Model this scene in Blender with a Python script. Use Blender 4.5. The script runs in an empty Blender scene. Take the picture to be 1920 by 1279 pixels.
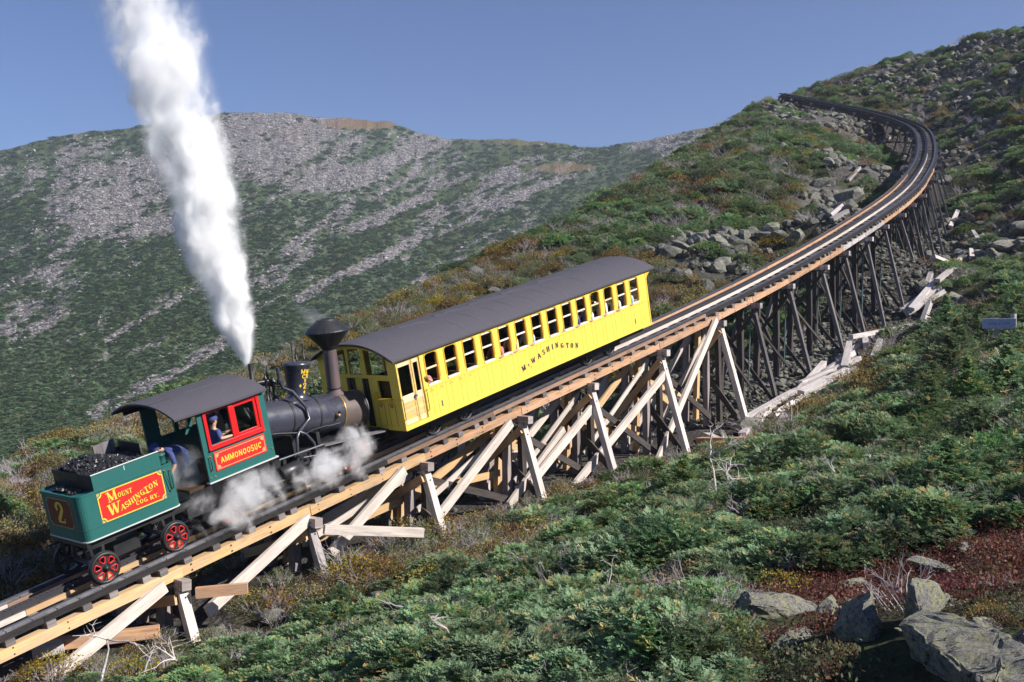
import bpy, bmesh, math, random
import numpy as np
from mathutils import Vector, Matrix, Euler, Quaternion

random.seed(7)
RNG = np.random.default_rng(7)
SC = bpy.context.scene
COL = SC.collection
R = math.radians

# ------------------------------------------------------------------ camera, world, sun, exposure
PITCH = math.atan((611 - 639.5) / 1973.0)
cam_data = bpy.data.cameras.new("camera")
cam_data.sensor_width = 36.0
cam_data.lens = 36.0 * 1973.0 / 1920.0
cam_data.clip_start = 0.1
cam_data.clip_end = 6000.0
cam = bpy.data.objects.new("camera", cam_data)
cam.location = (0, 0, 0)
cam.rotation_euler = (math.pi / 2 + PITCH, 0, 0)
COL.objects.link(cam)
SC.camera = cam

SUN_AZ = 112.0      # degrees clockwise from the view direction
SUN_EL = 38.0
world = bpy.data.worlds.new("World")
SC.world = world
world.use_nodes = True
wn = world.node_tree
wn.nodes.clear()
w_out = wn.nodes.new("ShaderNodeOutputWorld")
w_bg = wn.nodes.new("ShaderNodeBackground")
w_sky = wn.nodes.new("ShaderNodeTexSky")
w_sky.sky_type = "NISHITA"
w_sky.sun_disc = False
w_sky.sun_elevation = R(SUN_EL)
w_sky.sun_rotation = R(SUN_AZ)
w_sky.altitude = 1600
w_sky.air_density = 1.0
w_sky.dust_density = 0.1
w_sky.ozone_density = 7.0
w_bg.inputs["Strength"].default_value = 0.060
w_tint = wn.nodes.new("ShaderNodeMix"); w_tint.data_type = "RGBA"; w_tint.blend_type = "MULTIPLY"
w_tint.inputs[0].default_value = 1.0; w_tint.inputs[7].default_value = (1.03, 0.965, 1.08, 1)
wn.links.new(w_sky.outputs[0], w_tint.inputs[6]); wn.links.new(w_tint.outputs[2], w_bg.inputs["Color"])
wn.links.new(w_bg.outputs[0], w_out.inputs["Surface"])

sun_data = bpy.data.lights.new("sun", "SUN")
sun_data.energy = 4.7
sun_data.angle = R(0.5)
sun_data.color = (1.0, 0.95, 0.88)
sun = bpy.data.objects.new("sun", sun_data)
sd = Vector((math.sin(R(SUN_AZ)) * math.cos(R(SUN_EL)), math.cos(R(SUN_AZ)) * math.cos(R(SUN_EL)), math.sin(R(SUN_EL))))
sun.rotation_euler = sd.to_track_quat("Z", "Y").to_euler()
sun.location = sd * 50
COL.objects.link(sun)

SC.view_settings.view_transform = "Standard"
SC.view_settings.look = "None"
SC.view_settings.exposure = 0.75
SC.view_settings.gamma = 1.0
SC.view_settings.use_curve_mapping = False
SC.render.engine = "CYCLES"
SC.cycles.use_denoising = True
SC.cycles.max_bounces = 14
SC.cycles.diffuse_bounces = 2
SC.cycles.glossy_bounces = 2
SC.cycles.transmission_bounces = 4
SC.cycles.transparent_max_bounces = 12
SC.cycles.volume_bounces = 14
SC.cycles.volume_max_steps = 256
SC.cycles.use_adaptive_sampling = True
SC.cycles.adaptive_threshold = 0.012

# ------------------------------------------------------------------ helpers: objects, materials
def tag(o, label=None, cat=None, group=None, kind=None):
    if label: o["label"] = label
    if cat: o["category"] = cat
    if group: o["group"] = group
    if kind: o["kind"] = kind
    return o

def empty(name, matrix=None, label=None, cat=None, group=None, kind=None, parent=None):
    o = bpy.data.objects.new(name, None)
    o.empty_display_size = 0.2
    COL.objects.link(o)
    if parent: o.parent = parent
    if matrix is not None: o.matrix_basis = matrix
    return tag(o, label, cat, group, kind)

def copy_tree(o, parent=None):
    c = o.copy()
    COL.objects.link(c)
    if parent is not None: c.parent = parent
    for ch in list(o.children):
        copy_tree(ch, c)
    return c

class NT:
    """tiny node-tree helper"""
    def __init__(self, name):
        self.m = bpy.data.materials.new(name)
        self.m.use_nodes = True
        self.t = self.m.node_tree
        self.t.nodes.clear()
        self.out = self.n("ShaderNodeOutputMaterial")
    def n(self, typ, **kw):
        nd = self.t.nodes.new(typ)
        for k, v in kw.items(): setattr(nd, k, v)
        return nd
    def set(self, sock, v):
        if hasattr(v, "is_linked") or isinstance(v, bpy.types.NodeSocket):
            self.t.links.new(v, sock)
        else:
            if isinstance(v, tuple) and len(v) == 3 and sock.type == "RGBA": v = (*v, 1)
            sock.default_value = v
    def noise(self, scale, detail=4, rough=0.55, vec=None, dist=0.0):
        nd = self.n("ShaderNodeTexNoise")
        nd.inputs["Scale"].default_value = scale
        nd.inputs["Detail"].default_value = detail
        nd.inputs["Roughness"].default_value = rough
        nd.inputs["Distortion"].default_value = dist
        if vec is not None: self.set(nd.inputs["Vector"], vec)
        return nd.outputs["Fac"]
    def voro(self, scale, vec=None, feature="F1", out="Distance", rnd=1.0):
        nd = self.n("ShaderNodeTexVoronoi", feature=feature)
        nd.inputs["Scale"].default_value = scale
        nd.inputs["Randomness"].default_value = rnd
        if vec is not None: self.set(nd.inputs["Vector"], vec)
        return nd.outputs[out]
    def ramp(self, fac, stops, interp="LINEAR"):
        nd = self.n("ShaderNodeValToRGB")
        cr = nd.color_ramp
        cr.interpolation = interp
        while len(cr.elements) < len(stops): cr.elements.new(0.5)
        for e, (p, c) in zip(cr.elements, stops):
            e.position = p
            e.color = (*c, 1) if isinstance(c, tuple) else (c, c, c, 1)
        self.set(nd.inputs["Fac"], fac)
        return nd.outputs["Color"]
    def mix(self, fac, a, b, blend="MIX"):
        nd = self.n("ShaderNodeMix", data_type="RGBA", blend_type=blend)
        self.set(nd.inputs[0], fac); self.set(nd.inputs[6], a); self.set(nd.inputs[7], b)
        return nd.outputs[2]
    def math(self, op, a, b=0.0, c=0.0, clamp=False):
        nd = self.n("ShaderNodeMath", operation=op, use_clamp=clamp)
        self.set(nd.inputs[0], a); self.set(nd.inputs[1], b); self.set(nd.inputs[2], c)
        return nd.outputs[0]
    def mapping(self, vec, scale=(1, 1, 1), loc=(0, 0, 0), rot=(0, 0, 0)):
        nd = self.n("ShaderNodeMapping")
        self.set(nd.inputs["Vector"], vec)
        self.set(nd.inputs["Scale"], scale); self.set(nd.inputs["Location"], loc); self.set(nd.inputs["Rotation"], rot)
        return nd.outputs["Vector"]
    def coord(self, which="Object"):
        return self.n("ShaderNodeTexCoord").outputs[which]
    def pos(self):
        return self.n("ShaderNodeNewGeometry").outputs["Position"]
    def rnd(self):
        return self.n("ShaderNodeObjectInfo").outputs["Random"]
    def attr(self, name, out="Fac"):
        return self.n("ShaderNodeAttribute", attribute_name=name).outputs[out]
    def hsv(self, col, h=0.5, s=1.0, v=1.0):
        nd = self.n("ShaderNodeHueSaturation")
        self.set(nd.inputs["Color"], col)
        self.set(nd.inputs["Hue"], h); self.set(nd.inputs["Saturation"], s); self.set(nd.inputs["Value"], v)
        return nd.outputs["Color"]
    def maprange(self, v, a, b, c, d):
        nd = self.n("ShaderNodeMapRange")
        self.set(nd.inputs[0], v)
        for i, x in enumerate((a, b, c, d)): nd.inputs[i + 1].default_value = x
        return nd.outputs[0]
    def bump(self, h, strength=0.3, dist=0.02):
        nd = self.n("ShaderNodeBump")
        nd.inputs["Strength"].default_value = strength
        nd.inputs["Distance"].default_value = dist
        self.set(nd.inputs["Height"], h)
        return nd.outputs["Normal"]
    def bsdf(self, col, rough=0.8, metal=0.0, normal=None, spec=0.3, trans=None, coat=0.0):
        b = self.n("ShaderNodeBsdfPrincipled")
        self.set(b.inputs["Base Color"], col); self.set(b.inputs["Roughness"], rough); self.set(b.inputs["Metallic"], metal)
        self.set(b.inputs["Specular IOR Level"], spec)
        if coat: b.inputs["Coat Weight"].default_value = coat
        if normal is not None: self.set(b.inputs["Normal"], normal)
        if trans:
            tr = self.n("ShaderNodeBsdfTranslucent")
            self.set(tr.inputs["Color"], trans[0])
            mx = self.n("ShaderNodeMixShader")
            mx.inputs[0].default_value = trans[1]
            self.t.links.new(b.outputs[0], mx.inputs[1]); self.t.links.new(tr.outputs[0], mx.inputs[2])
            self.t.links.new(mx.outputs[0], self.out.inputs["Surface"])
        else:
            self.t.links.new(b.outputs[0], self.out.inputs["Surface"])
        return self.m

def m_wood(name, c1, c2, stain=(0.05, 0.04, 0.035), stain_amt=0.35, rough=0.85, var=0.35, coarse=1.0):
    t = NT(name)
    rnd = t.rnd()
    uv = t.coord("UV")
    off = t.n("ShaderNodeCombineXYZ")
    t.set(off.inputs[0], t.math("MULTIPLY", rnd, 37.0)); t.set(off.inputs[1], t.math("MULTIPLY", rnd, 91.0))
    add = t.n("ShaderNodeVectorMath", operation="ADD")
    t.set(add.inputs[0], uv); t.set(add.inputs[1], off.outputs[0])
    v = add.outputs[0]
    g = t.noise(1.0, 6, 0.65, t.mapping(v, (2.2 * coarse, 42 * coarse, 1)), 0.4)
    g2 = t.noise(1.0, 3, 0.5, t.mapping(v, (0.9, 5, 1)))
    col = t.mix(t.ramp(g, [(0.3, 0.0), (0.72, 1.0)]), c1, c2)
    st = t.ramp(t.noise(1.0, 5, 0.6, t.mapping(v, (1.3, 7, 1), (3, 9, 0))), [(0.52, 0.0), (0.72, 1.0)])
    col = t.mix(t.math("MULTIPLY", st, stain_amt), col, stain)
    crack = t.ramp(t.noise(1.0, 2, 0.5, t.mapping(v, (0.8, 60, 1), (8, 2, 0))), [(0.27, 0.35), (0.36, 1.0)])
    col = t.mix(1.0, col, crack, "MULTIPLY")
    col = t.hsv(col, 0.5, t.maprange(g2, 0.3, 0.7, 0.85, 1.12), t.math("MULTIPLY", t.maprange(rnd, 0, 1, 1 - var, 1 + var), t.maprange(g2, 0.3, 0.7, 0.82, 1.15)))
    return t.bsdf(col, rough, 0, t.bump(g, 0.5, 0.006), 0.2)

def m_paint(name, col, rough=0.45, dirt=0.25, dirtcol=(0.05, 0.04, 0.035), spec=0.4, var=0.0, scale=3.0, coat=0.0, streak=True):
    t = NT(name)
    p = t.coord("Object")
    n1 = t.noise(scale, 5, 0.6, p)
    n2 = t.noise(scale * 7, 4, 0.65, t.mapping(p, (1, 1, 0.25 if streak else 1)))
    d = t.math("MULTIPLY", t.ramp(n1, [(0.4, 0.0), (0.75, 1.0)]), t.ramp(n2, [(0.35, 0.0), (0.75, 1.0)]))
    c = t.mix(t.math("MULTIPLY", d, dirt), col, dirtcol)
    c = t.hsv(c, 0.5, 1.0, t.maprange(n1, 0.3, 0.7, 0.92, 1.06))
    if var: c = t.hsv(c, 0.5, 1.0, t.maprange(t.rnd(), 0, 1, 1 - var, 1 + var))
    r = t.maprange(n2, 0.3, 0.7, rough * 0.85, min(1, rough * 1.25))
    return t.bsdf(c, r, 0, t.bump(n2, 0.12, 0.004), spec, coat=coat)

def m_metal(name, col, rough=0.4, rust=0.2, rustcol=(0.12, 0.06, 0.035), metal=0.0, spec=0.5):
    t = NT(name)
    p = t.coord("Object")
    n1 = t.noise(2.6, 6, 0.65, p)
    n2 = t.noise(17, 5, 0.6, p)
    d = t.math("MULTIPLY", t.ramp(n1, [(0.42, 0.0), (0.7, 1.0)]), t.ramp(n2, [(0.3, 0.2), (0.7, 1.0)]))
    c = t.mix(t.math("MULTIPLY", d, rust), col, rustcol)
    r = t.maprange(n1, 0.3, 0.7, rough * 0.75, min(1, rough * 1.45))
    return t.bsdf(c, r, metal, t.bump(n2, 0.15, 0.004), spec)

def m_plain(name, col, rough=0.7, spec=0.3):
    t = NT(name)
    n1 = t.noise(9, 4, 0.6, t.coord("Object"))
    return t.bsdf(t.hsv(col, 0.5, 1.0, t.maprange(n1, 0.3, 0.7, 0.85, 1.15)), rough, 0, None, spec)

# ------------------------------------------------------------------ mesh builder
def _v(p): return Vector(p)
# part names whose separate pieces each become an object of their own
EACH = {"bolt", "rail_boss", "corner_ornament", "axle_guard", "truck_frame", "door_rail", "sash", "jamb", "boiler_band", "buffer_post", "grab_rail", "handrail", "mullion", "roof_seam", "roof_rail", "cab_front", "bunker_front", "door_clamp", "boiler_saddle", "running_board", "reach_rod", "feed_pipe", "dome_valve", "valve_cluster", "control_lever", "eyes", "inner_panel", "brake_gear", "red_rim", "ears_and_nose", "window_ledge", "motion", "eave_moulding"}
class MB:
    def __init__(self):
        self.v, self.f, self.uv, self.mi, self.sm = [], [], [], [], []
    def add(self, vs, fs, mi=0, smooth=False, uvs=None):
        b = len(self.v)
        self.v.extend([tuple(x) for x in vs])
        for i, f in enumerate(fs):
            self.f.append([b + k for k in f]); self.mi.append(mi); self.sm.append(smooth)
            self.uv.append(uvs[i] if uvs else [(vs[k][0], vs[k][2]) for k in f])
        return self
    def beam(self, a, b, w, h, up=(0, 0, 1), mi=0, w2=None, h2=None):
        """box from a to b; w across, h along up"""
        a, b = _v(a), _v(b); d = b - a; L = d.length; d = d / L
        side = d.cross(_v(up))
        if side.length < 1e-4: side = d.cross(Vector((1, 0, 0)))
        side.normalize(); u = side.cross(d)
        w2 = w if w2 is None else w2; h2 = h if h2 is None else h2
        vs = []
        for p, ww, hh in ((a, w, h), (b, w2, h2)):
            for sx, sy in ((-1, -1), (1, -1), (1, 1), (-1, 1)):
                vs.append(p + side * (sx * ww / 2) + u * (sy * hh / 2))
        o = random.random() * 20
        fs = [(0, 1, 5, 4), (1, 2, 6, 5), (2, 3, 7, 6), (3, 0, 4, 7), (3, 2, 1, 0), (4, 5, 6, 7)]
        uvs = []
        for k, wd in enumerate((w, h, w, h)):
            y = o + k * 3.1
            uvs.append([(o, y), (o, y + wd), (o + L, y + wd), (o + L, y)])
        uvs += [[(o, o + 13 + q * .2), (o + h * 0.3, o + 13 + q * .2), (o + h * 0.3, o + 13 + q * .2 + w * .3), (o, o + 13 + q * .2 + w * .3)] for q in (0, 1)]
        self.add(vs, fs, mi, False, uvs)
        return self
    def box(self, c0, c1, mi=0):
        """axis aligned from corner to corner"""
        x0, y0, z0 = [min(p, q) for p, q in zip(c0, c1)]; x1, y1, z1 = [max(p, q) for p, q in zip(c0, c1)]
        vs = [(x0, y0, z0), (x1, y0, z0), (x1, y1, z0), (x0, y1, z0), (x0, y0, z1), (x1, y0, z1), (x1, y1, z1), (x0, y1, z1)]
        fs = [(3, 2, 1, 0), (4, 5, 6, 7), (0, 1, 5, 4), (1, 2, 6, 5), (2, 3, 7, 6), (3, 0, 4, 7)]
        def uvf(f):
            out = []
            for k in f:
                x, y, z = vs[k]
                out.append((x + y * 0.7, z + y * 0.3))
            return out
        self.add(vs, fs, mi, False, [uvf(f) for f in fs])
        return self
    def tube(self, pts, r, n=8, mi=0, smooth=True, closed=False, cap=True):
        pts = [_v(p) for p in pts]; m = len(pts)
        rr = r if isinstance(r, (list, tuple)) else [r] * m
        vs = []; prev = None
        for i in range(m):
            if closed: d = pts[(i + 1) % m] - pts[i - 1]
            else: d = pts[min(i + 1, m - 1)] - pts[max(i - 1, 0)]
            d.normalize()
            if prev is None:
                s = d.cross(Vector((0, 0, 1)))
                if s.length < 0.1: s = d.cross(Vector((1, 0, 0)))
            else:
                s = prev - d * prev.dot(d)
            s.normalize(); prev = s; u = d.cross(s)
            for k in range(n):
                a = 2 * math.pi * k / n
                vs.append(pts[i] + (s * math.cos(a) + u * math.sin(a)) * rr[i])
        fs = []
        for i in range(m if closed else m - 1):
            j = (i + 1) % m
            for k in range(n):
                fs.append((i * n + k, i * n + (k + 1) % n, j * n + (k + 1) % n, j * n + k))
        self.add(vs, fs, mi, smooth)
        if cap and not closed:
            self.add([vs[k] for k in range(n)], [tuple(range(n))[::-1]], mi)
            self.add([vs[(m - 1) * n + k] for k in range(n)], [tuple(range(n))], mi)
        return self
    def lathe(self, prof, origin, axis, n=24, mi=0, smooth=True, caps=True, ref=None):
        """prof: list of (radius, distance along axis)"""
        axis = _v(axis).normalized(); origin = _v(origin)
        s = axis.cross(_v(ref) if ref else Vector((0, 0, 1)))
        if s.length < 0.1: s = axis.cross(Vector((1, 0, 0)))
        s.normalize(); u = axis.cross(s)
        vs = []
        for r, t in prof:
            for k in range(n):
                a = 2 * math.pi * k / n
                vs.append(origin + axis * t + (s * math.cos(a) + u * math.sin(a)) * r)
        fs = []
        for i in range(len(prof) - 1):
            for k in range(n):
                fs.append((i * n + k, i * n + (k + 1) % n, (i + 1) * n + (k + 1) % n, (i + 1) * n + k))
        self.add(vs, fs, mi, smooth)
        if caps:
            if prof[0][0] > 1e-4: self.add(vs[:n], [tuple(range(n))[::-1]], mi)
            if prof[-1][0] > 1e-4: self.add(vs[-n:], [tuple(range(n))], mi)
        return self
    def prism(self, poly, fn, d0, d1, mi=0, smooth=False):
        """poly: 2d outline; fn(x, y, d) -> 3d point"""
        n = len(poly)
        vs = [fn(x, y, d0) for x, y in poly] + [fn(x, y, d1) for x, y in poly]
        fs = [tuple(range(n))[::-1], tuple(range(n, 2 * n))] + [(k, (k + 1) % n, n + (k + 1) % n, n + k) for k in range(n)]
        self.add(vs, fs, mi, smooth)
        return self
    def ring(self, outer, inner, fn, d0, d1, mi=0):
        """frame between two outlines of the same point count"""
        n = len(outer)
        vs = [fn(x, y, d) for d in (d0, d1) for pl in (outer, inner) for x, y in pl]
        fs = []
        for k in range(n):
            j = (k + 1) % n
            fs += [(k, j, n + j, n + k), (2 * n + k, 3 * n + k, 3 * n + j, 2 * n + j), (k, 2 * n + k, 2 * n + j, j), (n + k, n + j, 3 * n + j, 3 * n + k)]
        self.add(vs, fs, mi)
        return self
    def mesh(self, name, mats):
        me = bpy.data.meshes.new(name)
        me.from_pydata(self.v, [], self.f)
        for m in (mats if isinstance(mats, (list, tuple)) else [mats]): me.materials.append(m)
        me.polygons.foreach_set("material_index", self.mi)
        me.polygons.foreach_set("use_smooth", self.sm)
        uvl = me.uv_layers.new(name="UVMap")
        flat = [c for fuv in self.uv for p in fuv for c in p]
        uvl.data.foreach_set("uv", flat)
        bm = bmesh.new(); bm.from_mesh(me)
        bmesh.ops.recalc_face_normals(bm, faces=bm.faces)
        bm.to_mesh(me); bm.free()
        me.update()
        return me
    def islands(self):
        p = list(range(len(self.v)))
        def find(i):
            while p[i] != i: p[i] = p[p[i]]; i = p[i]
            return i
        key = {}
        for i, v_ in enumerate(self.v):
            k = (round(v_[0], 4), round(v_[1], 4), round(v_[2], 4))
            if k in key: p[find(i)] = find(key[k])
            else: key[k] = i
        for f in self.f:
            for k in f[1:]: p[find(k)] = find(f[0])
        groups = {}
        for j, f in enumerate(self.f): groups.setdefault(find(f[0]), []).append(j)
        out = []
        for js in groups.values():
            m = MB(); mp = {}
            for j in js:
                f2 = []
                for k in self.f[j]:
                    if k not in mp: mp[k] = len(m.v); m.v.append(self.v[k])
                    f2.append(mp[k])
                m.f.append(f2); m.uv.append(self.uv[j]); m.mi.append(self.mi[j]); m.sm.append(self.sm[j])
            out.append(m)
        return out
    def build(self, name, mats, parent=None, matrix=None, bevel=0.0):
        if name in EACH:
            parts = self.islands()
            if len(parts) > 1:
                os_ = [m.build_one(name, mats, parent, matrix, bevel) for m in parts]
                return os_[0]
        return self.build_one(name, mats, parent, matrix, bevel)
    def build_one(self, name, mats, parent=None, matrix=None, bevel=0.0):
        o = bpy.data.objects.new(name, self.mesh(name, mats))
        COL.objects.link(o)
        if parent is not None: o.parent = parent
        if matrix is not None: o.matrix_basis = matrix
        if bevel:
            md = o.modifiers.new("bevel", "BEVEL"); md.width = bevel; md.segments = 2; md.limit_method = "ANGLE"; md.angle_limit = R(40)
        return o

def np_mesh(name, verts, quads, mats, attrs=None, smooth=False, colattr=None):
    me = bpy.data.meshes.new(name)
    verts = np.asarray(verts, np.float32); quads = np.asarray(quads, np.int32)
    k = quads.shape[1]
    me.vertices.add(len(verts)); me.vertices.foreach_set("co", verts.ravel())
    me.loops.add(quads.size); me.loops.foreach_set("vertex_index", quads.ravel())
    me.polygons.add(len(quads)); me.polygons.foreach_set("loop_start", np.arange(len(quads), dtype=np.int32) * k)
    if smooth: me.polygons.foreach_set("use_smooth", np.ones(len(quads), bool))
    for m in (mats if isinstance(mats, (list, tuple)) else [mats]): me.materials.append(m)
    if attrs:
        for nm, (dom, arr) in attrs.items():
            a = me.attributes.new(nm, "FLOAT", dom); a.data.foreach_set("value", np.asarray(arr, np.float32))
    me.update(calc_edges=True)
    me.validate()
    return me

def obj(name, me, parent=None, matrix=None):
    o = bpy.data.objects.new(name, me)
    COL.objects.link(o)
    if parent is not None: o.parent = parent
    if matrix is not None: o.matrix_basis = matrix
    return o

# value noise
_PERM = np.random.default_rng(3).random((256, 256))
def vnoise(x, y):
    xi = np.floor(x).astype(int); yi = np.floor(y).astype(int)
    fx = x - xi; fy = y - yi
    fx = fx * fx * (3 - 2 * fx); fy = fy * fy * (3 - 2 * fy)
    a = _PERM[xi & 255, yi & 255]; b = _PERM[(xi + 1) & 255, yi & 255]; c = _PERM[xi & 255, (yi + 1) & 255]; d = _PERM[(xi + 1) & 255, (yi + 1) & 255]
    return (a * (1 - fx) + b * fx) * (1 - fy) + (c * (1 - fx) + d * fx) * fy
def fbm(x, y, oct=4, gain=0.5):
    s = 0; amp = 1; tot = 0
    for o in range(oct):
        s = s + amp * vnoise(x * 2 ** o + 17.3 * o, y * 2 ** o + 5.1 * o); tot += amp; amp *= gain
    return s / tot
def sstep(a, b, x):
    t = np.clip((x - a) / (b - a), 0, 1)
    return t * t * (3 - 2 * t)
CP = np.array([(-24.8,7.6,-12.39),(-22.5,5.6,-12.24),(-20.2,3.7,-12.24),(-18.5,15.0,-9.88),(-16.3,13.1,-9.73),(-14.0,11.2,-9.73),(-14.8,19.5,-8.49),(-12.5,17.6,-8.34),(-10.2,15.6,-8.34),(-10.2,25.0,-6.67),(-7.9,23.1,-6.52),(-5.6,21.1,-6.52),(-7.9,27.7,-5.99),(-5.6,25.8,-5.84),(-3.3,23.8,-5.84),(-5.4,30.7,-5.71),(-3.1,28.7,-5.56),(-0.8,26.8,-5.56),(-2.8,33.8,-5.44),(-0.5,31.9,-5.29),(1.8,29.9,-5.29),(-0.5,36.5,-4.90),(1.8,34.6,-4.75),(4.1,32.6,-4.75),(2.1,39.7,-4.70),(4.4,37.8,-4.55),(6.7,35.8,-4.55),(4.9,42.9,-3.96),(7.2,41.0,-3.81),(9.5,39.1,-3.81),(8.8,47.8,-2.38),(11.2,45.9,-2.23),(13.5,44.1,-2.23),(12.8,53.1,-0.80),(15.2,51.3,-0.65),(17.7,49.6,-0.65),(16.6,58.8,0.67),(19.2,57.2,0.82),(21.7,55.6,0.82),(20.8,66.1,2.19),(23.5,64.7,2.34),(26.1,63.3,2.34),(23.1,70.6,3.23),(25.8,69.3,3.38),(28.5,68.0,3.38),(25.7,76.2,4.76),(28.4,74.9,4.91),(31.2,73.7,4.91),(28.2,81.7,6.68),(30.9,80.4,6.83),(33.7,79.2,6.83),(32.1,90.5,9.40),(34.9,89.3,9.55),(37.6,88.2,9.55),(37.6,103.9,13.73),(40.4,102.8,13.88),(43.2,101.7,13.88),(42.2,117.2,18.39),(45.0,116.4,18.54),(47.9,115.7,18.54),(44.4,130.8,22.88),(47.4,130.7,23.03),(50.3,130.5,23.03),(43.2,144.3,27.79),(46.1,144.9,27.94),(49.1,145.6,27.94),(39.0,157.3,32.92),(41.7,158.5,33.07),(44.5,159.7,33.07),(35.8,163.9,35.81),(38.4,165.4,35.96),(41.1,166.8,35.96),(0.0,0.0,-1.75),(6.0,0.0,-1.00),(-6.0,0.0,-3.20),(14.0,2.0,0.00),(-16.0,2.0,-5.50),(0.0,-12.0,-1.00),(20.0,-10.0,1.50),(-25.0,-10.0,-8.00),(-8.3,17.0,-6.08),(-4.7,14.0,-5.26),(-2.1,11.3,-4.34),(0.0,9.2,-3.63),(1.3,7.6,-2.94),(2.1,6.3,-2.44),(2.6,5.4,-1.94),(-5.2,20.0,-5.78),(-2.2,16.5,-4.86),(0.0,13.5,-4.06),(1.9,11.0,-3.20),(3.0,9.2,-2.53),(3.9,8.0,-2.21),(1.4,20.0,-4.45),(3.6,16.0,-3.66),(4.7,13.5,-3.07),(5.6,11.5,-2.57),(4.7,27.5,-4.30),(6.0,22.0,-3.73),(7.1,19.0,-3.19),(7.8,16.0,-2.65),(8.7,33.0,-3.56),(9.8,28.0,-3.19),(11.2,23.0,-2.71),(13.7,41.0,-2.15),(14.0,35.0,-2.08),(15.1,31.0,-1.90),(21.7,55.0,0.15),(20.3,46.0,-0.14),(19.9,41.0,-0.27),(29.5,67.0,3.90),(27.2,56.0,2.75),(35.5,73.0,7.39),(37.3,82.0,9.28),(44.2,91.0,13.91),(51.3,114.0,20.40),(44.5,106.0,16.47),(54.3,112.0,22.86),(63.5,131.0,32.18),(54.3,136.0,27.94),(61.5,140.0,32.29),(50.4,156.0,33.76),(56.0,154.0,34.10),(-15.3,26.0,-5.01),(-15.6,32.0,-4.77),(-16.4,39.0,-4.24),(-16.2,45.0,-3.80),(-13.4,51.0,-2.44),(-9.3,57.5,-0.08),(-3.8,68.0,3.42),(1.6,77.0,6.26),(7.6,88.0,9.88),(15.7,107.0,15.88),(25.2,131.0,23.50),(34.9,150.0,29.76),(42.8,163.0,34.92),(47.5,171.0,37.86),(54.3,168.0,40.07),(62.0,166.0,42.26),(67.8,160.0,42.81),(73.2,151.0,42.65),(80.5,140.0,42.40),(86.5,128.0,41.63),(-11.7,24.5,-5.89),(-12.8,28.0,-5.36),(-13.9,36.0,-4.40),(10.7,62.0,3.81),(16.4,66.0,5.85),(20.4,64.0,7.44),(20.5,92.0,13.24),(31.4,115.0,20.10),(25.9,95.0,13.20),(32.7,98.0,15.11),(40.6,134.0,26.27),(6.9,72.0,5.57),(90.0,60.0,15.00),(100.0,120.0,40.00),(95.0,180.0,62.00),(50.0,195.0,42.00),(-30.0,20.0,-9.00)])
CREST = np.array([(-13.7,-10.0),(-15.3,26.0),(-15.6,32.0),(-16.4,39.0),(-16.2,45.0),(-13.4,51.0),(-9.3,57.5),(-3.8,68.0),(1.6,77.0),(7.6,88.0),(15.7,107.0),(25.2,131.0),(34.9,150.0),(42.8,163.0),(47.5,171.0),(54.3,168.0),(62.0,166.0),(67.8,160.0),(73.2,151.0),(80.5,140.0),(86.5,128.0),(110.5,80.0)])
TK = [0, 0, -0.00557, -0.00907, -0.00785, -0.00466, 0.0001, -0.00261, -0.00241, -0.00491, -0.01588, -0.01705, -0.01066]
TG = [0.23823, 0.23823, 0.2657, 0.2608, 0.2261, 0.2155, 0.2187, 0.2335, 0.2644, 0.2834, 0.2801, 0.3025, 0.3269]
LOGS = [((8.86, 39.85, -3.82), (11.23, 42.1, -2.9)), ((11.19, 42.1, -2.93), (13.43, 43.78, -2.24)), ((11.57, 42.22, -2.81), (13.93, 46.4, -1.67)), ((8.23, 37.54, -4.17), (9.84, 40.41, -3.51)), ((13.28, 44.53, -2.19), (15.04, 46.34, -1.43)), ((14.11, 45.46, -1.82), (17.86, 50.7, -0.64)), ((14.41, 46.15, -1.61), (16.64, 49.14, -0.77)), ((15.28, 47.08, -1.27), (20.44, 55.25, 0.08)), ((20.73, 55.88, 0.54), (22.84, 56.94, 1.82)), ((20.84, 55.56, 0.37), (23.13, 56.38, 1.57)), ((21.67, 56.13, 1.02), (23.08, 56.81, 1.81)), ((33.62, 80.82, 7.32), (38.98, 90.23, 10.91)), ((37.78, 88.05, 9.62), (39.47, 89.67, 10.93)), ((31.04, 70.47, 4.74), (30.5, 65.48, 4.08)), ((18.81, 62.36, 6.28), (19.66, 62.86, 6.96)), ((30.22, 91.61, 10.33), (31.53, 94.72, 12.74)), ((30.16, 94.66, 12.73), (31.79, 96.41, 14.09)), ((38.34, 110.69, 16.73), (44.61, 124.28, 20.29)), ((33.68, 96.53, 13.96), (42.65, 117.48, 18.47)), ((45.57, 129.7, 22.36), (46.87, 130.95, 23.1)), ((32.04, 116.3, 20.34), (36.71, 130.64, 24.63)), ((34.46, 133.69, 25.87), (40.52, 153.02, 30.85)), ((54.0, 125.4, 23.51), (55.56, 126.09, 24.78)), ((18.84, 62.05, 6.0), (19.88, 62.36, 6.59)), ((6.76, 38.04, -4.38), (8.01, 35.86, -4.2)), ((6.91, 35.8, -4.49), (8.52, 36.48, -4.09)), ((7.19, 38.79, -4.23), (7.55, 36.11, -4.34)), ((7.19, 36.8, -4.43), (7.09, 32.87, -4.09)), ((-9.64, 21.39, -6.72), (-7.42, 22.08, -6.56)), ((-9.63, 21.02, -6.73), (-9.1, 21.27, -6.65)), ((9.57, 55.56, -0.03), (10.56, 56.31, 0.2))]

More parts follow.
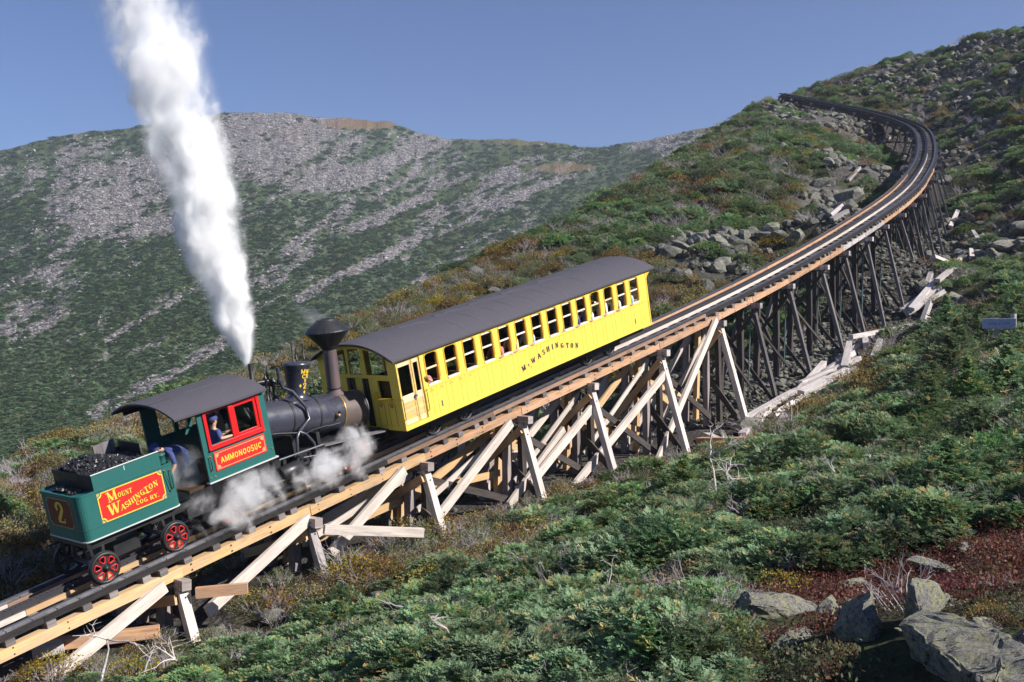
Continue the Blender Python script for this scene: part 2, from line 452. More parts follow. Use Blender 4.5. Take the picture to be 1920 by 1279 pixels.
# ------------------------------------------------------------------ railway alignment (metres, camera at the origin)
ORIG = Vector((-3.74431, 27.99320, -3.39130))       # rail-top centre at s = 0
AZ0 = R(40.0)
_NODES = np.array([0, 12, 24, 34, 44, 54, 64, 74, 84, 96, 110, 130, 150])
_DS = 0.5
_ss = np.arange(0, 164, _DS)
_k = np.interp(_ss, _NODES, TK); _g = np.interp(_ss, _NODES, TG)
_az = AZ0 + np.r_[0, np.cumsum(_k) * _DS][:-1]
_d = np.stack([np.sin(_az), np.cos(_az), _g], -1) / np.sqrt(1 + _g ** 2)[:, None]
_P = np.array(ORIG) + np.r_[[[0, 0, 0]], np.cumsum(_d * _DS, 0)][:-1]

def track(s):
    """position, tangent, near-side normal, up"""
    if s < 0:
        T = Vector(_d[0]); P = ORIG + T * s
    else:
        i = min(int(s / _DS), len(_P) - 2); f = s / _DS - i
        P = Vector(_P[i] * (1 - f) + _P[i + 1] * f)
        T = Vector(_d[i] * (1 - f) + _d[i + 1] * f).normalized()
    a = math.atan2(T.x, T.y)
    N = Vector((math.cos(a), -math.sin(a), 0)); U = N.cross(T)
    return P, T, N, U

def tp(s, w, h):
    P, T, N, U = track(s)
    return P + N * w + U * h

# ------------------------------------------------------------------ terrain
def _tps(C, lam=0.6):
    X = C[:, :2] / 50; n = len(C)
    U = lambda r2: 0.5 * r2 * np.log(r2 + 1e-12)
    K = U(((X[:, None] - X[None]) ** 2).sum(-1)) + lam * 1e-3 * np.eye(n)
    Pm = np.c_[np.ones(n), X]; A = np.zeros((n + 3, n + 3)); A[:n, :n] = K; A[:n, n:] = Pm; A[n:, :n] = Pm.T
    co = np.linalg.solve(A, np.r_[C[:, 2], 0, 0, 0])
    def ev(x, y):
        x = x / 50; y = y / 50; out = co[n] + co[n + 1] * x + co[n + 2] * y
        for i in range(n): out = out + co[i] * U((x - X[i, 0]) ** 2 + (y - X[i, 1]) ** 2)
        return out
    return ev
def _crest_dist(x, y):
    best = np.full(np.shape(x), 1e9); sg = np.zeros(np.shape(x))
    for a, b in zip(CREST[:-1], CREST[1:]):
        dx, dy = b - a; L = dx * dx + dy * dy
        t = np.clip(((x - a[0]) * dx + (y - a[1]) * dy) / L, 0, 1)
        ex, ey = x - a[0] - t * dx, y - a[1] - t * dy; dd = ex * ex + ey * ey
        m = dd < best; best = np.where(m, dd, best); sg = np.where(m, np.sign(dx * ey - dy * ex), sg)
    return np.sqrt(best) * sg
_trk = np.array([list(track(s)[0])[:2] for s in np.arange(-40, 160, 1.0)])
def _track_dist(x, y):
    best = np.full(np.shape(x), 1e9)
    for p in _trk: best = np.minimum(best, (x - p[0]) ** 2 + (y - p[1]) ** 2)
    return np.sqrt(best)
GX0, GY0, GSTEP = -48.0, -16.0, 0.6
GNX, GNY = 252, 342
_gx = GX0 + np.arange(GNX) * GSTEP; _gy = GY0 + np.arange(GNY) * GSTEP
GXX, GYY = np.meshgrid(_gx, _gy, indexing="ij")
CD = _crest_dist(GXX, GYY)
_endz = np.hypot(GXX - 41, GYY - 156) / 16.0
CD = CD - 2.5 * np.exp(-(_endz * 1.6) ** 2)
TD = _track_dist(GXX, GYY)
GZ = _tps(CP)(GXX, GYY)
_dd = np.maximum(CD + 1.5, 0)
GZ = GZ - np.where(_dd < 5, _dd * _dd * 0.11, 1.1 * _dd - 2.75)
_rough = sstep(2.0, 6.0, TD) * sstep(4, 14, np.hypot(GXX, GYY))
GZ = GZ + 0.35 * np.exp(-((GXX - 43) / 7) ** 2 - ((GYY - 152) / 16) ** 2)
GZ = GZ - 0.5 * np.exp(-((GXX + 5.5) / 3.6) ** 2 - ((GYY - 17) / 4.5) ** 2)
GZ = GZ - 0.18 * np.exp(-((GXX - 2.5) / 0.5) ** 2 - ((GYY - 7.1) / 0.8) ** 2)
GZ = GZ + _rough * ((fbm(GXX / 5.0, GYY / 5.0, 4) - 0.5) * 0.9) + (fbm(GXX / 1.3 + 40, GYY / 1.3, 2) - 0.5) * 0.12
def _bil(A, x, y):
    fx = np.clip((np.asarray(x, float) - GX0) / GSTEP, 0, GNX - 1.001); fy = np.clip((np.asarray(y, float) - GY0) / GSTEP, 0, GNY - 1.001)
    i = fx.astype(int); j = fy.astype(int); fx = fx - i; fy = fy - j
    return (A[i, j] * (1 - fx) + A[i + 1, j] * fx) * (1 - fy) + (A[i, j + 1] * (1 - fx) + A[i + 1, j + 1] * fx) * fy
def ground(x, y): return _bil(GZ, x, y)
def gz(x, y): return float(ground(np.array([x]), np.array([y]))[0])

# zones on the near hillside: (x, y, radius, strength)
def blob(x, y, lst, wob=0.35):
    out = np.zeros(np.shape(x)); w = (fbm(np.asarray(x) / 4.0, np.asarray(y) / 4.0, 3) - 0.5) * 2 * wob
    for bx, by, r, s in lst:
        d = np.hypot(x - bx, y - by) / r + w
        out = np.maximum(out, s * (1 - sstep(0.75, 1.1, d)))
    return out
SCREE = [(17, 68, 6.5, 1), (13.5, 65.5, 4.5, 1), (21, 75, 5, 1), (11.7, 62.5, 3, .7), (28, 90, 4, 1), (34, 99, 5.0, 1), (33, 109, 5, .8), (45, 131, 5, .9), (39.5, 136, 6, 1), (38, 150, 6, .9), (38, 157, 4, .8),
         (30.5, 70, 4.5, 1), (29.5, 66, 3.5, 1), (35, 79, 4, .8), (22.5, 56.5, 2, .6), (45, 106, 5, .75), (53, 117, 6, .75), (60, 158, 9, .7), (66, 148, 10, .75), (56, 160, 6, .6), (62, 133, 8, .7), (57, 140, 7, .7), (52, 128, 5, .6), (48, 118, 4, .8), (40, 98, 3.5, .9)]
REDZ = [(4.9, 10.9, 1.5, 1), (3.6, 11.4, 1.1, 1), (6.4, 11.2, 1.6, .9), (4.4, 12.6, 1.6, 1), (5.6, 12.6, 1.8, 1), (9.2, 19.4, 1.6, 1), (3.4, 13.0, 0.9, .8), (6.2, 10.5, 2, .8), (43.3, 130, 4, .5), (33, 100, 2.5, .4), (50, 113, 4, .5)]
ORANGEZ = [(-6, 58, 6, 1), (-3.6, 64, 5, 1), (0, 68, 5, .9), (8.7, 59.5, 3, .7), (16.3, 62, 2.2, 1), (-12, 50, 5, .7), (-0.2, 25.6, 2.4, 1), (-1.6, 24.4, 2.2, 1), (-12.3, 26, 2.6, 1), (-13.5, 30, 3.5, .8), (12, 37.6, 1.3, 1), (33.5, 74, 2.5, .8), (-15, 42, 5, .6), (6.5, 62, 3, .6), (7.2, 15.6, 1.2, .6)]
HEATHZ = [(4.6, 8.9, 1.3, .9), (5.6, 9.4, 1.2, .8), (3.0, 9.6, .6, .7), (4.2, 7.0, 1.0, .9), (2.35, 7.2, .55, .9), (4.9, 17.3, 1.7, 1), (5.9, 13.5, 1.6, .8), (10, 25, 2, .4), (4.4, 12.2, 1.8, .8)]
def dirt_zone(x, y):  # bare trackside
    td = _bil(TD, x, y)
    yy = np.asarray(y)
    return (1 - sstep(.7 + 1.1 * sstep(31, 38, yy), 1.7 + 1.1 * sstep(31, 38, yy) + sstep(33, 45, yy) * 1.7, td + (fbm(np.asarray(x) / 1.5, yy / 1.5, 3) - 0.5) * 1.6)) * sstep(16, 24, yy)

# ------------------------------------------------------------------ materials of the place
def m_ground():
    t = NT("hillside_soil")
    p = t.pos()
    n1 = t.noise(0.9, 6, 0.6, p); n2 = t.noise(7.0, 6, 0.65, p); n3 = t.noise(0.25, 3, 0.5, p)
    soil = t.mix(n2, (0.020, 0.022, 0.012), (0.06, 0.05, 0.032))
    moss = t.mix(n2, (0.025, 0.045, 0.020), (0.07, 0.085, 0.035))
    c = t.mix(t.ramp(n1, [(0.4, 0.0), (0.62, 1.0)]), soil, moss)
    c = t.mix(t.math("MULTIPLY", t.ramp(n3, [(0.5, 0.0), (0.65, 1.0)]), 0.4), c, (0.10, 0.06, 0.025))
    grav = t.ramp(t.voro(9.0, p, out="Color"), [(0.0, (0.05, 0.045, 0.045)), (0.6, (0.13, 0.12, 0.12)), (1.0, (0.26, 0.25, 0.24))])
    rk = t.ramp(t.voro(1.6, p, out="Color"), [(0.0, (0.07, 0.065, 0.06)), (1.0, (0.22, 0.21, 0.20))])
    c = t.mix(t.attr("scree"), c, t.mix(n2, rk, (0.05, 0.045, 0.04)))
    c = t.mix(t.math("MULTIPLY", t.attr("dirt"), 0.9), c, t.mix(t.ramp(n1, [(0.35, 0.0), (0.7, 1.0)]), t.hsv(grav, 0.5, 0.8, 0.62), (0.045, 0.036, 0.030)))
    c = t.mix(t.math("MULTIPLY", t.attr("red"), 0.75), c, t.mix(n2, (0.10, 0.028, 0.020), (0.09, 0.07, 0.03)))
    h = t.math("ADD", t.math("MULTIPLY", n2, 0.6), t.math("MULTIPLY", t.voro(9.0, p), 0.5))
    return t.bsdf(c, 0.95, 0, t.bump(h, 0.8, 0.12), 0.1)

def m_mountain():
    t = NT("mountain_slope")
    p = t.pos()
    n1 = t.noise(0.035, 6, 0.6, p); n2 = t.noise(0.25, 6, 0.65, p); n3 = t.noise(1.1, 4, 0.7, p)
    vcol = t.voro(0.38, p, out="Color"); vdist = t.voro(0.38, p, feature="DISTANCE_TO_EDGE")
    vcol2 = t.voro(0.9, p, out="Color")
    sep = t.n("ShaderNodeSeparateColor"); t.set(sep.inputs[0], vcol)
    sep2 = t.n("ShaderNodeSeparateColor"); t.set(sep2.inputs[0], vcol2)
    br = t.math("ADD", t.math("MULTIPLY", sep.outputs[0], 0.55), t.math("MULTIPLY", sep2.outputs[0], 0.45))
    rock = t.ramp(br, [(0.15, (0.06, 0.055, 0.056)), (0.5, (0.21, 0.195, 0.195)), (0.85, (0.42, 0.39, 0.385))])
    rock = t.mix(t.ramp(vdist, [(0.02, 0.65), (0.12, 0.0)]), rock, (0.03, 0.03, 0.032))
    green = t.mix(t.ramp(n3, [(0.32, 0.0), (0.68, 1.0)]), (0.050, 0.080, 0.046), (0.120, 0.160, 0.086))
    green = t.mix(t.math("MULTIPLY", t.ramp(n2, [(0.42, 0.0), (0.62, 1.0)]), 0.35), green, (0.05, 0.065, 0.028))
    grass = t.mix(n3, (0.055, 0.085, 0.028), (0.085, 0.105, 0.035))
    tan = t.mix(n3, (0.19, 0.10, 0.05), (0.27, 0.17, 0.09))
    c = t.mix(t.attr("grass"), green, grass)
    rk = t.ramp(t.math("ADD", t.attr("rock"), t.math("MULTIPLY", t.math("SUBTRACT", n2, 0.5), 0.9)), [(0.44, 0.0), (0.56, 1.0)])
    c = t.mix(rk, c, rock)
    c = t.mix(t.ramp(t.math("ADD", t.attr("tan"), t.math("MULTIPLY", t.math("SUBTRACT", n2, 0.5), 1.6)), [(0.42, 0.0), (0.8, 0.75)]), c, tan)
    h = t.math("ADD", t.math("MULTIPLY", n3, 1.0), t.math("MULTIPLY", vdist, 2.0))
    return t.bsdf(c, 0.95, 0, t.bump(h, 1.0, 1.2), 0.05)

def m_rock(name, lichen=0.5, base1=(0.16, 0.155, 0.15), base2=(0.34, 0.325, 0.31), scale=3.0):
    t = NT(name)
    p = t.coord("Object")
    n1 = t.noise(scale, 6, 0.65, p); n2 = t.noise(scale * 9, 6, 0.75, p); n3 = t.noise(scale * 1.7, 3, 0.6, t.mapping(p, (1, 1, 1), (7, 3, 1)))
    vd = t.voro(scale * 1.7, t.mapping(p, (1, 2.6, 1.4), rot=(0.3, 0.2, 0.5)), feature="DISTANCE_TO_EDGE")
    vd = t.math("ADD", vd, t.math("MULTIPLY", t.math("SUBTRACT", n2, 0.42), 0.12))
    c = t.mix(n1, base1, base2)
    c = t.mix(t.ramp(n2, [(0.38, 0.55), (0.52, 0.0)]), c, (0.045, 0.045, 0.05))
    c = t.mix(t.math("MULTIPLY", t.ramp(t.math("MULTIPLY", n3, t.math("ADD", n2, 0.5)), [(0.5, 0.0), (0.6, 1.0)]), lichen), c, (0.36, 0.36, 0.17))
    c = t.mix(t.ramp(vd, [(0.0, 0.7), (0.03, 0.0)]), c, (0.03, 0.028, 0.028))
    c = t.hsv(c, 0.5, 1.0, t.maprange(t.rnd(), 0, 1, 0.68, 1.22))
    h = t.math("ADD", t.math("MULTIPLY", n2, 0.5), t.math("MULTIPLY", t.ramp(vd, [(0.0, 0.0), (0.06, 1.0)]), 0.4))
    return t.bsdf(c, 0.92, 0, t.bump(h, 0.8, 0.05), 0.2)

def m_leaf(name, c1, c2, c3=None, trans=0.3, rough=0.6, val=0.3, spec=0.25):
    t = NT(name)
    a = t.attr("tone"); r = t.rnd()
    c = t.mix(a, c1, c2)
    if c3: c = t.mix(t.ramp(t.attr("odd"), [(0.90, 0.0), (0.93, 1.0)]), c, c3)
    c = t.hsv(c, t.maprange(r, 0, 1, 0.475, 0.518), t.maprange(t.math("FRACT", t.math("MULTIPLY", r, 7.3)), 0, 1, 0.8, 1.12), t.maprange(r, 0, 1, 1 - val, 1 + val))
    return t.bsdf(c, rough, 0, None, spec, trans=(t.hsv(c, 0.5, 1.05, 1.15), trans))

M = {}
M["ground"] = m_ground()
M["mountain"] = m_mountain()
M["rock"] = m_rock("lichen_rock", 0.45, (0.10, 0.098, 0.098), (0.25, 0.24, 0.235))
def m_rock_fg():
    t = NT("foreground_rock"); p = t.pos()
    n1 = t.noise(5, 5, .6, p); n2 = t.noise(38, 6, .75, p); n3 = t.noise(16, 4, .65, t.mapping(p, (1, 1, 1), (4, 2, 9)))
    c = t.mix(n1, (.18, .175, .168), (.36, .345, .32))
    c = t.hsv(c, .5, 1.0, t.maprange(n2, .3, .7, .35, 1.55))
    c = t.mix(t.math("MULTIPLY", t.ramp(t.math("ADD", t.math("MULTIPLY", n3, .7), t.math("MULTIPLY", n1, .4)), [(.53, 0.0), (.60, 1.0)]), .6), c, (.40, .40, .20))
    c = t.mix(t.ramp(t.noise(24, 5, .7, t.mapping(p, (1, 1, 1), (1, 7, 3))), [(.34, .9), (.42, 0.0)]), c, (.04, .04, .042))
    vd = t.voro(7, t.mapping(p, (1, 1, 2.0), rot=(.4, .3, .2)), feature="DISTANCE_TO_EDGE")
    vd = t.voro(3.2, t.mapping(t.n("ShaderNodeVectorMath", operation="ADD").outputs[0] if False else p, (1, 1.3, 2.6), rot=(.4, .3, .2)), feature="DISTANCE_TO_EDGE")
    vd = t.math("ADD", vd, t.math("MULTIPLY", t.math("SUBTRACT", n3, .5), .22))
    msk = t.ramp(t.noise(4.5, 3, .6, t.mapping(p, (1, 1, 1), (2, 5, 8))), [(.48, 0.0), (.56, 1.0)])
    crk = t.math("MULTIPLY", t.ramp(t.math("ABSOLUTE", vd), [(0.0, .9), (.02, 0.0)]), msk)
    c = t.mix(crk, c, (.02, .02, .02))
    h = t.math("SUBTRACT", n2, t.math("MULTIPLY", crk, .8))
    return t.bsdf(c, .95, 0, t.bump(h, 1.0, .05), .15)
M["rock_fg"] = m_rock_fg()
M["rock_far"] = m_rock("scree_rock", 0.2, (0.20, 0.185, 0.185), (0.42, 0.39, 0.385), 0.9)
M["spruce"] = m_leaf("spruce_needles", (0.062, 0.122, 0.055), (0.225, 0.335, 0.165), (0.42, 0.33, 0.13), 0.36)
M["spruce_far"] = m_leaf("far_spruce", (0.042, 0.098, 0.046), (0.135, 0.220, 0.100), (0.24, 0.21, 0.10), 0.28)
M["birch"] = m_leaf("birch_leaves", (0.24, 0.15, 0.035), (0.40, 0.30, 0.07), (0.13, 0.17, 0.05), 0.4)
M["alder"] = m_leaf("yellow_green_leaves", (0.095, 0.125, 0.045), (0.20, 0.24, 0.085), (0.26, 0.17, 0.06), 0.4)
M["rust"] = m_leaf("rusty_leaves", (0.22, 0.11, 0.045), (0.30, 0.20, 0.07), (0.12, 0.14, 0.05), 0.35)
M["heath_red"] = m_leaf("red_heath", (0.10, 0.028, 0.024), (0.19, 0.075, 0.055), (0.13, 0.14, 0.06), 0.3)
M["heath_olive"] = m_leaf("olive_heath", (0.06, 0.065, 0.035), (0.10, 0.125, 0.06), (0.16, 0.06, 0.04), 0.3)
M["twig"] = m_plain("bare_twigs", (0.36, 0.32, 0.33), 0.85, 0.15)
M["twig_dark"] = m_plain("brown_stems", (0.075, 0.055, 0.045), 0.85, 0.15)
M["driftwood"] = m_wood("weathered_deadwood", (0.40, 0.36, 0.345), (0.58, 0.53, 0.51), (0.12, 0.10, 0.10), 0.5, 0.9, 0.25)
M["old_timber"] = m_wood("old_grey_timber", (0.33, 0.295, 0.285), (0.56, 0.50, 0.48), (0.10, 0.085, 0.08), 0.5, 0.9, 0.3)
M["new_timber"] = m_wood("fresh_sawn_timber", (0.50, 0.31, 0.15), (0.66, 0.45, 0.25), (0.20, 0.11, 0.05), 0.35, 0.8, 0.14, 0.6)
M["stringer"] = m_wood("stringer_timber", (0.40, 0.225, 0.13), (0.58, 0.36, 0.22), (0.10, 0.06, 0.045), 0.55, 0.8, 0.14, 0.6)
M["bleached"] = m_wood("bleached_plank", (0.52, 0.44, 0.38), (0.68, 0.61, 0.55), (0.16, 0.10, 0.075), 0.45, 0.85, 0.15, 0.6)
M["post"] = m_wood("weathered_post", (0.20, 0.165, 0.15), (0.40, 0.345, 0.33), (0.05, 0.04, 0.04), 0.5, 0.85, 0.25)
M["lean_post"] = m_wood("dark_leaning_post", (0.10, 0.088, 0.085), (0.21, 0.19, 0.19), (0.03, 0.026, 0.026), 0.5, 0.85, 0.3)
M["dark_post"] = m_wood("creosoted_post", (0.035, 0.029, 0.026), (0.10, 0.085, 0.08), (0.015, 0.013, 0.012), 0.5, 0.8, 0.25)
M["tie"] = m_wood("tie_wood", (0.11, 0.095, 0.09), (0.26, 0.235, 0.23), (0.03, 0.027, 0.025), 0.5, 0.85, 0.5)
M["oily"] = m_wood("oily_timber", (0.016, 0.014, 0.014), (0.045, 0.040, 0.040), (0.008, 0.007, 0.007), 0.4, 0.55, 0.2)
M["rail_side"] = m_wood("rail_timber", (0.19, 0.115, 0.08), (0.34, 0.22, 0.16), (0.05, 0.04, 0.038), 0.6, 0.8, 0.25)
M["rail"] = m_metal("rail_steel", (0.055, 0.053, 0.060), 0.38, 0.35, (0.045, 0.03, 0.025), 0.3)
M["rail_bright"] = m_metal("worn_rail_steel", (0.20, 0.195, 0.21), 0.3, 0.2, (0.05, 0.04, 0.035), 0.7)
M["greenrod"] = m_metal("green_steel_rod", (0.12, 0.19, 0.18), 0.5, 0.4, (0.06, 0.05, 0.04), 0.1)
M["darkrod"] = m_metal("dark_steel_rod", (0.03, 0.035, 0.033), 0.5, 0.4, (0.05, 0.035, 0.03), 0.1)

# ------------------------------------------------------------------ near hillside
ii, jj = np.meshgrid(np.arange(GNX - 1), np.arange(GNY - 1), indexing="ij")
q = np.stack([ii * GNY + jj, (ii + 1) * GNY + jj, (ii + 1) * GNY + jj + 1, ii * GNY + jj + 1], -1).reshape(-1, 4)
vx, vy = GXX.ravel(), GYY.ravel()
hill_me = np_mesh("hillside", np.stack([vx, vy, GZ.ravel()], -1), q, M["ground"],
                  {"scree": ("POINT", blob(vx, vy, SCREE)), "red": ("POINT", blob(vx, vy, REDZ)), "dirt": ("POINT", dirt_zone(vx, vy))}, smooth=True)
hill = tag(obj("hillside", hill_me), "near mountainside of soil and moss that carries the trestle", "hillside", kind="structure")

# ------------------------------------------------------------------ far mountain across the ravine (azimuth / range grid about the ravine)
SKY_PX = [(-400, 330), (-150, 305), (0, 284), (60, 268), (150, 250), (230, 243), (330, 226), (410, 214), (480, 211), (540, 213), (600, 221), (680, 226), (740, 231), (790, 250), (840, 263), (900, 263), (960, 263), (1030, 268), (1090, 277), (1140, 274), (1180, 270), (1240, 258), (1340, 239), (1450, 225), (1600, 215), (2000, 190), (2400, 180)]
RS_PX = [(-400, 900), (0, 950), (400, 1050), (740, 1080), (860, 1040), (1090, 980), (1240, 930), (1400, 900), (2400, 860)]
NA, NR = 1150, 330
px = np.linspace(-330, 1750, NA)
v = np.linspace(0, 1.0, NR)
PXX, VV = np.meshgrid(px, v, indexing="ij")
sky = np.interp(px, *zip(*SKY_PX)); sky = sky + (fbm(px / 22.0, px * 0 + 3, 4) - 0.5) * 7
Rs = np.interp(px, *zip(*RS_PX))
tskyl = (611 - sky) / 1973.0
R0 = 150.0
RR = R0 * (Rs[:, None] / R0) ** (VV ** 0.92)
EL = -0.22 + (tskyl[:, None] + 0.22) * VV
hump = (fbm(PXX / 160.0, VV * 5, 3) - 0.5) * 0.016 * np.sin(np.pi * np.clip(VV, 0, 1)) + (fbm(PXX / 22.0 + 9, VV * 42, 4) - 0.5) * 0.0062 * (1 - VV ** 12)
EL = EL + hump
MX = (PXX - 960) / 1973.0 * RR; MY = RR; MZ = EL * RR
# skirt behind the skyline
for k_, (dr, dz) in enumerate(((40, -8), (160, -70), (420, -260))):
    MX = np.concatenate([MX, ((PXX[:, -1:] - 960) / 1973.0 * (Rs[:, None] + dr))], 1); MY = np.concatenate([MY, Rs[:, None] + dr], 1); MZ = np.concatenate([MZ, MZ[:, NR - 1:NR] + dz], 1)
PY = 611 - EL * 1973
# rock / grass / tan masks
ca, sa = math.cos(R(28)), math.sin(R(28))
al = PXX * ca - (PY) * sa; ac = PXX * sa + PY * ca
wx = (fbm(PXX / 90.0, PY / 90.0, 3) - 0.5) * 60
streak = fbm((al + wx) / 230.0, (ac + wx) / 30.0, 4)
patch = fbm(PXX / 120.0 + 31, PY / 80.0, 4)
def ell(cx, cy, rx, ry): return 1 - sstep(0.6, 1.15, np.hypot((PXX - cx) / rx, (PY - cy) / ry))
base = 0.28 + 0 * PXX
base = np.maximum(base, 0.62 * ell(250, 370, 190, 100)); base = np.maximum(base, 0.66 * ell(640, 300, 260, 80)); base = np.maximum(base, 0.6 * ell(560, 260, 220, 70))
base = np.maximum(base, 0.50 * ell(80, 290, 220, 60)); base = np.maximum(base, 0.52 * ell(780, 330, 260, 40)); base = np.maximum(base, 0.42 * ell(820, 420, 260, 110))
base = np.maximum(base, 0.62 * ell(1290, 270, 120, 28)); base = np.maximum(base, 0.38 * ell(300, 520, 330, 60))
base = base - 0.16 * sstep(560, 760, PY)
def line(x0, y0, x1, y1, w):
    dx, dy = x1 - x0, y1 - y0; L = dx * dx + dy * dy
    t = np.clip(((PXX - x0) * dx + (PY - y0) * dy) / L, 0, 1)
    return 1 - sstep(0.5, 1.2, np.hypot(PXX - x0 - t * dx + wx * 0.12, PY - y0 - t * dy + wx * 0.15) / w)
for L_ in ((175, 775, 330, 690, 17), (330, 690, 470, 615, 15), (440, 600, 580, 520, 10), (560, 560, 800, 440, 13), (530, 475, 660, 385, 10), (660, 430, 800, 370, 11), (100, 480, 160, 430, 12), (60, 620, 130, 580, 8), (720, 480, 900, 410, 9), (860, 400, 1080, 330, 9), (200, 640, 330, 560, 8)):
    base = np.maximum(base, 0.72 * line(*L_))
fine = fbm((al + wx) / 26.0 + 11, ac / 9.0, 3)
rockm = base + (streak - 0.5) * 0.95 + (patch - 0.5) * 0.5 + (fine - 0.5) * 0.75
tanm = np.maximum.reduce([0.75 * ell(680, 232, 95, 14), 0.6 * ell(960, 268, 120, 9), 0.75 * ell(1060, 316, 75, 12), 0.65 * ell(1290, 243, 80, 7), 0.42 * ell(560, 245, 120, 20), 0.4 * ell(180, 262, 90, 10), 0.3 + 0 * PXX]) + (fbm(PXX / 60.0, PY / 14.0, 3) - 0.5) * 0.35
grassm = sstep(0.5, 0.66, fbm((al + wx) / 190.0 + 50, ac / 34.0, 3)) * (1 - sstep(620, 720, PY)) * 0.8
ext = lambda A: np.concatenate([A] + [A[:, -1:]] * 3, 1)
NR2 = NR + 3
ii, jj = np.meshgrid(np.arange(NA - 1), np.arange(NR2 - 1), indexing="ij")
q = np.stack([ii * NR2 + jj, (ii + 1) * NR2 + jj, (ii + 1) * NR2 + jj + 1, ii * NR2 + jj + 1], -1).reshape(-1, 4)
mt_me = np_mesh("mountain", np.stack([MX.ravel(), MY.ravel(), MZ.ravel()], -1), q, M["mountain"],
                {"rock": ("POINT", ext(rockm).ravel()), "grass": ("POINT", ext(grassm).ravel()), "tan": ("POINT", ext(tanm).ravel())}, smooth=True)
tag(obj("mountain", mt_me), "broad far mountain with grey boulder streams and dark green scrub", "mountain", kind="structure")
# valley floor sheet well below both slopes, out to the horizon
vf = MB(); vf.add([(-880, -55, -62), (1380, -55, -62), (1380, 1640, -62), (-880, 1640, -62)], [(0, 1, 2, 3)])
tag(vf.build("ground", M["ground"]), "low ground at the bottom of the ravine", "ground", kind="structure")

# ------------------------------------------------------------------ wooden trestle
TRL = tp(0, 0, 0)
trestle = empty("railway_trestle", Matrix.Translation(TRL), "tall timber trestle of posts and crossed planks carrying the curved mountain track", "trestle")
def rel(p): return Vector(p) - TRL
def tpart(name, a, b, w, h, mat, parent, up=(0, 0, 1), **kw):
    m = MB(); m.beam(rel(a), rel(b), w, h, up, **kw)
    return m.build(name, mat, parent, bevel=0)

BENTS = [-15.0, -11.6, -6.6, -3.0, 1.0, 5.2, 8.8, 13.1, 17.5, 20.4, 23.9, 27.7, 30.9, 34.5, 38.3, 42.5, 47.2, 52.5, 58.8, 65.0, 71, 77, 83, 89, 95, 101, 107, 113, 119, 125, 131, 137, 143, 148, 151.3]
bent_info = []
for bi, s in enumerate(BENTS):
    P, T, N, U = track(s)
    Z = Vector((0, 0, 1))
    zc = -0.485 - 0.11          # cap centre, measured straight down from the rail top
    old = s < 19
    bent = empty("bent", None, parent=trestle)
    capm = M["post"] if s < 6 else M["old_timber"]
    half = 1.36 if bi % 2 else 1.26
    tpart("cap", P - N * half + Z * zc, P + N * half + Z * zc, 0.23, 0.22, capm, bent)
    pz = zc - 0.108
    feet = {}
    for side in (1, -1):
        foot = 2.02 if s > -4 else 1.5
        for it in range(3):
            q_ = P + N * (side * foot)
            drop = gz(q_.x, q_.y) - P.z - 0.25
            foot = 1.02 + min(1.1, max(0.3, -drop * 0.24)) + (0.15 if old else 0)
        f3 = P + N * (side * foot) + Z * drop
        top = P + N * (side * 1.02) + Z * (pz + 0.0)
        feet[side] = (f3, top)
        lean_mat = (M["bleached"] if side == 1 and bi % 3 else M["old_timber"]) if old else M["lean_post"]
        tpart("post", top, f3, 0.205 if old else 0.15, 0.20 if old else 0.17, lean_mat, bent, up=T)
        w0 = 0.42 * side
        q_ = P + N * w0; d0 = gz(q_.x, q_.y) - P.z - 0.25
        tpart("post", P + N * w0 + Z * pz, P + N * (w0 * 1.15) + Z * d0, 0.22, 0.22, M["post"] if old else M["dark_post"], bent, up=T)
    if old or s < 60:
        # sway braces across the bent
        deep = max(0.5, -drop - 0.9)
        if old:
            for w0, lean in ((.78, .10), (-.05, -.14)):
                q_ = P + N * w0; d0 = gz(q_.x, q_.y) - P.z - .25
                tpart("post", P + N * w0 + T * .24 + Z * (pz + .10), P + N * (w0 + lean) + T * .30 + Z * d0, .17, .19, M["dark_post"] if lean > 0 else M["new_timber"], bent, up=T)
        for sgn in (1, -1):
            a = P - N * (sgn * 1.1) + Z * (pz - 0.15) + T * (0.16 * sgn); b = P + N * (sgn * (1.0 + 0.8 * min(1, deep / 3))) + Z * (pz - deep + 0.3) + T * (0.16 * sgn)
            if old: tpart("sway_brace", a, b, 0.07, 0.22, M["dark_post"] if sgn > 0 else M["new_timber"], bent, up=Z)
            else: tpart("sway_brace", a, b, 0.05, 0.14, M["dark_post"], bent, up=Z)
    if not old and s < 70:
        f3, top = feet[1]
        m = MB(); m.tube([rel(P + N * 0.88 + Z * (pz - 0.3)), rel(P + N * 0.80 + Z * (pz - 0.3 + (f3.z - top.z) * 0.82))], 0.028, 6)
        m.build("tie_rod", M["greenrod"], bent)
    if s < 0: # side strut running out to the bank
        pass
    bent_info.append((s, P, T, N, feet, zc))

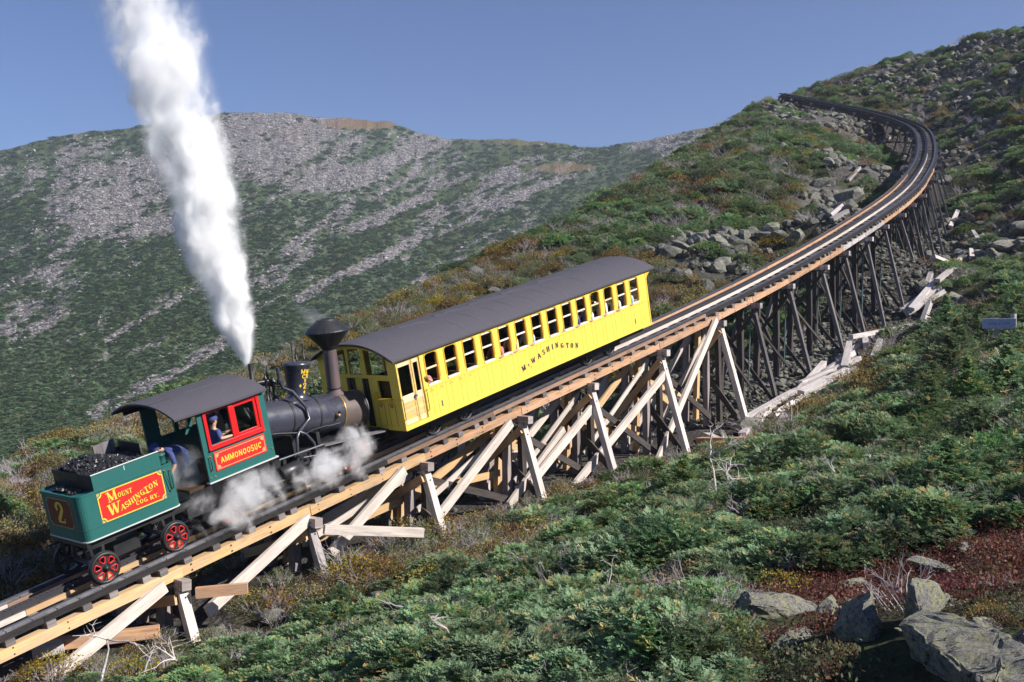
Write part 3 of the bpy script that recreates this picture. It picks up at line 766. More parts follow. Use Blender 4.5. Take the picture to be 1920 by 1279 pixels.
# planks running along the trestle from bent to bent
Z = Vector((0, 0, 1))
for k in range(len(bent_info) - 1):
    s, P, T, N, feet, zc = bent_info[k]; s2, P2, T2, N2, feet2, zc2 = bent_info[k + 1]
    if s < 16.5 and s > -12:
        wn = 1.30 if s < 0 else 1.18
        a = P2 + N2 * wn + Z * (zc2 - 0.02) - T2 * 0.12
        f = feet[1][0]
        b = Vector((f.x, f.y, f.z + 0.42)) + N * 0.05 + T * 0.25
        if s2 == -6.6:
            b = tp(-8.6, 1.75, 0); b.z = gz(b.x, b.y) - .1
        if s2 < -8: continue
        if s > -5:
            # second, partly hidden plank in the middle plane and crossing planks on the far side
            a = P2 - N2 * 0.30 + Z * (zc2 - 0.5); b = P - N * 0.35 + Z * (feet[1][0].z - P.z + 0.6)
            tpart("longitudinal_brace", a, b, 0.08, 0.24, M["bleached"] if k % 2 else M["new_timber"], trestle, up=Z)
            a = P - N * 0.62 + Z * (zc - 0.45); b = P2 - N2 * 0.70 + Z * (feet2[1][0].z - P2.z + 0.7)
            tpart("longitudinal_brace", a, b, 0.07, 0.26, M["new_timber"], trestle, up=Z)
            a = P2 - N2 * 0.95 + Z * (zc2 - 0.2); b = P - N * 1.1 + Z * (feet[-1][0].z - P.z + 0.4)
            tpart("longitudinal_brace", a, b, 0.08, 0.22, M["post"], trestle, up=Z)
            a = P2 + N2 * 0.55 + Z * (zc2 - 0.25); b = P + N * 0.75 + Z * (feet[1][0].z - P.z + 0.9)
            tpart("longitudinal_brace", a, b, 0.05, 0.16, M["bleached"], trestle, up=Z)
            a = P - N * 0.95 + Z * (zc - 0.25); b = P2 - N2 * 1.05 + Z * (feet2[-1][0].z - P2.z + 0.5)
            tpart("longitudinal_brace", a, b, 0.06, 0.18, M["old_timber"], trestle, up=Z)
            a = P + N * 0.05 + Z * (zc - 0.9); b = P2 + N2 * 0.15 + Z * (feet2[1][0].z - P2.z + 1.1)
            tpart("longitudinal_brace", a, b, 0.06, 0.20, M["new_timber"], trestle, up=Z)
            a = P + N * 0.58 + Z * (zc - 0.3); b = P2 + N2 * 0.9 + Z * (feet2[1][0].z - P2.z + 0.3)
            tpart("longitudinal_brace", a, b, 0.07, 0.20, M["dark_post"], trestle, up=Z)
    elif s < 66:
        a = P + N * 0.75 + Z * (zc - 0.35); b = P2 + N2 * 1.2 + Z * (feet2[1][0].z - P2.z + 0.5)
        tpart("longitudinal_brace", a, b, 0.06, 0.10, M["dark_post"], trestle, up=Z)
        a = P - N * 0.75 + Z * (zc - 0.35); b = P2 - N2 * 1.2 + Z * (feet2[-1][0].z - P2.z + 0.5)
        tpart("longitudinal_brace", a, b, 0.10, 0.16, M["dark_post"], trestle, up=Z)
    # stringers
    for w in (0.845, -0.845):
        jog = 0.012 if k % 2 else -0.006
        a = P + N * (w + jog) - Z * 0.0; b = P2 + N2 * (w + jog)
        au = track(s)[3]; bu = track(s2)[3]
        mt = M["stringer"]
        if s < -1.5: mt = M["new_timber"]
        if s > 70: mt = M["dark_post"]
        if 30 < s < 38: mt = M["old_timber"]
        tpart("stringer", a - au * 0.372 + (a - b).normalized() * -0.006, b - bu * 0.372, 0.20, 0.225, mt, trestle, up=au)
        if s > 66: tpart("stringer", a - au * 0.372 - N * (0.55 * w), b - bu * 0.372 - N2 * (0.55 * w), 0.20, 0.225, M["dark_post"], trestle, up=au)

for s1_, h1_, w1_, s2_, h2_, w2_, ex in ((-7.25, -.47, 1.10, -9.55, -1.0, 1.28, .5), (-3.3, -.50, 1.10, -5.82, -1.2, 1.2, .6), (-.05, -.44, 1.10, -2.3, -1.27, 1.2, .6), (4.4, -.54, 1.08, .72, -2.02, 1.25, .5), (6.95, -1.58, .95, 4.1, -2.7, 1.1, .3), (8.3, -1.28, 1.12, 5.2, -2.35, 1.2, .4), (12.7, -1.30, 1.25, 7.3, -3.15, 1.2, .5), (16.9, -.40, 1.10, 11.4, -4.15, 1.3, .3)):
    a = tp(s1_, w1_, h1_); b = tp(s2_, w2_, h2_); d_ = (b - a).normalized()
    tpart("longitudinal_brace", a - d_ * .12, b + d_ * ex, 0.10, 0.26, M["bleached"], trestle, up=Z)
# bolt heads where the timbers meet
m = MB()
for s, P, T, N, feet, zc in bent_info:
    if s > 45: continue
    for w_ in (.55, .95, 1.2):
        for dz in (-.05, .05): m.lathe([(.022, 0), (.022, .015), (0, .02)], rel(P + N * w_ + Z * (zc + dz) - T * .137), -T, 6, smooth=False)
    for ds in (.25, 1.3, 2.4):
        for dh in (-.30, -.43):
            p_ = tp(s + ds, .947, dh); m.lathe([(.02, 0), (.02, .012), (0, .016)], rel(p_), track(s)[2], 6, smooth=False)
    f3, top = feet[1]
    for f_ in (.12, .85): m.lathe([(.022, 0), (.022, .02), (0, .025)], rel(top.lerp(f3, f_) + N * .112), N, 6, smooth=False)
tag(m.build("bolt_head", M["darkrod"], trestle), kind="stuff")
# dark crib timbers that carry the upper curve just above the rocks
for a, b in zip(range(98, 150, 4), range(102, 154, 4)):
    b = min(b, 151.3)
    for w in (.80, -.80):
        for h_ in (-.62, -.87):
            tpart("crib_timber", tp(a + .02, w * (1.0 if h_ > -.7 else 1.08), h_), tp(b - .02, w * (1.0 if h_ > -.7 else 1.08), h_), .24, .24, M["dark_post"], trestle, up=track(a)[3])
# struts from cap ends to the bank on the near side
for s, ds, dw in ((-6.6, 1.0, .7), (-3.0, 2.55, 1.0)):
    P, T, N, U = track(s)
    a = P + N * 1.36 + Z * (-0.80) + T * 0.16
    e = P + N * (1.36 + dw) + T * ds
    e.z = a.z - 0.30 if s > -4 else a.z + 0.06
    tpart("bank_strut", a, e, 0.16, 0.22, M["bleached"] if s > -4 else M["stringer"], trestle, up=Z)
# low retaining timbers by the lower end

# ------------------------------------------------------------------ the track on top
trk = empty("railway_track", Matrix.Translation(TRL), "narrow cog railway track with a toothed rack between its rails", "track")
def sweep(segs, w, h, ww, hh, name, mat, parent, s0, s1, step=1.0):
    ns = max(1, int(math.ceil((s1 - s0) / step)))
    m = MB(); ringv = []
    o = random.random() * 30
    for i in range(ns + 1):
        s = s0 + (s1 - s0) * i / ns
        P, T, N, U = track(s)
        for x, y in ((-ww / 2, -hh / 2), (ww / 2, -hh / 2), (ww / 2, hh / 2), (-ww / 2, hh / 2)):
            ringv.append(rel(P + N * (w + x) + U * (h + y)))
    fs, uvs = [], []
    for i in range(ns):
        for k in range(4):
            k2 = (k + 1) % 4
            fs.append((i * 4 + k, i * 4 + k2, i * 4 + 4 + k2, i * 4 + 4 + k))
            L0, L1 = o + (s1 - s0) * i / ns, o + (s1 - s0) * (i + 1) / ns; wd = ww if k % 2 == 0 else hh
            uvs.append([(L0, k * 3), (L0, k * 3 + wd), (L1, k * 3 + wd), (L1, k * 3)])
    fs += [(3, 2, 1, 0), tuple(ns * 4 + k for k in range(4))]; uvs += [[(o, 9), (o, 9.2), (o + .1, 9.2), (o + .1, 9)]] * 2
    m.add(ringv, fs, 0, False, uvs)
    return m.build(name, mat, parent)

# ties
tie_meshes = []
for k in range(6):
    m = MB(); m.beam((-0.955, 0, 0), (0.955, 0, 0), 0.19, 0.125, (0, 0, 1)); tie_meshes.append(m.mesh("tie", M["tie"]))
s = -14.5; n_t = 0
while s < 151 and n_t < 300:
    P, T, N, U = track(s)
    mt = Matrix((N, T, U)).transposed().to_4x4()
    mt = mt @ Matrix.Rotation(random.uniform(-0.02, 0.02), 4, "Z")
    mt.translation = rel(P - U * 0.197 + N * random.uniform(-0.03, 0.035))
    obj("tie", random.choice(tie_meshes), trk, mt); n_t += 1
    s += random.choice((0.38, 0.62, 0.74, 0.82)) if s < 40 else 0.64

BR = [-14.5, -9.6, -4.6, -0.3, 4.0, 8.3, 12.4, 16.6, 21, 25.4, 30, 34.5, 39, 44, 49, 54, 59, 64, 70, 76, 82, 90, 98, 106, 114, 122, 130, 138, 146, 151.5]
for a, b in zip(BR[:-1], BR[1:]):
    st = 4.0 if b < 14 else 1.0
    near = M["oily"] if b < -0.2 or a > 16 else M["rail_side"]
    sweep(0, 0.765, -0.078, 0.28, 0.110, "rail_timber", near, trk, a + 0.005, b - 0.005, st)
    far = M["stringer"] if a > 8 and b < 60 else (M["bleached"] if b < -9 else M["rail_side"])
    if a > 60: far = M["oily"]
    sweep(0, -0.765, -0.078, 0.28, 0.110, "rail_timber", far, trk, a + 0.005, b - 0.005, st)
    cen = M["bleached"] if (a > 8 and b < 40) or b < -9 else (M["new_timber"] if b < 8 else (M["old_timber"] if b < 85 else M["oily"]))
    sweep(0, 0.0, -0.078, 0.30, 0.110, "rack_timber", cen, trk, a + 0.005, b - 0.005, st)
for w in (0.735, -0.735):
    rl = sweep(0, w + (.02 if w > 0 else -.02), -0.016, 0.22, 0.010, "rail", M["rail"], trk, -14.5, 151.5, 1.0)
    sweep(0, w, 0.017, 0.055, 0.054, "rail_head", M["rail_bright"], rl, -14.5, 151.5, 1.0)
rk = sweep(0, 0.0, -0.015, 0.22, 0.012, "rack", M["rail"], trk, -14.5, 151.5, 1.0)
for w in (-0.07, 0.07):
    sweep(0, w, 0.047, 0.022, 0.11, "rack_bar", M["rail"], rk, -14.5, 151.5, 1.0)
m = MB()
s = -14.4
while s < 60:
    m.tube([rel(tp(s, -0.06, 0.065)), rel(tp(s, 0.06, 0.065))], 0.02, 5); s += 0.11
tag(m.build("rack_pin", M["rail_bright"], rk), kind="stuff")
m = MB(); s = -14.3
while s < 60:
    for w in (0.66, 0.81, -0.66, -0.81, 0.095, -0.095):
        p = tp(s + random.uniform(-.03, .03), w, -0.008); U = track(s)[3]
        m.lathe([(0.014, 0), (0.014, 0.018), (0.0, 0.022)], rel(p), U, 5, smooth=False)
    s += 0.5
tag(m.build("spike", M["rail"], trk), kind="stuff")

# ------------------------------------------------------------------ rolling stock: local frame x = uphill, y = away from the near side, z = up from rail top
M["green"] = m_paint("dark_green_paint", (0.018, 0.118, 0.108), 0.4, 0.55, (0.05, 0.055, 0.05), 0.45, scale=2.5)
M["red"] = m_paint("signal_red_paint", (0.56, 0.010, 0.012), 0.4, 0.18, (0.12, 0.02, 0.02), 0.4)
M["panel_red"] = m_paint("panel_red_paint", (0.66, 0.022, 0.018), 0.45, 0.18, (0.2, 0.03, 0.03), 0.35)
M["dark_red"] = m_paint("maroon_paint", (0.14, 0.022, 0.018), 0.5, 0.3)
M["gold"] = m_paint("gold_paint", (0.80, 0.54, 0.06), 0.45, 0.12, (0.4, 0.2, 0.03), 0.4)
M["gold_dull"] = m_paint("dull_gold_paint", (0.45, 0.36, 0.16), 0.5, 0.3)
M["cream"] = m_paint("worn_white_edge", (0.55, 0.57, 0.55), 0.6, 0.5, (0.05, 0.10, 0.09), 0.3, scale=9)
M["roof"] = m_paint("roof_felt", (0.080, 0.075, 0.090), 0.72, 0.5, (0.035, 0.035, 0.04), 0.35, scale=1.6, streak=False)
M["yellow"] = m_paint("yellow_coach_paint", (0.80, 0.61, 0.095), 0.45, 0.5, (0.36, 0.22, 0.05), 0.35, scale=1.7)
M["yellow_trim"] = m_paint("yellow_trim_paint", (0.74, 0.46, 0.03), 0.45, 0.2, (0.3, 0.15, 0.03), 0.35)
M["ochre"] = m_paint("ochre_paint_and_jamb_shade", (0.52, 0.24, 0.04), 0.5, 0.25, (0.2, 0.1, 0.03), 0.3)
M["sash"] = m_paint("white_sash_paint", (0.78, 0.72, 0.64), 0.5, 0.2, (0.4, 0.32, 0.22), 0.3)
M["door"] = m_wood("worn_varnished_door", (0.55, 0.35, 0.10), (0.74, 0.52, 0.20), (0.76, 0.66, 0.42), 0.6, 0.6, 0.1, 0.8)
M["door_rail"] = m_paint("worn_cream_door_rail", (0.75, 0.60, 0.38), 0.5, 0.35, (0.45, 0.25, 0.08), 0.3, scale=6)
M["iron"] = m_metal("black_iron", (0.018, 0.018, 0.021), 0.42, 0.3, (0.04, 0.033, 0.03), 0.0, 0.5)
M["boiler"] = m_metal("boiler_jacket", (0.040, 0.042, 0.060), 0.27, 0.35, (0.055, 0.048, 0.05), 0.0, 0.75)
M["smokebox"] = m_metal("heat_rusted_smokebox", (0.105, 0.082, 0.076), 0.42, 0.6, (0.15, 0.085, 0.055), 0.0, 0.5)
M["stack"] = m_metal("heat_rusted_stack", (0.085, 0.064, 0.070), 0.5, 0.6, (0.14, 0.075, 0.065), 0.0, 0.5)
M["brass"] = m_metal("brass_band", (0.55, 0.36, 0.14), 0.3, 0.3, (0.2, 0.12, 0.05), 0.7, 0.6)
M["steel"] = m_metal("grey_steel", (0.22, 0.22, 0.24), 0.4, 0.3, (0.06, 0.05, 0.045), 0.6, 0.5)
M["dark_wood"] = m_wood("dark_interior_wood", (0.05, 0.03, 0.018), (0.09, 0.055, 0.03), (0.02, 0.015, 0.01), 0.3, 0.7, 0.2)
M["grey_plank"] = m_wood("grey_footboard", (0.13, 0.12, 0.125), (0.22, 0.205, 0.21), (0.04, 0.04, 0.04), 0.4, 0.8, 0.2)
M["navy"] = m_plain("navy_lettering", (0.022, 0.026, 0.075), 0.5)
M["line"] = m_plain("dark_lining", (0.06, 0.035, 0.012), 0.6)
M["coal"] = m_metal("coal_lumps", (0.018, 0.018, 0.020), 0.35, 0.3, (0.05, 0.048, 0.052), 0.0, 0.55)

def m_glass():
    t = NT("window_glass")
    g = t.n("ShaderNodeBsdfGlossy"); g.inputs["Roughness"].default_value = 0.03
    tr = t.n("ShaderNodeBsdfTransparent"); tr.inputs["Color"].default_value = (0.82, 0.86, 0.84, 1)
    fr = t.n("ShaderNodeFresnel"); fr.inputs["IOR"].default_value = 1.45
    mx = t.n("ShaderNodeMixShader")
    t.t.links.new(fr.outputs[0], mx.inputs[0]); t.t.links.new(tr.outputs[0], mx.inputs[1]); t.t.links.new(g.outputs[0], mx.inputs[2])
    t.t.links.new(mx.outputs[0], t.out.inputs["Surface"])
    return t.m
M["glass"] = m_glass()

def vehicle(name, s0, label, cat):
    P, T, N, U = track(0)
    mt = Matrix((T, -N, U)).transposed().to_4x4(); mt.translation = ORIG + T * s0
    return empty(name, mt, label, cat)

# ---- lettering: strokes drawn as flat ribbons. side(u, v, d): u along, v up, d off the surface
GL = {
 "M": (1.05, [("t", [(.14, 0), (.14, 1)]), ("T", [(.14, 1), (.52, .08)]), ("t", [(.52, .08), (.9, 1)]), ("T", [(.9, 0), (.9, 1)])], [(.14, 0), (.9, 0), (.1, 1), (.94, 1)]),
 "O": (.9, [("o", (.45, .5, .36, .46, 0, 360))], []),
 "U": (.88, [("T", [(.2, 1), (.2, .32)]), ("a", (.45, .32, .25, .29, 180, 360)), ("t", [(.7, .32), (.7, 1)])], [(.2, 1), (.7, 1)]),
 "N": (.92, [("t", [(.18, 0), (.18, 1)]), ("T", [(.18, .97), (.75, .03)]), ("t", [(.75, 0), (.75, 1)])], [(.18, 0), (.18, 1), (.75, 1)]),
 "T": (.84, [("T", [(.42, 0), (.42, 1)]), ("h", [(.06, .95), (.78, .95)]), ("t", [(.09, .95), (.07, .7)]), ("t", [(.75, .95), (.77, .7)])], [(.42, 0)]),
 "W": (1.22, [("T", [(.1, 1), (.36, .03)]), ("t", [(.36, .03), (.6, .85)]), ("T", [(.58, .9), (.84, .03)]), ("t", [(.84, .03), (1.1, 1)])], [(.1, 1), (.58, 1), (1.1, 1)]),
 "A": (.92, [("t", [(.12, 0), (.46, .98)]), ("T", [(.46, .98), (.8, 0)]), ("h", [(.26, .34), (.66, .34)])], [(.12, 0), (.8, 0)]),
 "S": (.74, [("a", (.37, .73, .25, .23, 20, 270)), ("a", (.37, .27, .27, .23, -160, 90))], []),
 "H": (.92, [("T", [(.2, 0), (.2, 1)]), ("T", [(.73, 0), (.73, 1)]), ("h", [(.2, .52), (.73, .52)])], [(.2, 0), (.2, 1), (.73, 0), (.73, 1)]),
 "I": (.46, [("T", [(.23, 0), (.23, 1)])], [(.23, 0), (.23, 1)]),
 "G": (.9, [("o", (.47, .5, .36, .46, 40, 320)), ("T", [(.74, .05), (.74, .44)]), ("h", [(.5, .44), (.84, .44)])], []),
 "C": (.84, [("o", (.46, .5, .36, .46, 42, 318)), ("t", [(.72, .98), (.72, .7)])], []),
 "R": (.9, [("T", [(.22, 0), (.22, 1)]), ("h", [(.22, .95), (.5, .95)]), ("a", (.5, .74, .22, .21, -90, 90)), ("h", [(.22, .5), (.5, .5)]), ("T", [(.46, .5), (.8, 0)])], [(.22, 0), (.82, 0)]),
 "Y": (.9, [("T", [(.12, 1), (.45, .45)]), ("t", [(.45, .45), (.78, 1)]), ("T", [(.45, .5), (.45, 0)])], [(.12, 1), (.78, 1), (.45, 0)]),
 ".": (.3, [("T", [(.12, 0), (.12, .16)])], []),
 "1": (.5, [("T", [(.27, 0), (.27, 1)]), ("t", [(.27, .98), (.08, .8)])], [(.27, 0)]),
 "2": (.75, [("a", (.36, .72, .25, .25, 190, -40)), ("T", [(.54, .58), (.14, .1)]), ("h", [(.08, .07), (.68, .07)]), ("t", [(.66, .05), (.7, .24)]), ("d", (.15, .7))], []),
 "E": (.78, [("T", [(.2, 0), (.2, 1)]), ("h", [(.2, .95), (.7, .95)]), ("h", [(.2, .5), (.58, .5)]), ("h", [(.2, .05), (.7, .05)])], []),
 "L": (.74, [("T", [(.2, 0), (.2, 1)]), ("h", [(.2, .05), (.68, .05)])], []),
 "D": (.88, [("T", [(.2, 0), (.2, 1)]), ("h", [(.2, .95), (.4, .95)]), ("h", [(.2, .05), (.4, .05)]), ("a", (.4, .5, .36, .45, -90, 90))], []),
 "K": (.85, [("T", [(.2, 0), (.2, 1)]), ("t", [(.24, .42), (.72, 1)]), ("T", [(.38, .58), (.76, 0)])], []),
}
def letter(m, ch, fn, u0, v0, hgt, wscale=1.0, slant=0.0, rot=0.0, style="serif", mi=0, depth=0.004, cnt=[0]):
    w, strokes, serifs = GL[ch]
    th = {"serif": {"T": .22, "t": .085, "h": .085}, "sans": {"T": .19, "t": .18, "h": .17}}[style]
    cr, sr = math.cos(rot), math.sin(rot)
    def P(x, y):
        x = x * wscale + slant * y
        x, y = x * cr - y * sr, x * sr + y * cr
        return u0 + x * hgt, v0 + y * hgt
    def ribbon(pts, ws):
        cnt[0] += 1
        e = (cnt[0] % 9) * 0.00035
        top, n = [], len(pts)
        A, B = [], []
        for i in range(n):
            dx = pts[min(i + 1, n - 1)][0] - pts[max(i - 1, 0)][0]; dy = pts[min(i + 1, n - 1)][1] - pts[max(i - 1, 0)][1]
            L = math.hypot(dx, dy) or 1; nx, ny = -dy / L, dx / L
            h = ws[i] / 2
            A.append(P(pts[i][0] + nx * h, pts[i][1] + ny * h)); B.append(P(pts[i][0] - nx * h, pts[i][1] - ny * h))
        vs = [fn(x, y, depth + e) for x, y in A] + [fn(x, y, depth + e) for x, y in B]
        m.add(vs, [(i, i + 1, n + i + 1, n + i) for i in range(n - 1)], mi)
    for st in strokes:
        k = st[0]
        if k in "Tth":
            ribbon(st[1], [th[k]] * 2)
        elif k in "oa":
            cx, cy, rx, ry, a0, a1 = st[1]
            n = max(6, int(abs(a1 - a0) / 22))
            pts, ws = [], []
            for i in range(n + 1):
                a = R(a0 + (a1 - a0) * i / n)
                rx2 = rx - (th["T"] / 2 - .04 if k == "o" else 0); ry2 = ry - (th["t"] / 2 - .02 if k == "o" else 0)
                pts.append((cx + rx2 * math.cos(a), cy + ry2 * math.sin(a)))
                ws.append(th["t"] + (th["T"] - th["t"]) * abs(math.cos(a)) ** 1.5)
            ribbon(pts, ws)
        elif k == "d":
            x, y = st[1]; ribbon([(x - .08, y - .03), (x + .08, y - .03)], [.16, .16])
    if style == "serif":
        for x, y in serifs:
            yy = .035 if y == 0 else .965
            ribbon([(x - .17, yy), (x + .17, yy)], [.07, .07])
    return w * wscale * hgt
def text_line(m, txt, fn, u0, v0, hgt, width=None, base=None, style="serif", gap=0.06, mi=0, slant=0.0, hfn=None, depth=0.004):
    tot = sum((0.45 if c == " " else GL[c][0] + gap) for c in txt)
    sc = 1.0 if width is None else width / (tot * hgt)
    u = u0
    for c in txt:
        if c == " ": u += 0.45 * hgt * sc; continue
        f = (u - u0) / (width or 1)
        v = v0 + (base(f) if base else 0)
        sl = 0
        if base: sl = math.atan2(base(min(1, f + .05)) - base(max(0, f - .05)), 0.1 * (width or 1)) * 0.75
        letter(m, c, fn, u, v, hgt if hfn is None else hgt * hfn(f), sc, slant, sl, style, mi, depth)
        u += (GL[c][0] + gap) * hgt * sc

# ---- spoked wheel lying in the x-z plane, outer face towards -y
def add_wheel(parent, s, w, h, r, red=True, name="wheel", side=1):
    y = -w
    m = MB()
    o = (s, y, h); ax = (0, -1 * side, 0)
    m.lathe([(r * .80, -.05), (r * .80, .03), (r * .97, .03), (r, .015), (r, -.04), (r * 1.07, -.045), (r * 1.07, -.065), (r * .8, -.065), (r * .80, -.05)], o, ax, 36, caps=False)
    wh = m.build(name, M["iron"], parent)
    m = MB(); m.lathe([(r * .19, -.07), (r * .19, .05), (r * .12, .06), (r * .12, .075), (0, .078)], o, ax, 16)
    m.build("hub", M["iron"], wh)
    m = MB(); mr = MB()
    for k in range(6):
        a = 2 * math.pi * k / 6 + .2
        d = Vector((math.cos(a), 0, math.sin(a)))
        m.beam(_v(o) + d * r * .14, _v(o) + d * r * .82, r * .24, .03, (0, 1, 0), w2=r * .16)
        a2 = a + math.pi / 6
        if red:
            loop = []
            for rr, da in ((.34, -.02), (.36, .2), (.52, .26), (.7, .30), (.765, .2), (.775, 0), (.765, -.2), (.7, -.30), (.52, -.26), (.36, -.2)):
                loop.append((s + math.cos(a2 + da) * rr * r, y - .018 * side, h + math.sin(a2 + da) * rr * r))
            mr.tube(loop, r * .050, 5, closed=True)
    m.build("spokes", M["iron"], wh)
    if red: mr.build("red_rim", M["red"], wh)
    return wh

def rounded_rect(x0, y0, x1, y1, r, n=5, corners=(1, 1, 1, 1)):
    pts = []
    for (cx, cy, a0), on in zip(((x1 - r, y1 - r, 0), (x0 + r, y1 - r, 90), (x0 + r, y0 + r, 180), (x1 - r, y0 + r, 270)), corners):
        for i in range(n):
            a = R(a0 + 90 * i / (n - 1))
            if on: pts.append((cx + r * math.cos(a), cy + r * math.sin(a)))
            else:
                pts.append((cx + r * (1 if math.cos(a0 * math.pi / 180 + math.pi / 4) > 0 else -1), cy + r * (1 if math.sin(a0 * math.pi / 180 + math.pi / 4) > 0 else -1)))
    return pts
def scooped(x0, y0, x1, y1, r, n=5):
    """rectangle with concave quarter-round corners"""
    pts = []
    for cx, cy, a0 in ((x0, y0, 90), (x1, y0, 180), (x1, y1, 270), (x0, y1, 360)):
        for i in range(n):
            a = R(a0 - 90 * i / (n - 1))
            pts.append((cx + r * math.cos(a), cy + r * math.sin(a)))
    return pts

# ================================================================== coal tender
S0 = -7.3
tend = vehicle("coal_tender", S0, "dark green coal tender with red wheels and a red lettered side panel", "tender")
HW = 0.80
r0, r1 = -8.40 - S0, -6.16 - S0
m = MB()
pl = rounded_rect(r0, -HW, r1, HW, 0.16, 6)
m.prism(pl, lambda x, y, d: (x, y, d), 1.0, 1.93)
m.build("body", M["green"], tend)
m = MB(); m.prism(rounded_rect(r0 - .012, -HW - .012, r1 + .012, HW + .012, 0.165, 6), lambda x, y, d: (x, y, d), 0.975, 1.002)
m.build("bottom_flange", M["cream"], tend)
m = MB(); m.prism(rounded_rect(r0 - .008, -HW - .008, r1 + .008, HW + .008, 0.165, 6), lambda x, y, d: (x, y, d), 1.225, 1.240)
m.build("seam_strip", M["green"], tend)
m = MB(); m.ring(rounded_rect(r0 - .01, -HW - .01, r1 + .01, HW + .01, 0.165, 6), rounded_rect(r0 + .03, -HW + .03, r1 - .03, HW - .03, 0.14, 6), lambda x, y, d: (x, y, d), 1.925, 1.965)
m.build("top_edge", M["green"], tend)
# coal bunker standing on the body: black end plate, green near wall
bs, bf = -8.0 - S0, -6.45 - S0
m = MB(); m.box((bs + .0, -HW, 1.93), (bf, -HW + .018, 2.285)); m.build("bunker_side", M["green"], tend)
m = MB(); m.box((bs, HW - .018, 1.93), (bf, HW, 2.285)); m.build("bunker_side", M["iron"], tend)
m = MB(); m.add([(bs, -HW + .02, 1.932), (bs, HW - .1, 1.932), (bs - .03, HW - .02, 2.285), (bs - .01, -HW + .02, 2.285), (bs + .02, -HW + .02, 1.932), (bs + .02, HW - .1, 1.932), (bs - .01, HW - .02, 2.285), (bs + .01, -HW + .02, 2.285)], [(0, 1, 2, 3), (4, 5, 6, 7), (0, 1, 5, 4), (1, 2, 6, 5), (2, 3, 7, 6), (3, 0, 4, 7)])
m.build("bunker_end", M["iron"], tend)
m = MB(); m.tube([(bs - .01, -HW - .004, 2.29), (bf, -HW - .004, 2.29)], 0.014, 6); m.build("bunker_rim", M["cream"], tend)
m = MB(); m.box((bs + .72, -HW - .006, 2.16), (bs + .735, -HW, 2.26)); m.build("rivet_strip", M["cream"], tend)
m = MB(); m.beam((bf - .35, HW - .06, 1.93), (bf - .38, HW - .10, 2.50), .50, .03, (0, 1, 0)); m.build("bunker_board", M["grey_plank"], tend)
m = MB(); m.box((bf - .02, -.10, 1.93), (bf + .0, HW - .05, 2.42)); m.box((bf - .02, -HW + .02, 1.93), (bf, -.4, 2.2)); m.build("bunker_front", M["iron"], tend)
m = MB(); m.lathe([(.10, 0), (.10, .16), (.12, .17), (.12, .20), (0, .22)], (bf + .14, -HW + .22, 1.96), (0, 0, 1), 14); m.build("water_filler", M["green"], tend)
# side panel
side = lambda u, v, d: (u, -HW - d, v)
x0, x1, y0, y1 = -7.98 - S0, -6.48 - S0, 1.255, 1.885
pan = MB(); pan.prism(scooped(x0, y0, x1, y1, .085), side, .001, .008)
panel = pan.build("side_panel", M["panel_red"], tend)
m = MB(); m.ring(scooped(x0, y0, x1, y1, .085), scooped(x0 + .022, y0 + .022, x1 - .022, y1 - .022, .085), side, .0075, .011); m.build("gold_lining", M["gold"], panel)
m = MB()
for cx, cy, a0 in ((x0, y0, 0), (x1, y0, 90), (x1, y1, 180), (x0, y1, 270)):
    pts = [(cx, cy)] + [(cx + .068 * math.cos(R(a0 + 18 * i)), cy + .068 * math.sin(R(a0 + 18 * i))) for i in range(6)]
    m.prism(pts, side, .002, .006)
m.build("corner_ornament", M["gold_dull"], panel)
sh = S0 + 0.0
m = MB(); md = MB()
for mm, dx, dy, dp in ((md, .010, -.010, .0085), (m, 0, 0, .012)):
    U = lambda s_: s_ + .25 - S0 + dx
    V = lambda h_: h_ - .11 + dy
    letter(mm, "M", side, U(-8.01), V(1.735), .21, .92, 0.0, .10, "serif", 0, dp)
    text_line(mm, "OUNT", side, U(-7.79), V(1.765), .105, .33, None, "serif", .05, depth=dp)
    letter(mm, "W", side, U(-8.06), V(1.455), .235, .98, 0.06, .06, "serif", 0, dp)
    text_line(mm, "ASHINGTON", side, U(-7.79), V(1.475), .122, .93, lambda f: .225 * float(sstep(-.1, 1.0, f)), "serif", .03, depth=dp)
    text_line(mm, "COG RY.", side, U(-7.45), V(1.462), .092, .56, None, "serif", .06, depth=dp)
    mm.add([side(*p, dp) for p in ((U(-7.25), V(1.625)), (U(-7.15), V(1.655)), (U(-7.10), V(1.645)), (U(-7.0), V(1.655)), (U(-7.12), V(1.618)), (U(-7.17), V(1.63)))], [(0, 1, 2, 5), (2, 3, 4, 5)])
md.build("letter_shadow", M["dark_red"], panel)
m.build("lettering", M["gold"], panel)
# number panel on the rear
rear = lambda u, v, d: (r0 - d, -u, v)
m = MB(); m.prism(scooped(-.50, 1.25, .50, 1.86, .07), rear, .001, .007); rp = m.build("rear_panel", M["dark_red"], tend)
m = MB(); m.ring(scooped(-.50, 1.25, .50, 1.86, .07), scooped(-.485, 1.265, .485, 1.845, .07), rear, .0065, .009); m.build("gold_lining", M["gold_dull"], rp)
m = MB(); letter(m, "2", rear, -.17, 1.33, .46, 1.0, 0, 0, "serif", 0, .010); m.build("lettering", M["gold"], rp)
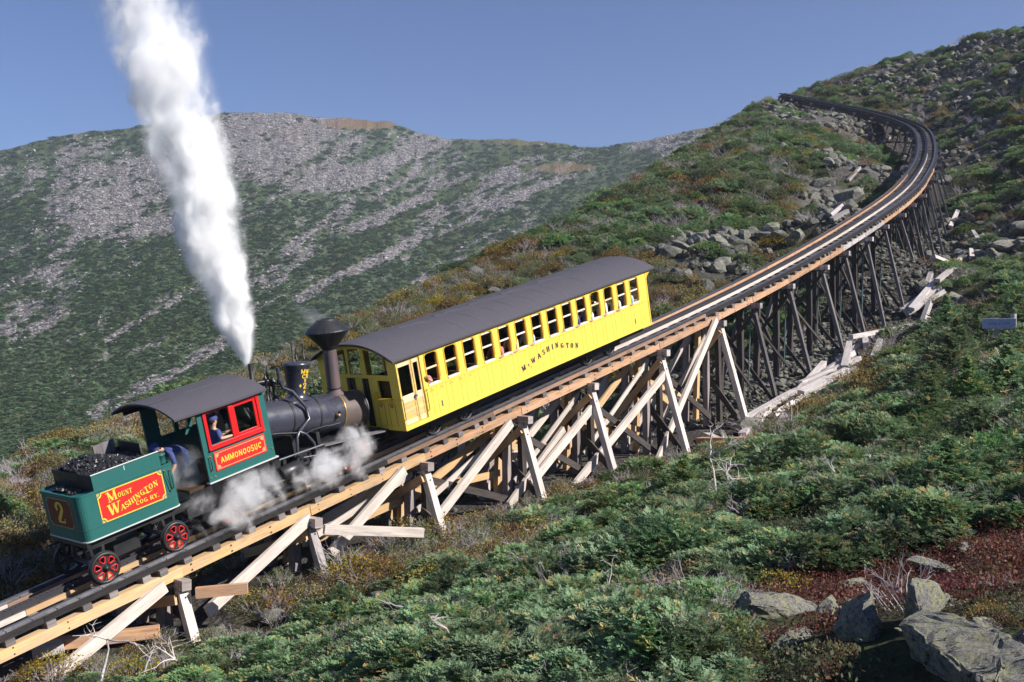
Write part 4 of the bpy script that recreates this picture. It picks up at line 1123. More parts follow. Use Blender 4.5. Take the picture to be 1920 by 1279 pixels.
# grab rails, frame, springs, axles, wheels
m = MB(); gx = -6.30 - S0
m.tube([(gx, -HW, 1.82), (gx, -HW - .05, 1.82), (gx, -HW - .05, 1.42), (gx, -HW, 1.42)], .011, 6); m.tube([(gx - .12, -HW, 1.84), (gx - .12, -HW - .05, 1.80), (gx - .06, -HW - .05, 1.40), (gx - .06, -HW, 1.38)], .009, 6)
m.build("grab_rail", M["iron"], tend)
m = MB()
for p in ((gx, 1.82), (gx, 1.42), (gx - .12, 1.84), (gx - .06, 1.38)): m.lathe([(.022, 0), (.02, .02), (0, .03)], (p[0], -HW - .001, p[1]), (0, -1, 0), 8)
m.build("rail_boss", M["brass"], tend)
m = MB()
for y in (-.60, .60): m.box((r0 + .05, y - .05, .82), (r1 + .35, y + .05, .972))
for x in (r0 + .12, -7.3 - S0, r1 - .1): m.box((x - .05, -.545, .84), (x + .05, .545, .95))
m.box((r0 + .02, -.75, .86), (r0 + .10, .75, .965))
m.build("underframe", M["iron"], tend)
for s_ in (-8.12, -6.45):
    x = s_ - S0
    m = MB(); m.tube([(x, -.66, .345), (x, .66, .345)], .045, 10); ax = m.build("axle", M["iron"], tend)
    add_wheel(tend, x, .765, .345, .325, True); add_wheel(tend, x, -.765, .345, .325, False, side=-1)
    m = MB()
    for y in (-.60, .60):
        for dx in (-.16, .13): m.beam((x + dx, y, .85), (x + dx * .6, y, .36), .06, .05, (0, 1, 0))
        m.box((x - .14, y - .05, .29), (x + .14, y + .05, .41)); m.beam((x - .42, y, .80), (x + .42, y, .80), .06, .05)
    m.build("axle_guard", M["iron"], tend)
m = MB(); m.box((-7.6 - S0, -.25, .28), (-7.0 - S0, .25, .62)); m.build("brake_gear", M["iron"], tend)

# coal
def coal_pile(name, x0, x1, hw, base, peakfn, n, label):
    rng = random.Random(5); m = MB()
    for _ in range(n):
        x = rng.uniform(x0, x1); y = rng.uniform(-hw, hw)
        z = base + peakfn(x, y); r = rng.uniform(.022, .055)
        qd = Quaternion((rng.uniform(-1, 1), rng.uniform(-1, 1), rng.uniform(-1, 1), rng.uniform(-1, 1))).normalized()
        vs = [Vector(c) for c in ((1, 0, .2), (-.9, .2, 0), (.1, 1, 0), (0, -1, .2), (.1, 0, .8), (0, .1, -.8))]
        m.add([Vector((x, y, z)) + qd @ (q_ * r * rng.uniform(.75, 1.2)) for q_ in vs], [(0, 2, 4), (2, 1, 4), (1, 3, 4), (3, 0, 4), (2, 0, 5), (1, 2, 5), (3, 1, 5), (0, 3, 5)])
    n1, n2 = 22, 14
    g = [(x0 + (x1 - x0) * i / n1, -hw + 2 * hw * j / n2) for i in range(n1 + 1) for j in range(n2 + 1)]
    m.add([(x, y, base + peakfn(x, y) - .03) for x, y in g], [(i * (n2 + 1) + j, (i + 1) * (n2 + 1) + j, (i + 1) * (n2 + 1) + j + 1, i * (n2 + 1) + j + 1) for i in range(n1) for j in range(n2)])
    o = m.build(name, M["coal"], None, tend.matrix_basis.copy())
    return tag(o, label, "coal", kind="stuff")
coal_pile("coal", bs + .02, bf - .05, HW - .03, 2.24, lambda x, y: .24 * math.exp(-((x + .25) / .42) ** 2 - ((y - .15) / .5) ** 2) - .10 * max(0, x - .2) + .015 * math.sin(13 * x) * math.sin(11 * y), 1500, "black lump coal heaped in the tender bunker")
coal_pile("coal", r0 + .12, bs - .05, .45, 1.965, lambda x, y: .05 * math.exp(-((x - r0 - .2) / .16) ** 2 - (y / .3) ** 2) - .02, 130, "spilled coal lying on the rear deck of the tender")

# ================================================================== locomotive
S0 = -3.0
loco = vehicle("steam_locomotive", S0, "small black steam locomotive with green cab and tall diamond chimney", "locomotive")
Lp = lambda s, w, h: (s - S0, -w, h)
CW = 1.14
# --- cab
def wall_with_hole(m, s0, s1, h0, h1, a0, a1, b0, b1, w, th):
    """side wall with an opening a0..a1 x b0..b1"""
    m.box(Lp(s0, w, h0), Lp(s1, w - th, b0)); m.box(Lp(s0, w, b1), Lp(s1, w - th, h1))
    m.box(Lp(s0, w, b0), Lp(a0, w - th, b1)); m.box(Lp(a1, w, b0), Lp(s1, w - th, b1))
near_wall = MB(); wall_with_hole(near_wall, -5.60, -3.80, 1.30, 2.93, -5.38, -4.06, 2.09, 2.79, CW, .05)
nw = near_wall.build("cab_wall", M["green"], loco)
far_wall = MB(); wall_with_hole(far_wall, -5.60, -3.80, 1.30, 2.93, -5.22, -4.06, 2.09, 2.72, -CW + .05, .05)
fw = far_wall.build("cab_wall", M["green"], loco)
m = MB(); m.box(Lp(-3.80, CW - .05, 1.30), Lp(-3.84, .54, 2.93)); m.box(Lp(-3.80, -.54, 1.30), Lp(-3.84, -CW + .05, 2.93)); m.box(Lp(-3.80, .54, 2.45), Lp(-3.84, -.54, 2.93))
m.build("cab_front", M["green"], loco)
cs = lambda u, v, d: (u, -CW - d, v)
fr = MB()
fx0, fx1, fz0, fz1 = -5.47 - S0, -3.97 - S0, 2.0, 2.885
rect = lambda a, b, c, d: [(a, b), (c, b), (c, d), (a, d)]
fr.ring(rect(fx0, fz0, fx1, fz1), rect(fx0 + .085, fz0 + .085, fx1 - .085, fz1 - .085), cs, .001, .034)
frame = fr.build("window_frame", M["red"], nw, bevel=.008)
m = MB(); m.box(Lp(-4.80, CW + .028, 2.088), Lp(-4.685, CW - .03, 2.797)); m.build("mullion", M["red"], nw, bevel=.006)
m = MB(); m.ring(rect(-4.685 - S0, 2.088, -4.058 - S0, 2.797), rect(-4.63 - S0, 2.14, -4.13 - S0, 2.74), cs, -.03, .012); m.build("sliding_sash", M["red"], nw, bevel=.005)
m = MB(); m.box(Lp(-4.63, CW - .012, 2.14), Lp(-4.13, CW - .018, 2.74)); m.build("pane", M["glass"], nw)
m = MB(); m.box(Lp(-5.47, CW + .06, 1.988), Lp(-3.97, CW - .02, 2.012)); m.build("window_sill", M["red"], nw)
m = MB()
for s_ in (-4.82, -4.45): m.box(Lp(s_ - .05, -CW + .12, 2.09), Lp(s_ + .05, -CW + .04, 2.72))
m.build("mullion", M["green"], fw)
# name plate
m = MB(); m.prism(rect(-5.39 - S0, 1.495, -4.005 - S0, 1.92), cs, .001, .018); pl_ = m.build("name_plate", M["panel_red"], loco, bevel=.004)
m = MB(); m.ring(rect(-5.36 - S0, 1.525, -4.035 - S0, 1.89), rect(-5.345 - S0, 1.54, -4.05 - S0, 1.875), cs, .0165, .0205); m.build("gold_lining", M["gold_dull"], pl_)
m = MB()
for cx, cy, a0 in ((-5.335, 1.55, 0), (-4.06, 1.55, 90), (-4.06, 1.865, 180), (-5.335, 1.865, 270)):
    pts = [(cx - S0, cy)] + [(cx - S0 + .075 * math.cos(R(a0 + 18 * i)), cy + .075 * math.sin(R(a0 + 18 * i))) for i in range(6)]
    m.prism(pts, cs, .0165, .0195)
m.build("corner_ornament", M["gold_dull"], pl_)
m = MB(); text_line(m, "AMMONOOSUC", cs, -5.245 - S0, 1.635, .135, 1.12, None, "sans", .08, depth=.021); m.build("lettering", M["gold"], pl_)
# grab rail, bolts, bottom edge
m = MB(); m.tube([Lp(-5.50, CW, 1.86), Lp(-5.50, CW + .05, 1.86), Lp(-5.50, CW + .05, 1.56), Lp(-5.50, CW, 1.56)], .011, 6); m.build("grab_rail", M["iron"], loco)
m = MB()
for s_, h_ in ((-5.52, 1.86), (-5.47, 1.86), (-5.52, 1.57), (-5.47, 1.57), (-5.55, 1.40), (-5.44, 1.40), (-3.86, 1.52)): m.lathe([(.018, 0), (.016, .012), (0, .018)], Lp(s_, CW + .001, h_), (0, -1, 0), 8)
m.build("bolt", M["brass"], loco)
m = MB(); m.box(Lp(-5.62, CW + .03, 1.275), Lp(-3.74, CW - .12, 1.302)); m.build("cab_step_edge", M["cream"], loco)
m = MB(); m.box(Lp(-6.05, 1.0, 1.20), Lp(-3.82, -1.0, 1.27)); m.build("cab_floor", M["dark_wood"], loco)
# roof: arched sheet
def arch_roof(s0, s1, hw, heave, rise, th, ns, nw_, wr=None):
    """rows along s, columns across w"""
    m = MB(); top, bot = [], []
    for i in range(ns + 1):
        s_ = s0 + (s1 - s0) * i / ns
        for j in range(nw_ + 1):
            w_ = -hw + 2 * hw * j / nw_
            z = heave + rise * (1 - (abs(w_) / hw) ** 2.2) + (wr(s_, w_) if wr else 0)
            top.append(Lp(s_, w_, z)); bot.append(Lp(s_, w_ * .995, z - th))
    k = nw_ + 1
    fs = [(i * k + j, (i + 1) * k + j, (i + 1) * k + j + 1, i * k + j + 1) for i in range(ns) for j in range(nw_)]
    m.add(top, fs, 0, True); m.add(bot, [f[::-1] for f in fs], 0, True)
    n = len(top)
    edge = [(i * k, (i + 1) * k) for i in range(ns)] + [((i + 1) * k + nw_, i * k + nw_) for i in range(ns)] + [(j + 1, j) for j in range(nw_)] + [(ns * k + j, ns * k + j + 1) for j in range(nw_)]
    m.add(top + bot, [(a, b, n + b, n + a) for a, b in edge], 0)
    return m
rf = arch_roof(-6.20, -3.78, 1.27, 2.92, .30, .045, 24, 18, lambda s_, w_: .010 * math.sin(s_ * 2.3) * math.cos(w_ * 2.0))
roof = rf.build("cab_roof", M["roof"], loco)
m = MB()
for w_ in (.32, -.5):
    z = 2.92 + .30 * (1 - (abs(w_) / 1.27) ** 2.2)
    m.tube([Lp(-6.19, w_, z + .004), Lp(-3.79, w_, z + .004)], .009, 5)
m.build("roof_seam", M["iron"], roof)
m = MB()
for w_ in (CW - .03, -CW + .03): m.beam(Lp(-6.0, w_, 2.87), Lp(-3.8, w_, 2.87), .05, .09)
m.build("roof_rail", M["iron"], loco)
# backhead, controls, seat
def axis_h(s_): return 1.33 - 0.20 * (s_ + 0.5)
def on_axis(s_, w_=0, up=0):
    a = math.atan(0.20)
    return Vector(Lp(s_ + up * math.sin(a), w_, axis_h(s_) + up * math.cos(a)))
AX = Vector((1, 0, -0.20)).normalized()
UPX = Vector((0.20, 0, 1)).normalized()
def blen(s0, s1): return (on_axis(s1) - on_axis(s0)).length
m = MB(); m.lathe([(.50, 0), (.52, .03), (.52, blen(-4.55, -3.86))], on_axis(-4.55), AX, 32); bh = m.build("backhead", M["iron"], loco)
m = MB()
m.tube([Lp(-4.55, .45, 2.05), Lp(-4.85, .55, 2.2), Lp(-4.95, .62, 2.35)], .016, 6); m.tube([Lp(-4.5, .5, 2.1), Lp(-4.5, .75, 2.15)], .02, 6); m.tube([Lp(-4.4, .6, 2.2), Lp(-4.35, .7, 2.5)], .014, 6)
m.lathe([(.07, 0), (.075, .02), (.075, .05), (0, .055)], Lp(-4.5, .3, 2.55), (-1, 0, 0), 14); m.tube([Lp(-4.95, .60, 2.16), Lp(-4.7, .75, 2.16)], .022, 6)
m.build("control_lever", M["steel"], loco)
m = MB(); m.box(Lp(-5.5, 1.05, 1.27), Lp(-5.0, .62, 1.78)); m.build("driver_seat", M["dark_wood"], loco)
# --- boiler
m = MB(); m.lathe([(.50, 0), (.50, blen(-3.80, -0.98))], on_axis(-3.80), AX, 40, caps=False); m.build("boiler", M["boiler"], loco)
m = MB()
for s_ in (-3.45, -2.62, -1.80): m.lathe([(.500, 0), (.512, .002), (.512, .048), (.500, .05)], on_axis(s_), AX, 40, caps=False)
m.build("boiler_band", M["iron"], loco)
m = MB(); m.lathe([(.50, 0), (.518, .002), (.518, .045), (.50, .047)], on_axis(-1.02), AX, 40, caps=False); m.build("brass_ring", M["brass"], loco)
m = MB(); m.lathe([(.515, 0), (.515, blen(-.97, -.30))], on_axis(-.97), AX, 40, caps=False); m.lathe([(.515, 0), (.54, .003), (.54, .035), (.515, .04), (.44, .07), (.2, .11), (0, .12)], on_axis(-.30), AX, 40, caps=False); sb = m.build("smokebox", M["smokebox"], loco)
m = MB(); m.lathe([(.538, 0), (.545, .01), (.538, .025)], on_axis(-.29), AX, 40, caps=False); m.build("smokebox_rim", M["steel"], sb)
m = MB()
for k in range(12):
    a = 2 * math.pi * k / 12; p = on_axis(-.26) + (Vector((0, 1, 0)) * math.cos(a) + UPX * math.sin(a)) * .47
    m.lathe([(.02, 0), (.02, .05), (0, .055)], p, AX, 6)
m.build("door_clamp", M["iron"], sb)
# chimney
cb = on_axis(-.93, 0, .46); SU = (UPX * .55 + Vector((0, 0, 1)) * .45 + Vector((-.03, 0, 0))).normalized()
m = MB(); m.lathe([(.27, 0), (.25, .05), (.185, .10), (.175, .14), (.172, 1.22)], cb, SU, 28); st = m.build("chimney", M["stack"], loco)
m = MB(); m.lathe([(.178, 0), (.19, .006), (.19, .03), (.178, .036)], cb + SU * .16, SU, 28, caps=False); m.build("chimney_band", M["iron"], st)
m = MB(); m.lathe([(.19, 1.19), (.24, 1.28), (.56, 1.63), (.575, 1.655), (.56, 1.68), (.44, 1.79), (.26, 1.93), (.24, 1.96), (.22, 1.945), (.1, 1.99), (0, 2.0)], cb, SU, 32, smooth=False); m.build("spark_arrester", M["iron"], loco)
# steam dome shaped like a bucket, with lettering
db = on_axis(-2.12, 0, .44)
DU = UPX
m = MB(); m.lathe([(.31, 0), (.27, .05), (.235, .10), (.235, .16), (.33, .84), (.345, .85), (.345, .90), (.30, .93), (0, .95)], db, DU, 32); dome = m.build("steam_dome", M["boiler"], loco)
def dome_fn(u, v, d):
    r_ = .235 + .095 * (v - .16) / .68 + d + .002
    a = u / .28
    dirv = Vector((-math.sin(R(12) - a), -math.cos(R(12) - a), 0))
    side_ = Vector((0, -1, 0)); fx = Vector((1, 0, -.2)).normalized()
    return db + DU * v + (side_ * math.cos(a + .10) + fx * math.sin(a + .10)) * r_
m = MB()
letter(m, "M", dome_fn, -.12, .655, .11, .95, style="sans"); letter(m, "W", dome_fn, -.005, .655, .11, .9, style="sans")
letter(m, "C", dome_fn, -.10, .535, .11, 1.1, style="sans"); letter(m, "R", dome_fn, .0, .535, .11, 1.1, style="sans")
letter(m, "R", dome_fn, -.035, .445, .08, 1.0, style="sans"); letter(m, "2", dome_fn, -.055, .28, .15, 1.0, style="serif")
for u_, v_ in ((-.13, .36), (0.0, .20)):
    m.add([dome_fn(*p, .004) for p in ((u_ - .035, v_), (u_, v_ - .05), (u_ + .035, v_), (u_, v_ + .05))], [(0, 1, 2, 3)])
m.build("lettering", M["gold"], dome)
# valves and pipes above the boiler
m = MB(); wp = on_axis(-3.36, 0, .45); m.lathe([(.10, 0), (.08, .08), (.05, .12), (.05, .45), (.065, .46), (.065, .55), (.055, .56), (.055, .98)], wp, SU, 16); m.build("safety_valve", M["iron"], loco)
WHISTLE = loco.matrix_basis @ (wp + SU * .98)
m = MB()
for ds, hh, r_ in ((.34, .72, .03), (.42, .9, .022), (.55, .62, .05)): m.lathe([(r_ * 1.6, 0), (r_ * 1.6, .1), (r_, .12), (r_, hh * .7), (r_ * 1.7, hh * .72), (r_ * 1.7, hh * .85), (r_ * .7, hh * .9), (r_ * .7, hh)], on_axis(-3.36 + ds, .05, .45), SU, 10)
m.tube([on_axis(-3.3, .0, .95), on_axis(-2.95, .05, .98), on_axis(-2.7, .1, .9)], .05, 8); m.tube([on_axis(-3.2, -.2, .9), on_axis(-2.6, .2, .82)], .03, 6)
m.build("valve_cluster", M["iron"], loco)
m = MB()
dt = db + DU * .94
for dx, dy, hh in ((-.10, -.02, .52), (.06, .05, .33), (.22, -.04, .40)): m.lathe([(.03, 0), (.03, .05), (.02, .06), (.02, hh)], dt + Vector((dx, dy, 0)), SU, 8)
m.tube([dt + Vector((.06, 0, .22)), dt + Vector((.34, 0, .20))], .014, 6)
m.build("dome_valve", M["iron"], loco)
m = MB()
m.tube([on_axis(-2.92, .30, 1.30), on_axis(-2.86, .30, .98), on_axis(-2.80, .34, .80), on_axis(-2.58, .40, .70), on_axis(-2.28, .52, .30), on_axis(-2.24, .58, .0), Lp(-2.72, .74, 1.52)], .045, 8)
m.tube([Lp(-2.72, .74, 1.52), Lp(-2.86, .80, 1.42), Lp(-2.93, .82, 1.15), Lp(-2.98, .82, .85)], .038, 8); m.tube([Lp(-2.72, .74, 1.52), Lp(-2.58, .80, 1.42), Lp(-2.42, .82, 1.15), Lp(-2.38, .82, .85)], .038, 8)
m.lathe([(.07, -.04), (.08, 0), (.07, .05)], on_axis(-2.86, .30, .98), SU, 10)
m.build("steam_pipe", M["boiler"], loco)
m = MB()
m.tube([Lp(-3.78, .62, 1.75), Lp(-3.2, .60, 1.62), Lp(-2.75, .74, 1.50)], .022, 6); m.tube([Lp(-2.7, .78, 1.42), Lp(-2.2, .62, 1.40), Lp(-1.75, .60, 1.36)], .022, 6)
m.tube([on_axis(-1.3, .52, -.05), on_axis(-1.3, .60, .1)], .03, 6); m.tube([on_axis(-1.7, .52, -.25), on_axis(-1.25, .56, -.2)], .02, 6); m.tube([on_axis(-1.1, .30, .44), on_axis(-2.2, .47, .16)], .006, 4)
m.build("feed_pipe", M["iron"], loco)
m = MB(); m.lathe([(.045, 0), (.045, .09), (0, .1)], on_axis(-1.32, .53, .0), (0, -1, 0), 10); m.build("valve_wheel", M["brass"], loco)
# --- frame and running gear
m = MB()
for w_ in (.60, -.60): m.box(Lp(-6.0, w_ + .05, .55), Lp(-.10, w_ - .05, .80))
m.box(Lp(-5.8, .545, .50), Lp(-3.6, -.545, 1.19)); m.box(Lp(-3.4, .40, .45), Lp(-.6, -.40, .95)); m.box(Lp(-.12, .85, .52), Lp(.0, -.85, .74))
m.build("frame", M["iron"], loco)
m = MB()
for s_ in (-2.85, -2.1, -1.2): m.box(Lp(s_ - .05, .62, .80), Lp(s_ + .05, -.62, axis_h(s_) - .35))
m.build("boiler_saddle", M["iron"], loco)
m = MB(); m.beam(Lp(-2.25, .90, 1.03), Lp(-.22, .90, .76), .22, .035); m.beam(Lp(-1.5, .72, .90), Lp(-.25, .70, .74), .12, .05); m.build("running_board", M["grey_plank"], loco)
m = MB(); m.tube([Lp(-3.72, CW - .02, 1.18), Lp(-2.3, 1.0, 1.08)], .022, 6); m.tube([Lp(-2.9, .95, .95), Lp(-1.7, .95, .72)], .015, 6); m.build("reach_rod", M["steel"], loco)
for s_ in (-3.25, -1.75):
    m = MB(); m.lathe([(.17, -.3), (.19, -.28), (.19, .28), (.17, .30), (.05, .31), (.05, .55), (0, .56)], Lp(s_, .80, .72), (1, 0, .05), 18); m.build("cylinder", M["iron"], loco)
m = MB()
for s_ in (-3.0, -2.6, -2.2, -1.6): m.beam(Lp(s_, .78, .98), Lp(s_ + .12, .80, .35), .06, .06, (0, 1, 0))
m.tube([Lp(-2.7, .9, .62), Lp(-1.4, .92, .50)], .03, 6); m.tube([Lp(-4.4, .9, .62), Lp(-3.4, .92, .60)], .03, 6); m.beam(Lp(-4.9, .88, .40), Lp(-1.4, .88, .38), .05, .07)
m.build("motion", M["iron"], loco)
for s_ in (-5.02, -1.42):
    m = MB(); m.tube([Lp(s_, .66, .345), Lp(s_, -.66, .345)], .05, 10); m.build("axle", M["iron"], loco)
    add_wheel(loco, s_ - S0, .765, .345, .325, True); add_wheel(loco, s_ - S0, -.765, .345, .325, False, side=-1)
for s_ in (-3.9, -2.35):
    m = MB(); m.lathe([(.30, -.06), (.30, .06)], Lp(s_, 0, .36), (0, 1, 0), 20)
    for k in range(20):
        a = 2 * math.pi * k / 20; m.beam(Vector(Lp(s_, 0, .36)) + Vector((math.cos(a), 0, math.sin(a))) * .295, Vector(Lp(s_, 0, .36)) + Vector((math.cos(a), 0, math.sin(a))) * .345, .1, .05, (0, 1, 0), w2=.1, h2=.025)
    m.build("cog_wheel", M["iron"], loco)
m = MB(); m.box(Lp(-1.02, .92, .46), Lp(-.93, .86, .66)); m.box(Lp(-.995, .91, .66), Lp(-.955, .87, .70)); m.build("red_marker", M["red"], loco)
m = MB(); m.tube([Lp(-.9, .72, .55), Lp(-.62, .74, .52)], .035, 8); m.lathe([(.05, 0), (.08, .02), (.08, .06), (0, .065)], Lp(-.62, .74, .52), (1, 0, 0), 12); m.build("buffer", M["steel"], loco)

# ================================================================== passenger coach
S0 = 6.0
coach = vehicle("passenger_coach", S0, "long yellow wooden passenger coach with a grey arched roof on the trestle", "coach")
W_ = 1.5; CL = 11.9
HB, HS, HE = 0.72, 1.55, 2.61
cside = lambda u, v, d: (u - S0, -W_ - d, v)
wx_ = [1.035 + 0.757 * i for i in range(14)]; WW = 0.50; W0H, W1H = 1.63, 2.47
m = MB()
m.box(Lp(0, W_, HE), Lp(CL, W_ - .06, W1H + .004))            # fascia under the eave
m.box(Lp(.94, W_, HS), Lp(CL, W_ - .06, W0H))                 # belt rail
m.box(Lp(.94, W_ + .018, HS + .003), Lp(CL, W_ + .001, HS + .03))
prev = 0.94
for x in wx_:
    m.box(Lp(prev, W_, W0H), Lp(x, W_ - .06, W1H + .004)); prev = x + WW
m.box(Lp(prev, W_, W0H), Lp(CL, W_ - .06, W1H + .004))
m.box(Lp(0, W_ + .02, HB - .012), Lp(CL + .03, W_ - .08, HB + .03))   # sill beam
m.box(Lp(0, W_ + .012, HB + .03), Lp(.022, W_ - .06, HE)); m.box(Lp(.022, W_, 2.53), Lp(.94, W_ - .06, W1H)) 
m.box(Lp(.855, W_ + .004, HB + .03), Lp(.94, W_ - .06, 2.53)); m.box(Lp(.022, W_, HB + .03), Lp(.855, W_ - .06, HB + .11))
m.box(Lp(CL - .03, W_ + .012, HB + .03), Lp(CL + .02, W_ - .06, HE))
sw = m.build("side_wall", M["yellow"], coach)
# vertical boards below the windows
x = 0.945; k = 0
while x < CL - .05:
    wd = min(0.189, CL - .032 - x)
    m = MB(); e = .002 * (k % 3)
    m.box(Lp(x, W_ - .004 + e, HB + .03), Lp(x + wd - .006, W_ - .05, HS - .001)); m.build("board", M["yellow"], sw); x += wd; k += 1
m = MB(); m.box(Lp(.94, W_ - .03, HB + .03), Lp(CL, W_ - .055, HS)); m.build("backing", M["yellow_trim"], sw)
# windows: arched surround, white sill, sashes, panes
def arch_outline(x0, z0, x1, z1, rise, n=8):
    """rectangle with rounded top corners"""
    pts = [(x0, z0), (x1, z0)]
    for i in range(n): a = R(90 * i / (n - 1)); pts.append((x1 - rise + rise * math.cos(a), z1 - rise * .8 + rise * .8 * math.sin(a)))
    for i in range(n): a = R(90 + 90 * i / (n - 1)); pts.append((x0 + rise + rise * math.cos(a), z1 - rise * .8 + rise * .8 * math.sin(a)))
    return pts
def rect_outline(x0, z0, x1, z1, n=8):
    return [(x0, z0), (x1, z0)] + [(x1, z1 - .02 * (n - 1 - i) * 0) for i in range(n)] + [(x0, z1) for i in range(n)]
cs_in = lambda u, v, d: (u - S0, -W_ + d, v)
OPEN_TOP = {0, 1, 10, 11}
for i, x in enumerate(wx_):
    m = MB()
    m.ring(rect_outline(x + .001, W0H, x + WW - .001, W1H + .003), arch_outline(x + .022, W0H + .001, x + WW - .022, W1H - .008, .11), cs_in, -.006, .058)
    win = m.build("window", M["yellow_trim"], coach)
    m = MB(); m.ring(arch_outline(x - .018, W0H + .12, x + WW + .018, W1H + .028, .14), arch_outline(x - .006, W0H + .12, x + WW + .006, W1H + .016, .13), cs_in, -.009, -.0055)
    m.build("moulding", M["ochre"], win)
    m = MB(); m.box(Lp(x + .021, W_ + .022, W0H - .018), Lp(x + WW - .021, W_ - .075, W0H + .026)); m.build("sill", M["sash"], win)
    m = MB(); m.box(Lp(x + WW - .0225, W_ - .008, W0H + .03), Lp(x + WW - .040, W_ - .075, W1H - .12)); m.box(Lp(x + .0225, W_ - .008, W0H + .03), Lp(x + .038, W_ - .075, W1H - .12)); m.build("jamb", M["ochre"], win)  # ochre jambs: shade of the yellow window reveals put into the colour
    m = MB()
    mid = 2.03 + (0.015 if i in OPEN_TOP else 0)
    m.box(Lp(x + .04, W_ - .020, mid), Lp(x + WW - .042, W_ - .055, mid + .045))
    if i not in OPEN_TOP: m.box(Lp(x + .04, W_ - .022, W1H - .065), Lp(x + WW - .042, W_ - .05, W1H - .022))
    m.build("sash", M["sash"] if i not in OPEN_TOP else M["door_rail"], win)
    m = MB()
    if i not in OPEN_TOP: m.add([Lp(x + .04, W_ - .038, mid + .045), Lp(x + WW - .042, W_ - .038, mid + .045), Lp(x + WW - .042, W_ - .038, W1H - .06), Lp(x + .04, W_ - .038, W1H - .06)], [(0, 1, 2, 3)])
    else: m.add([Lp(x + .04, W_ - .046, mid - .16), Lp(x + WW - .042, W_ - .046, mid - .16), Lp(x + WW - .042, W_ - .046, mid), Lp(x + .04, W_ - .046, mid)], [(0, 1, 2, 3)])
    m.build("pane", M["glass"], win)
# double door at the lower end
def door_leaf(x0, x1, glass0):
    m = MB(); y0, y1 = W_ - .02, W_ - .05
    st_ = .055
    m.box(Lp(x0, y0, .835), Lp(x0 + st_, y1, 2.50)); m.box(Lp(x1 - st_, y0, .835), Lp(x1, y1, 2.50))
    d = m.build("door", M["door"], coach)
    m = MB(); m.box(Lp(x0 + st_, y0, 2.36), Lp(x1 - st_, y1, 2.50)); m.box(Lp(x0 + st_, y0, 1.42), Lp(x1 - st_, y1, 1.60)); m.box(Lp(x0 + st_, y0, .835), Lp(x1 - st_, y1, .96)); m.build("door_rail", M["door_rail"], d)
    m = MB(); m.box(Lp(x0 + st_, y0 - .010, .96), Lp(x1 - st_, y1, 1.42)); m.build("door_panel", M["door"], d)
    m = MB(); m.box(Lp(x0 + st_, y0 - .012, 1.60), Lp(x1 - st_, y0 - .018, 2.36)); m.build("pane", M["glass"], d)
    return d
d1 = door_leaf(.03, .555, 0); d2 = door_leaf(.575, .85, 0)
m = MB(); m.lathe([(.03, 0), (.03, .01), (.012, .015), (.012, .05), (.028, .055), (.028, .08), (0, .085)], Lp(.527, W_ - .019, 1.52), (0, -1, 0), 10); m.box(Lp(.512, W_ - .008, 1.40), Lp(.542, W_ - .019, 1.50)); m.build("handle", M["steel"], d1)
for s_ in (.012, .90):
    m = MB(); m.tube([Lp(s_, W_ + .014, 1.55), Lp(s_, W_ + .055, 1.54), Lp(s_ , W_ + .055, 1.02), Lp(s_, W_ + .014, 1.0)], .011, 6); m.build("handrail", M["iron"], coach)
m = MB(); m.ring(arch_outline(-.0 + .012, .83, .87, 2.555, .13), arch_outline(.026, .835, .856, 2.54, .12), cs_in, -.008, -.0045); m.build("door_moulding", M["ochre"], coach)
# lettering on the side
m = MB(); ms = MB()
words_ = [("M", 4.87, 0.965, .15, .55), ("T", 5.155, 1.03, .075, .50), (".", 5.27, 0.985, .13, .50), ("W", 5.34, 1.065, .15, .48), ("A", 5.65, 1.135, .15, .38), ("S", 5.90, 1.19, .15, .26), ("H", 6.10, 1.232, .15, .12), ("I", 6.36, 1.25, .15, .02), ("N", 6.535, 1.245, .15, -.10), ("G", 6.79, 1.175, .15, -.22), ("T", 7.05, 1.115, .15, -.34), ("O", 7.27, 1.06, .15, -.44), ("N", 7.51, 1.0, .15, -.50)]
for ch, u_, v_, hg, rt in words_:
    rt *= 0.35
    letter(ms, ch, cside, u_ + .010, v_ - .010, hg, 1.08, 0, rt, depth=.0032); letter(m, ch, cside, u_, v_, hg, 1.08, 0, rt, depth=.006)
letter(m, "1", cside, 1.40, .955, .16, 1.0, depth=.006); letter(m, "1", cside, 10.92, .955, .16, 1.0, depth=.006)
ms.build("letter_shadow", M["dark_red"], coach); m.build("lettering", M["navy"], coach)
# small painted arches at the head of the boards
m = MB()
for k in range(5):
    cx = 1.14 + .378 * k
    for r_ in (.075, .05): m.ring([(cx + r_ * math.cos(R(18 * j)), 1.44 + r_ * .8 * math.sin(R(18 * j))) for j in range(11)], [(cx + (r_ - .006) * math.cos(R(18 * j)), 1.44 + (r_ - .006) * .8 * math.sin(R(18 * j))) for j in range(11)], cside, .002, .0035)
m.build("painted_arch", M["ochre"], coach)
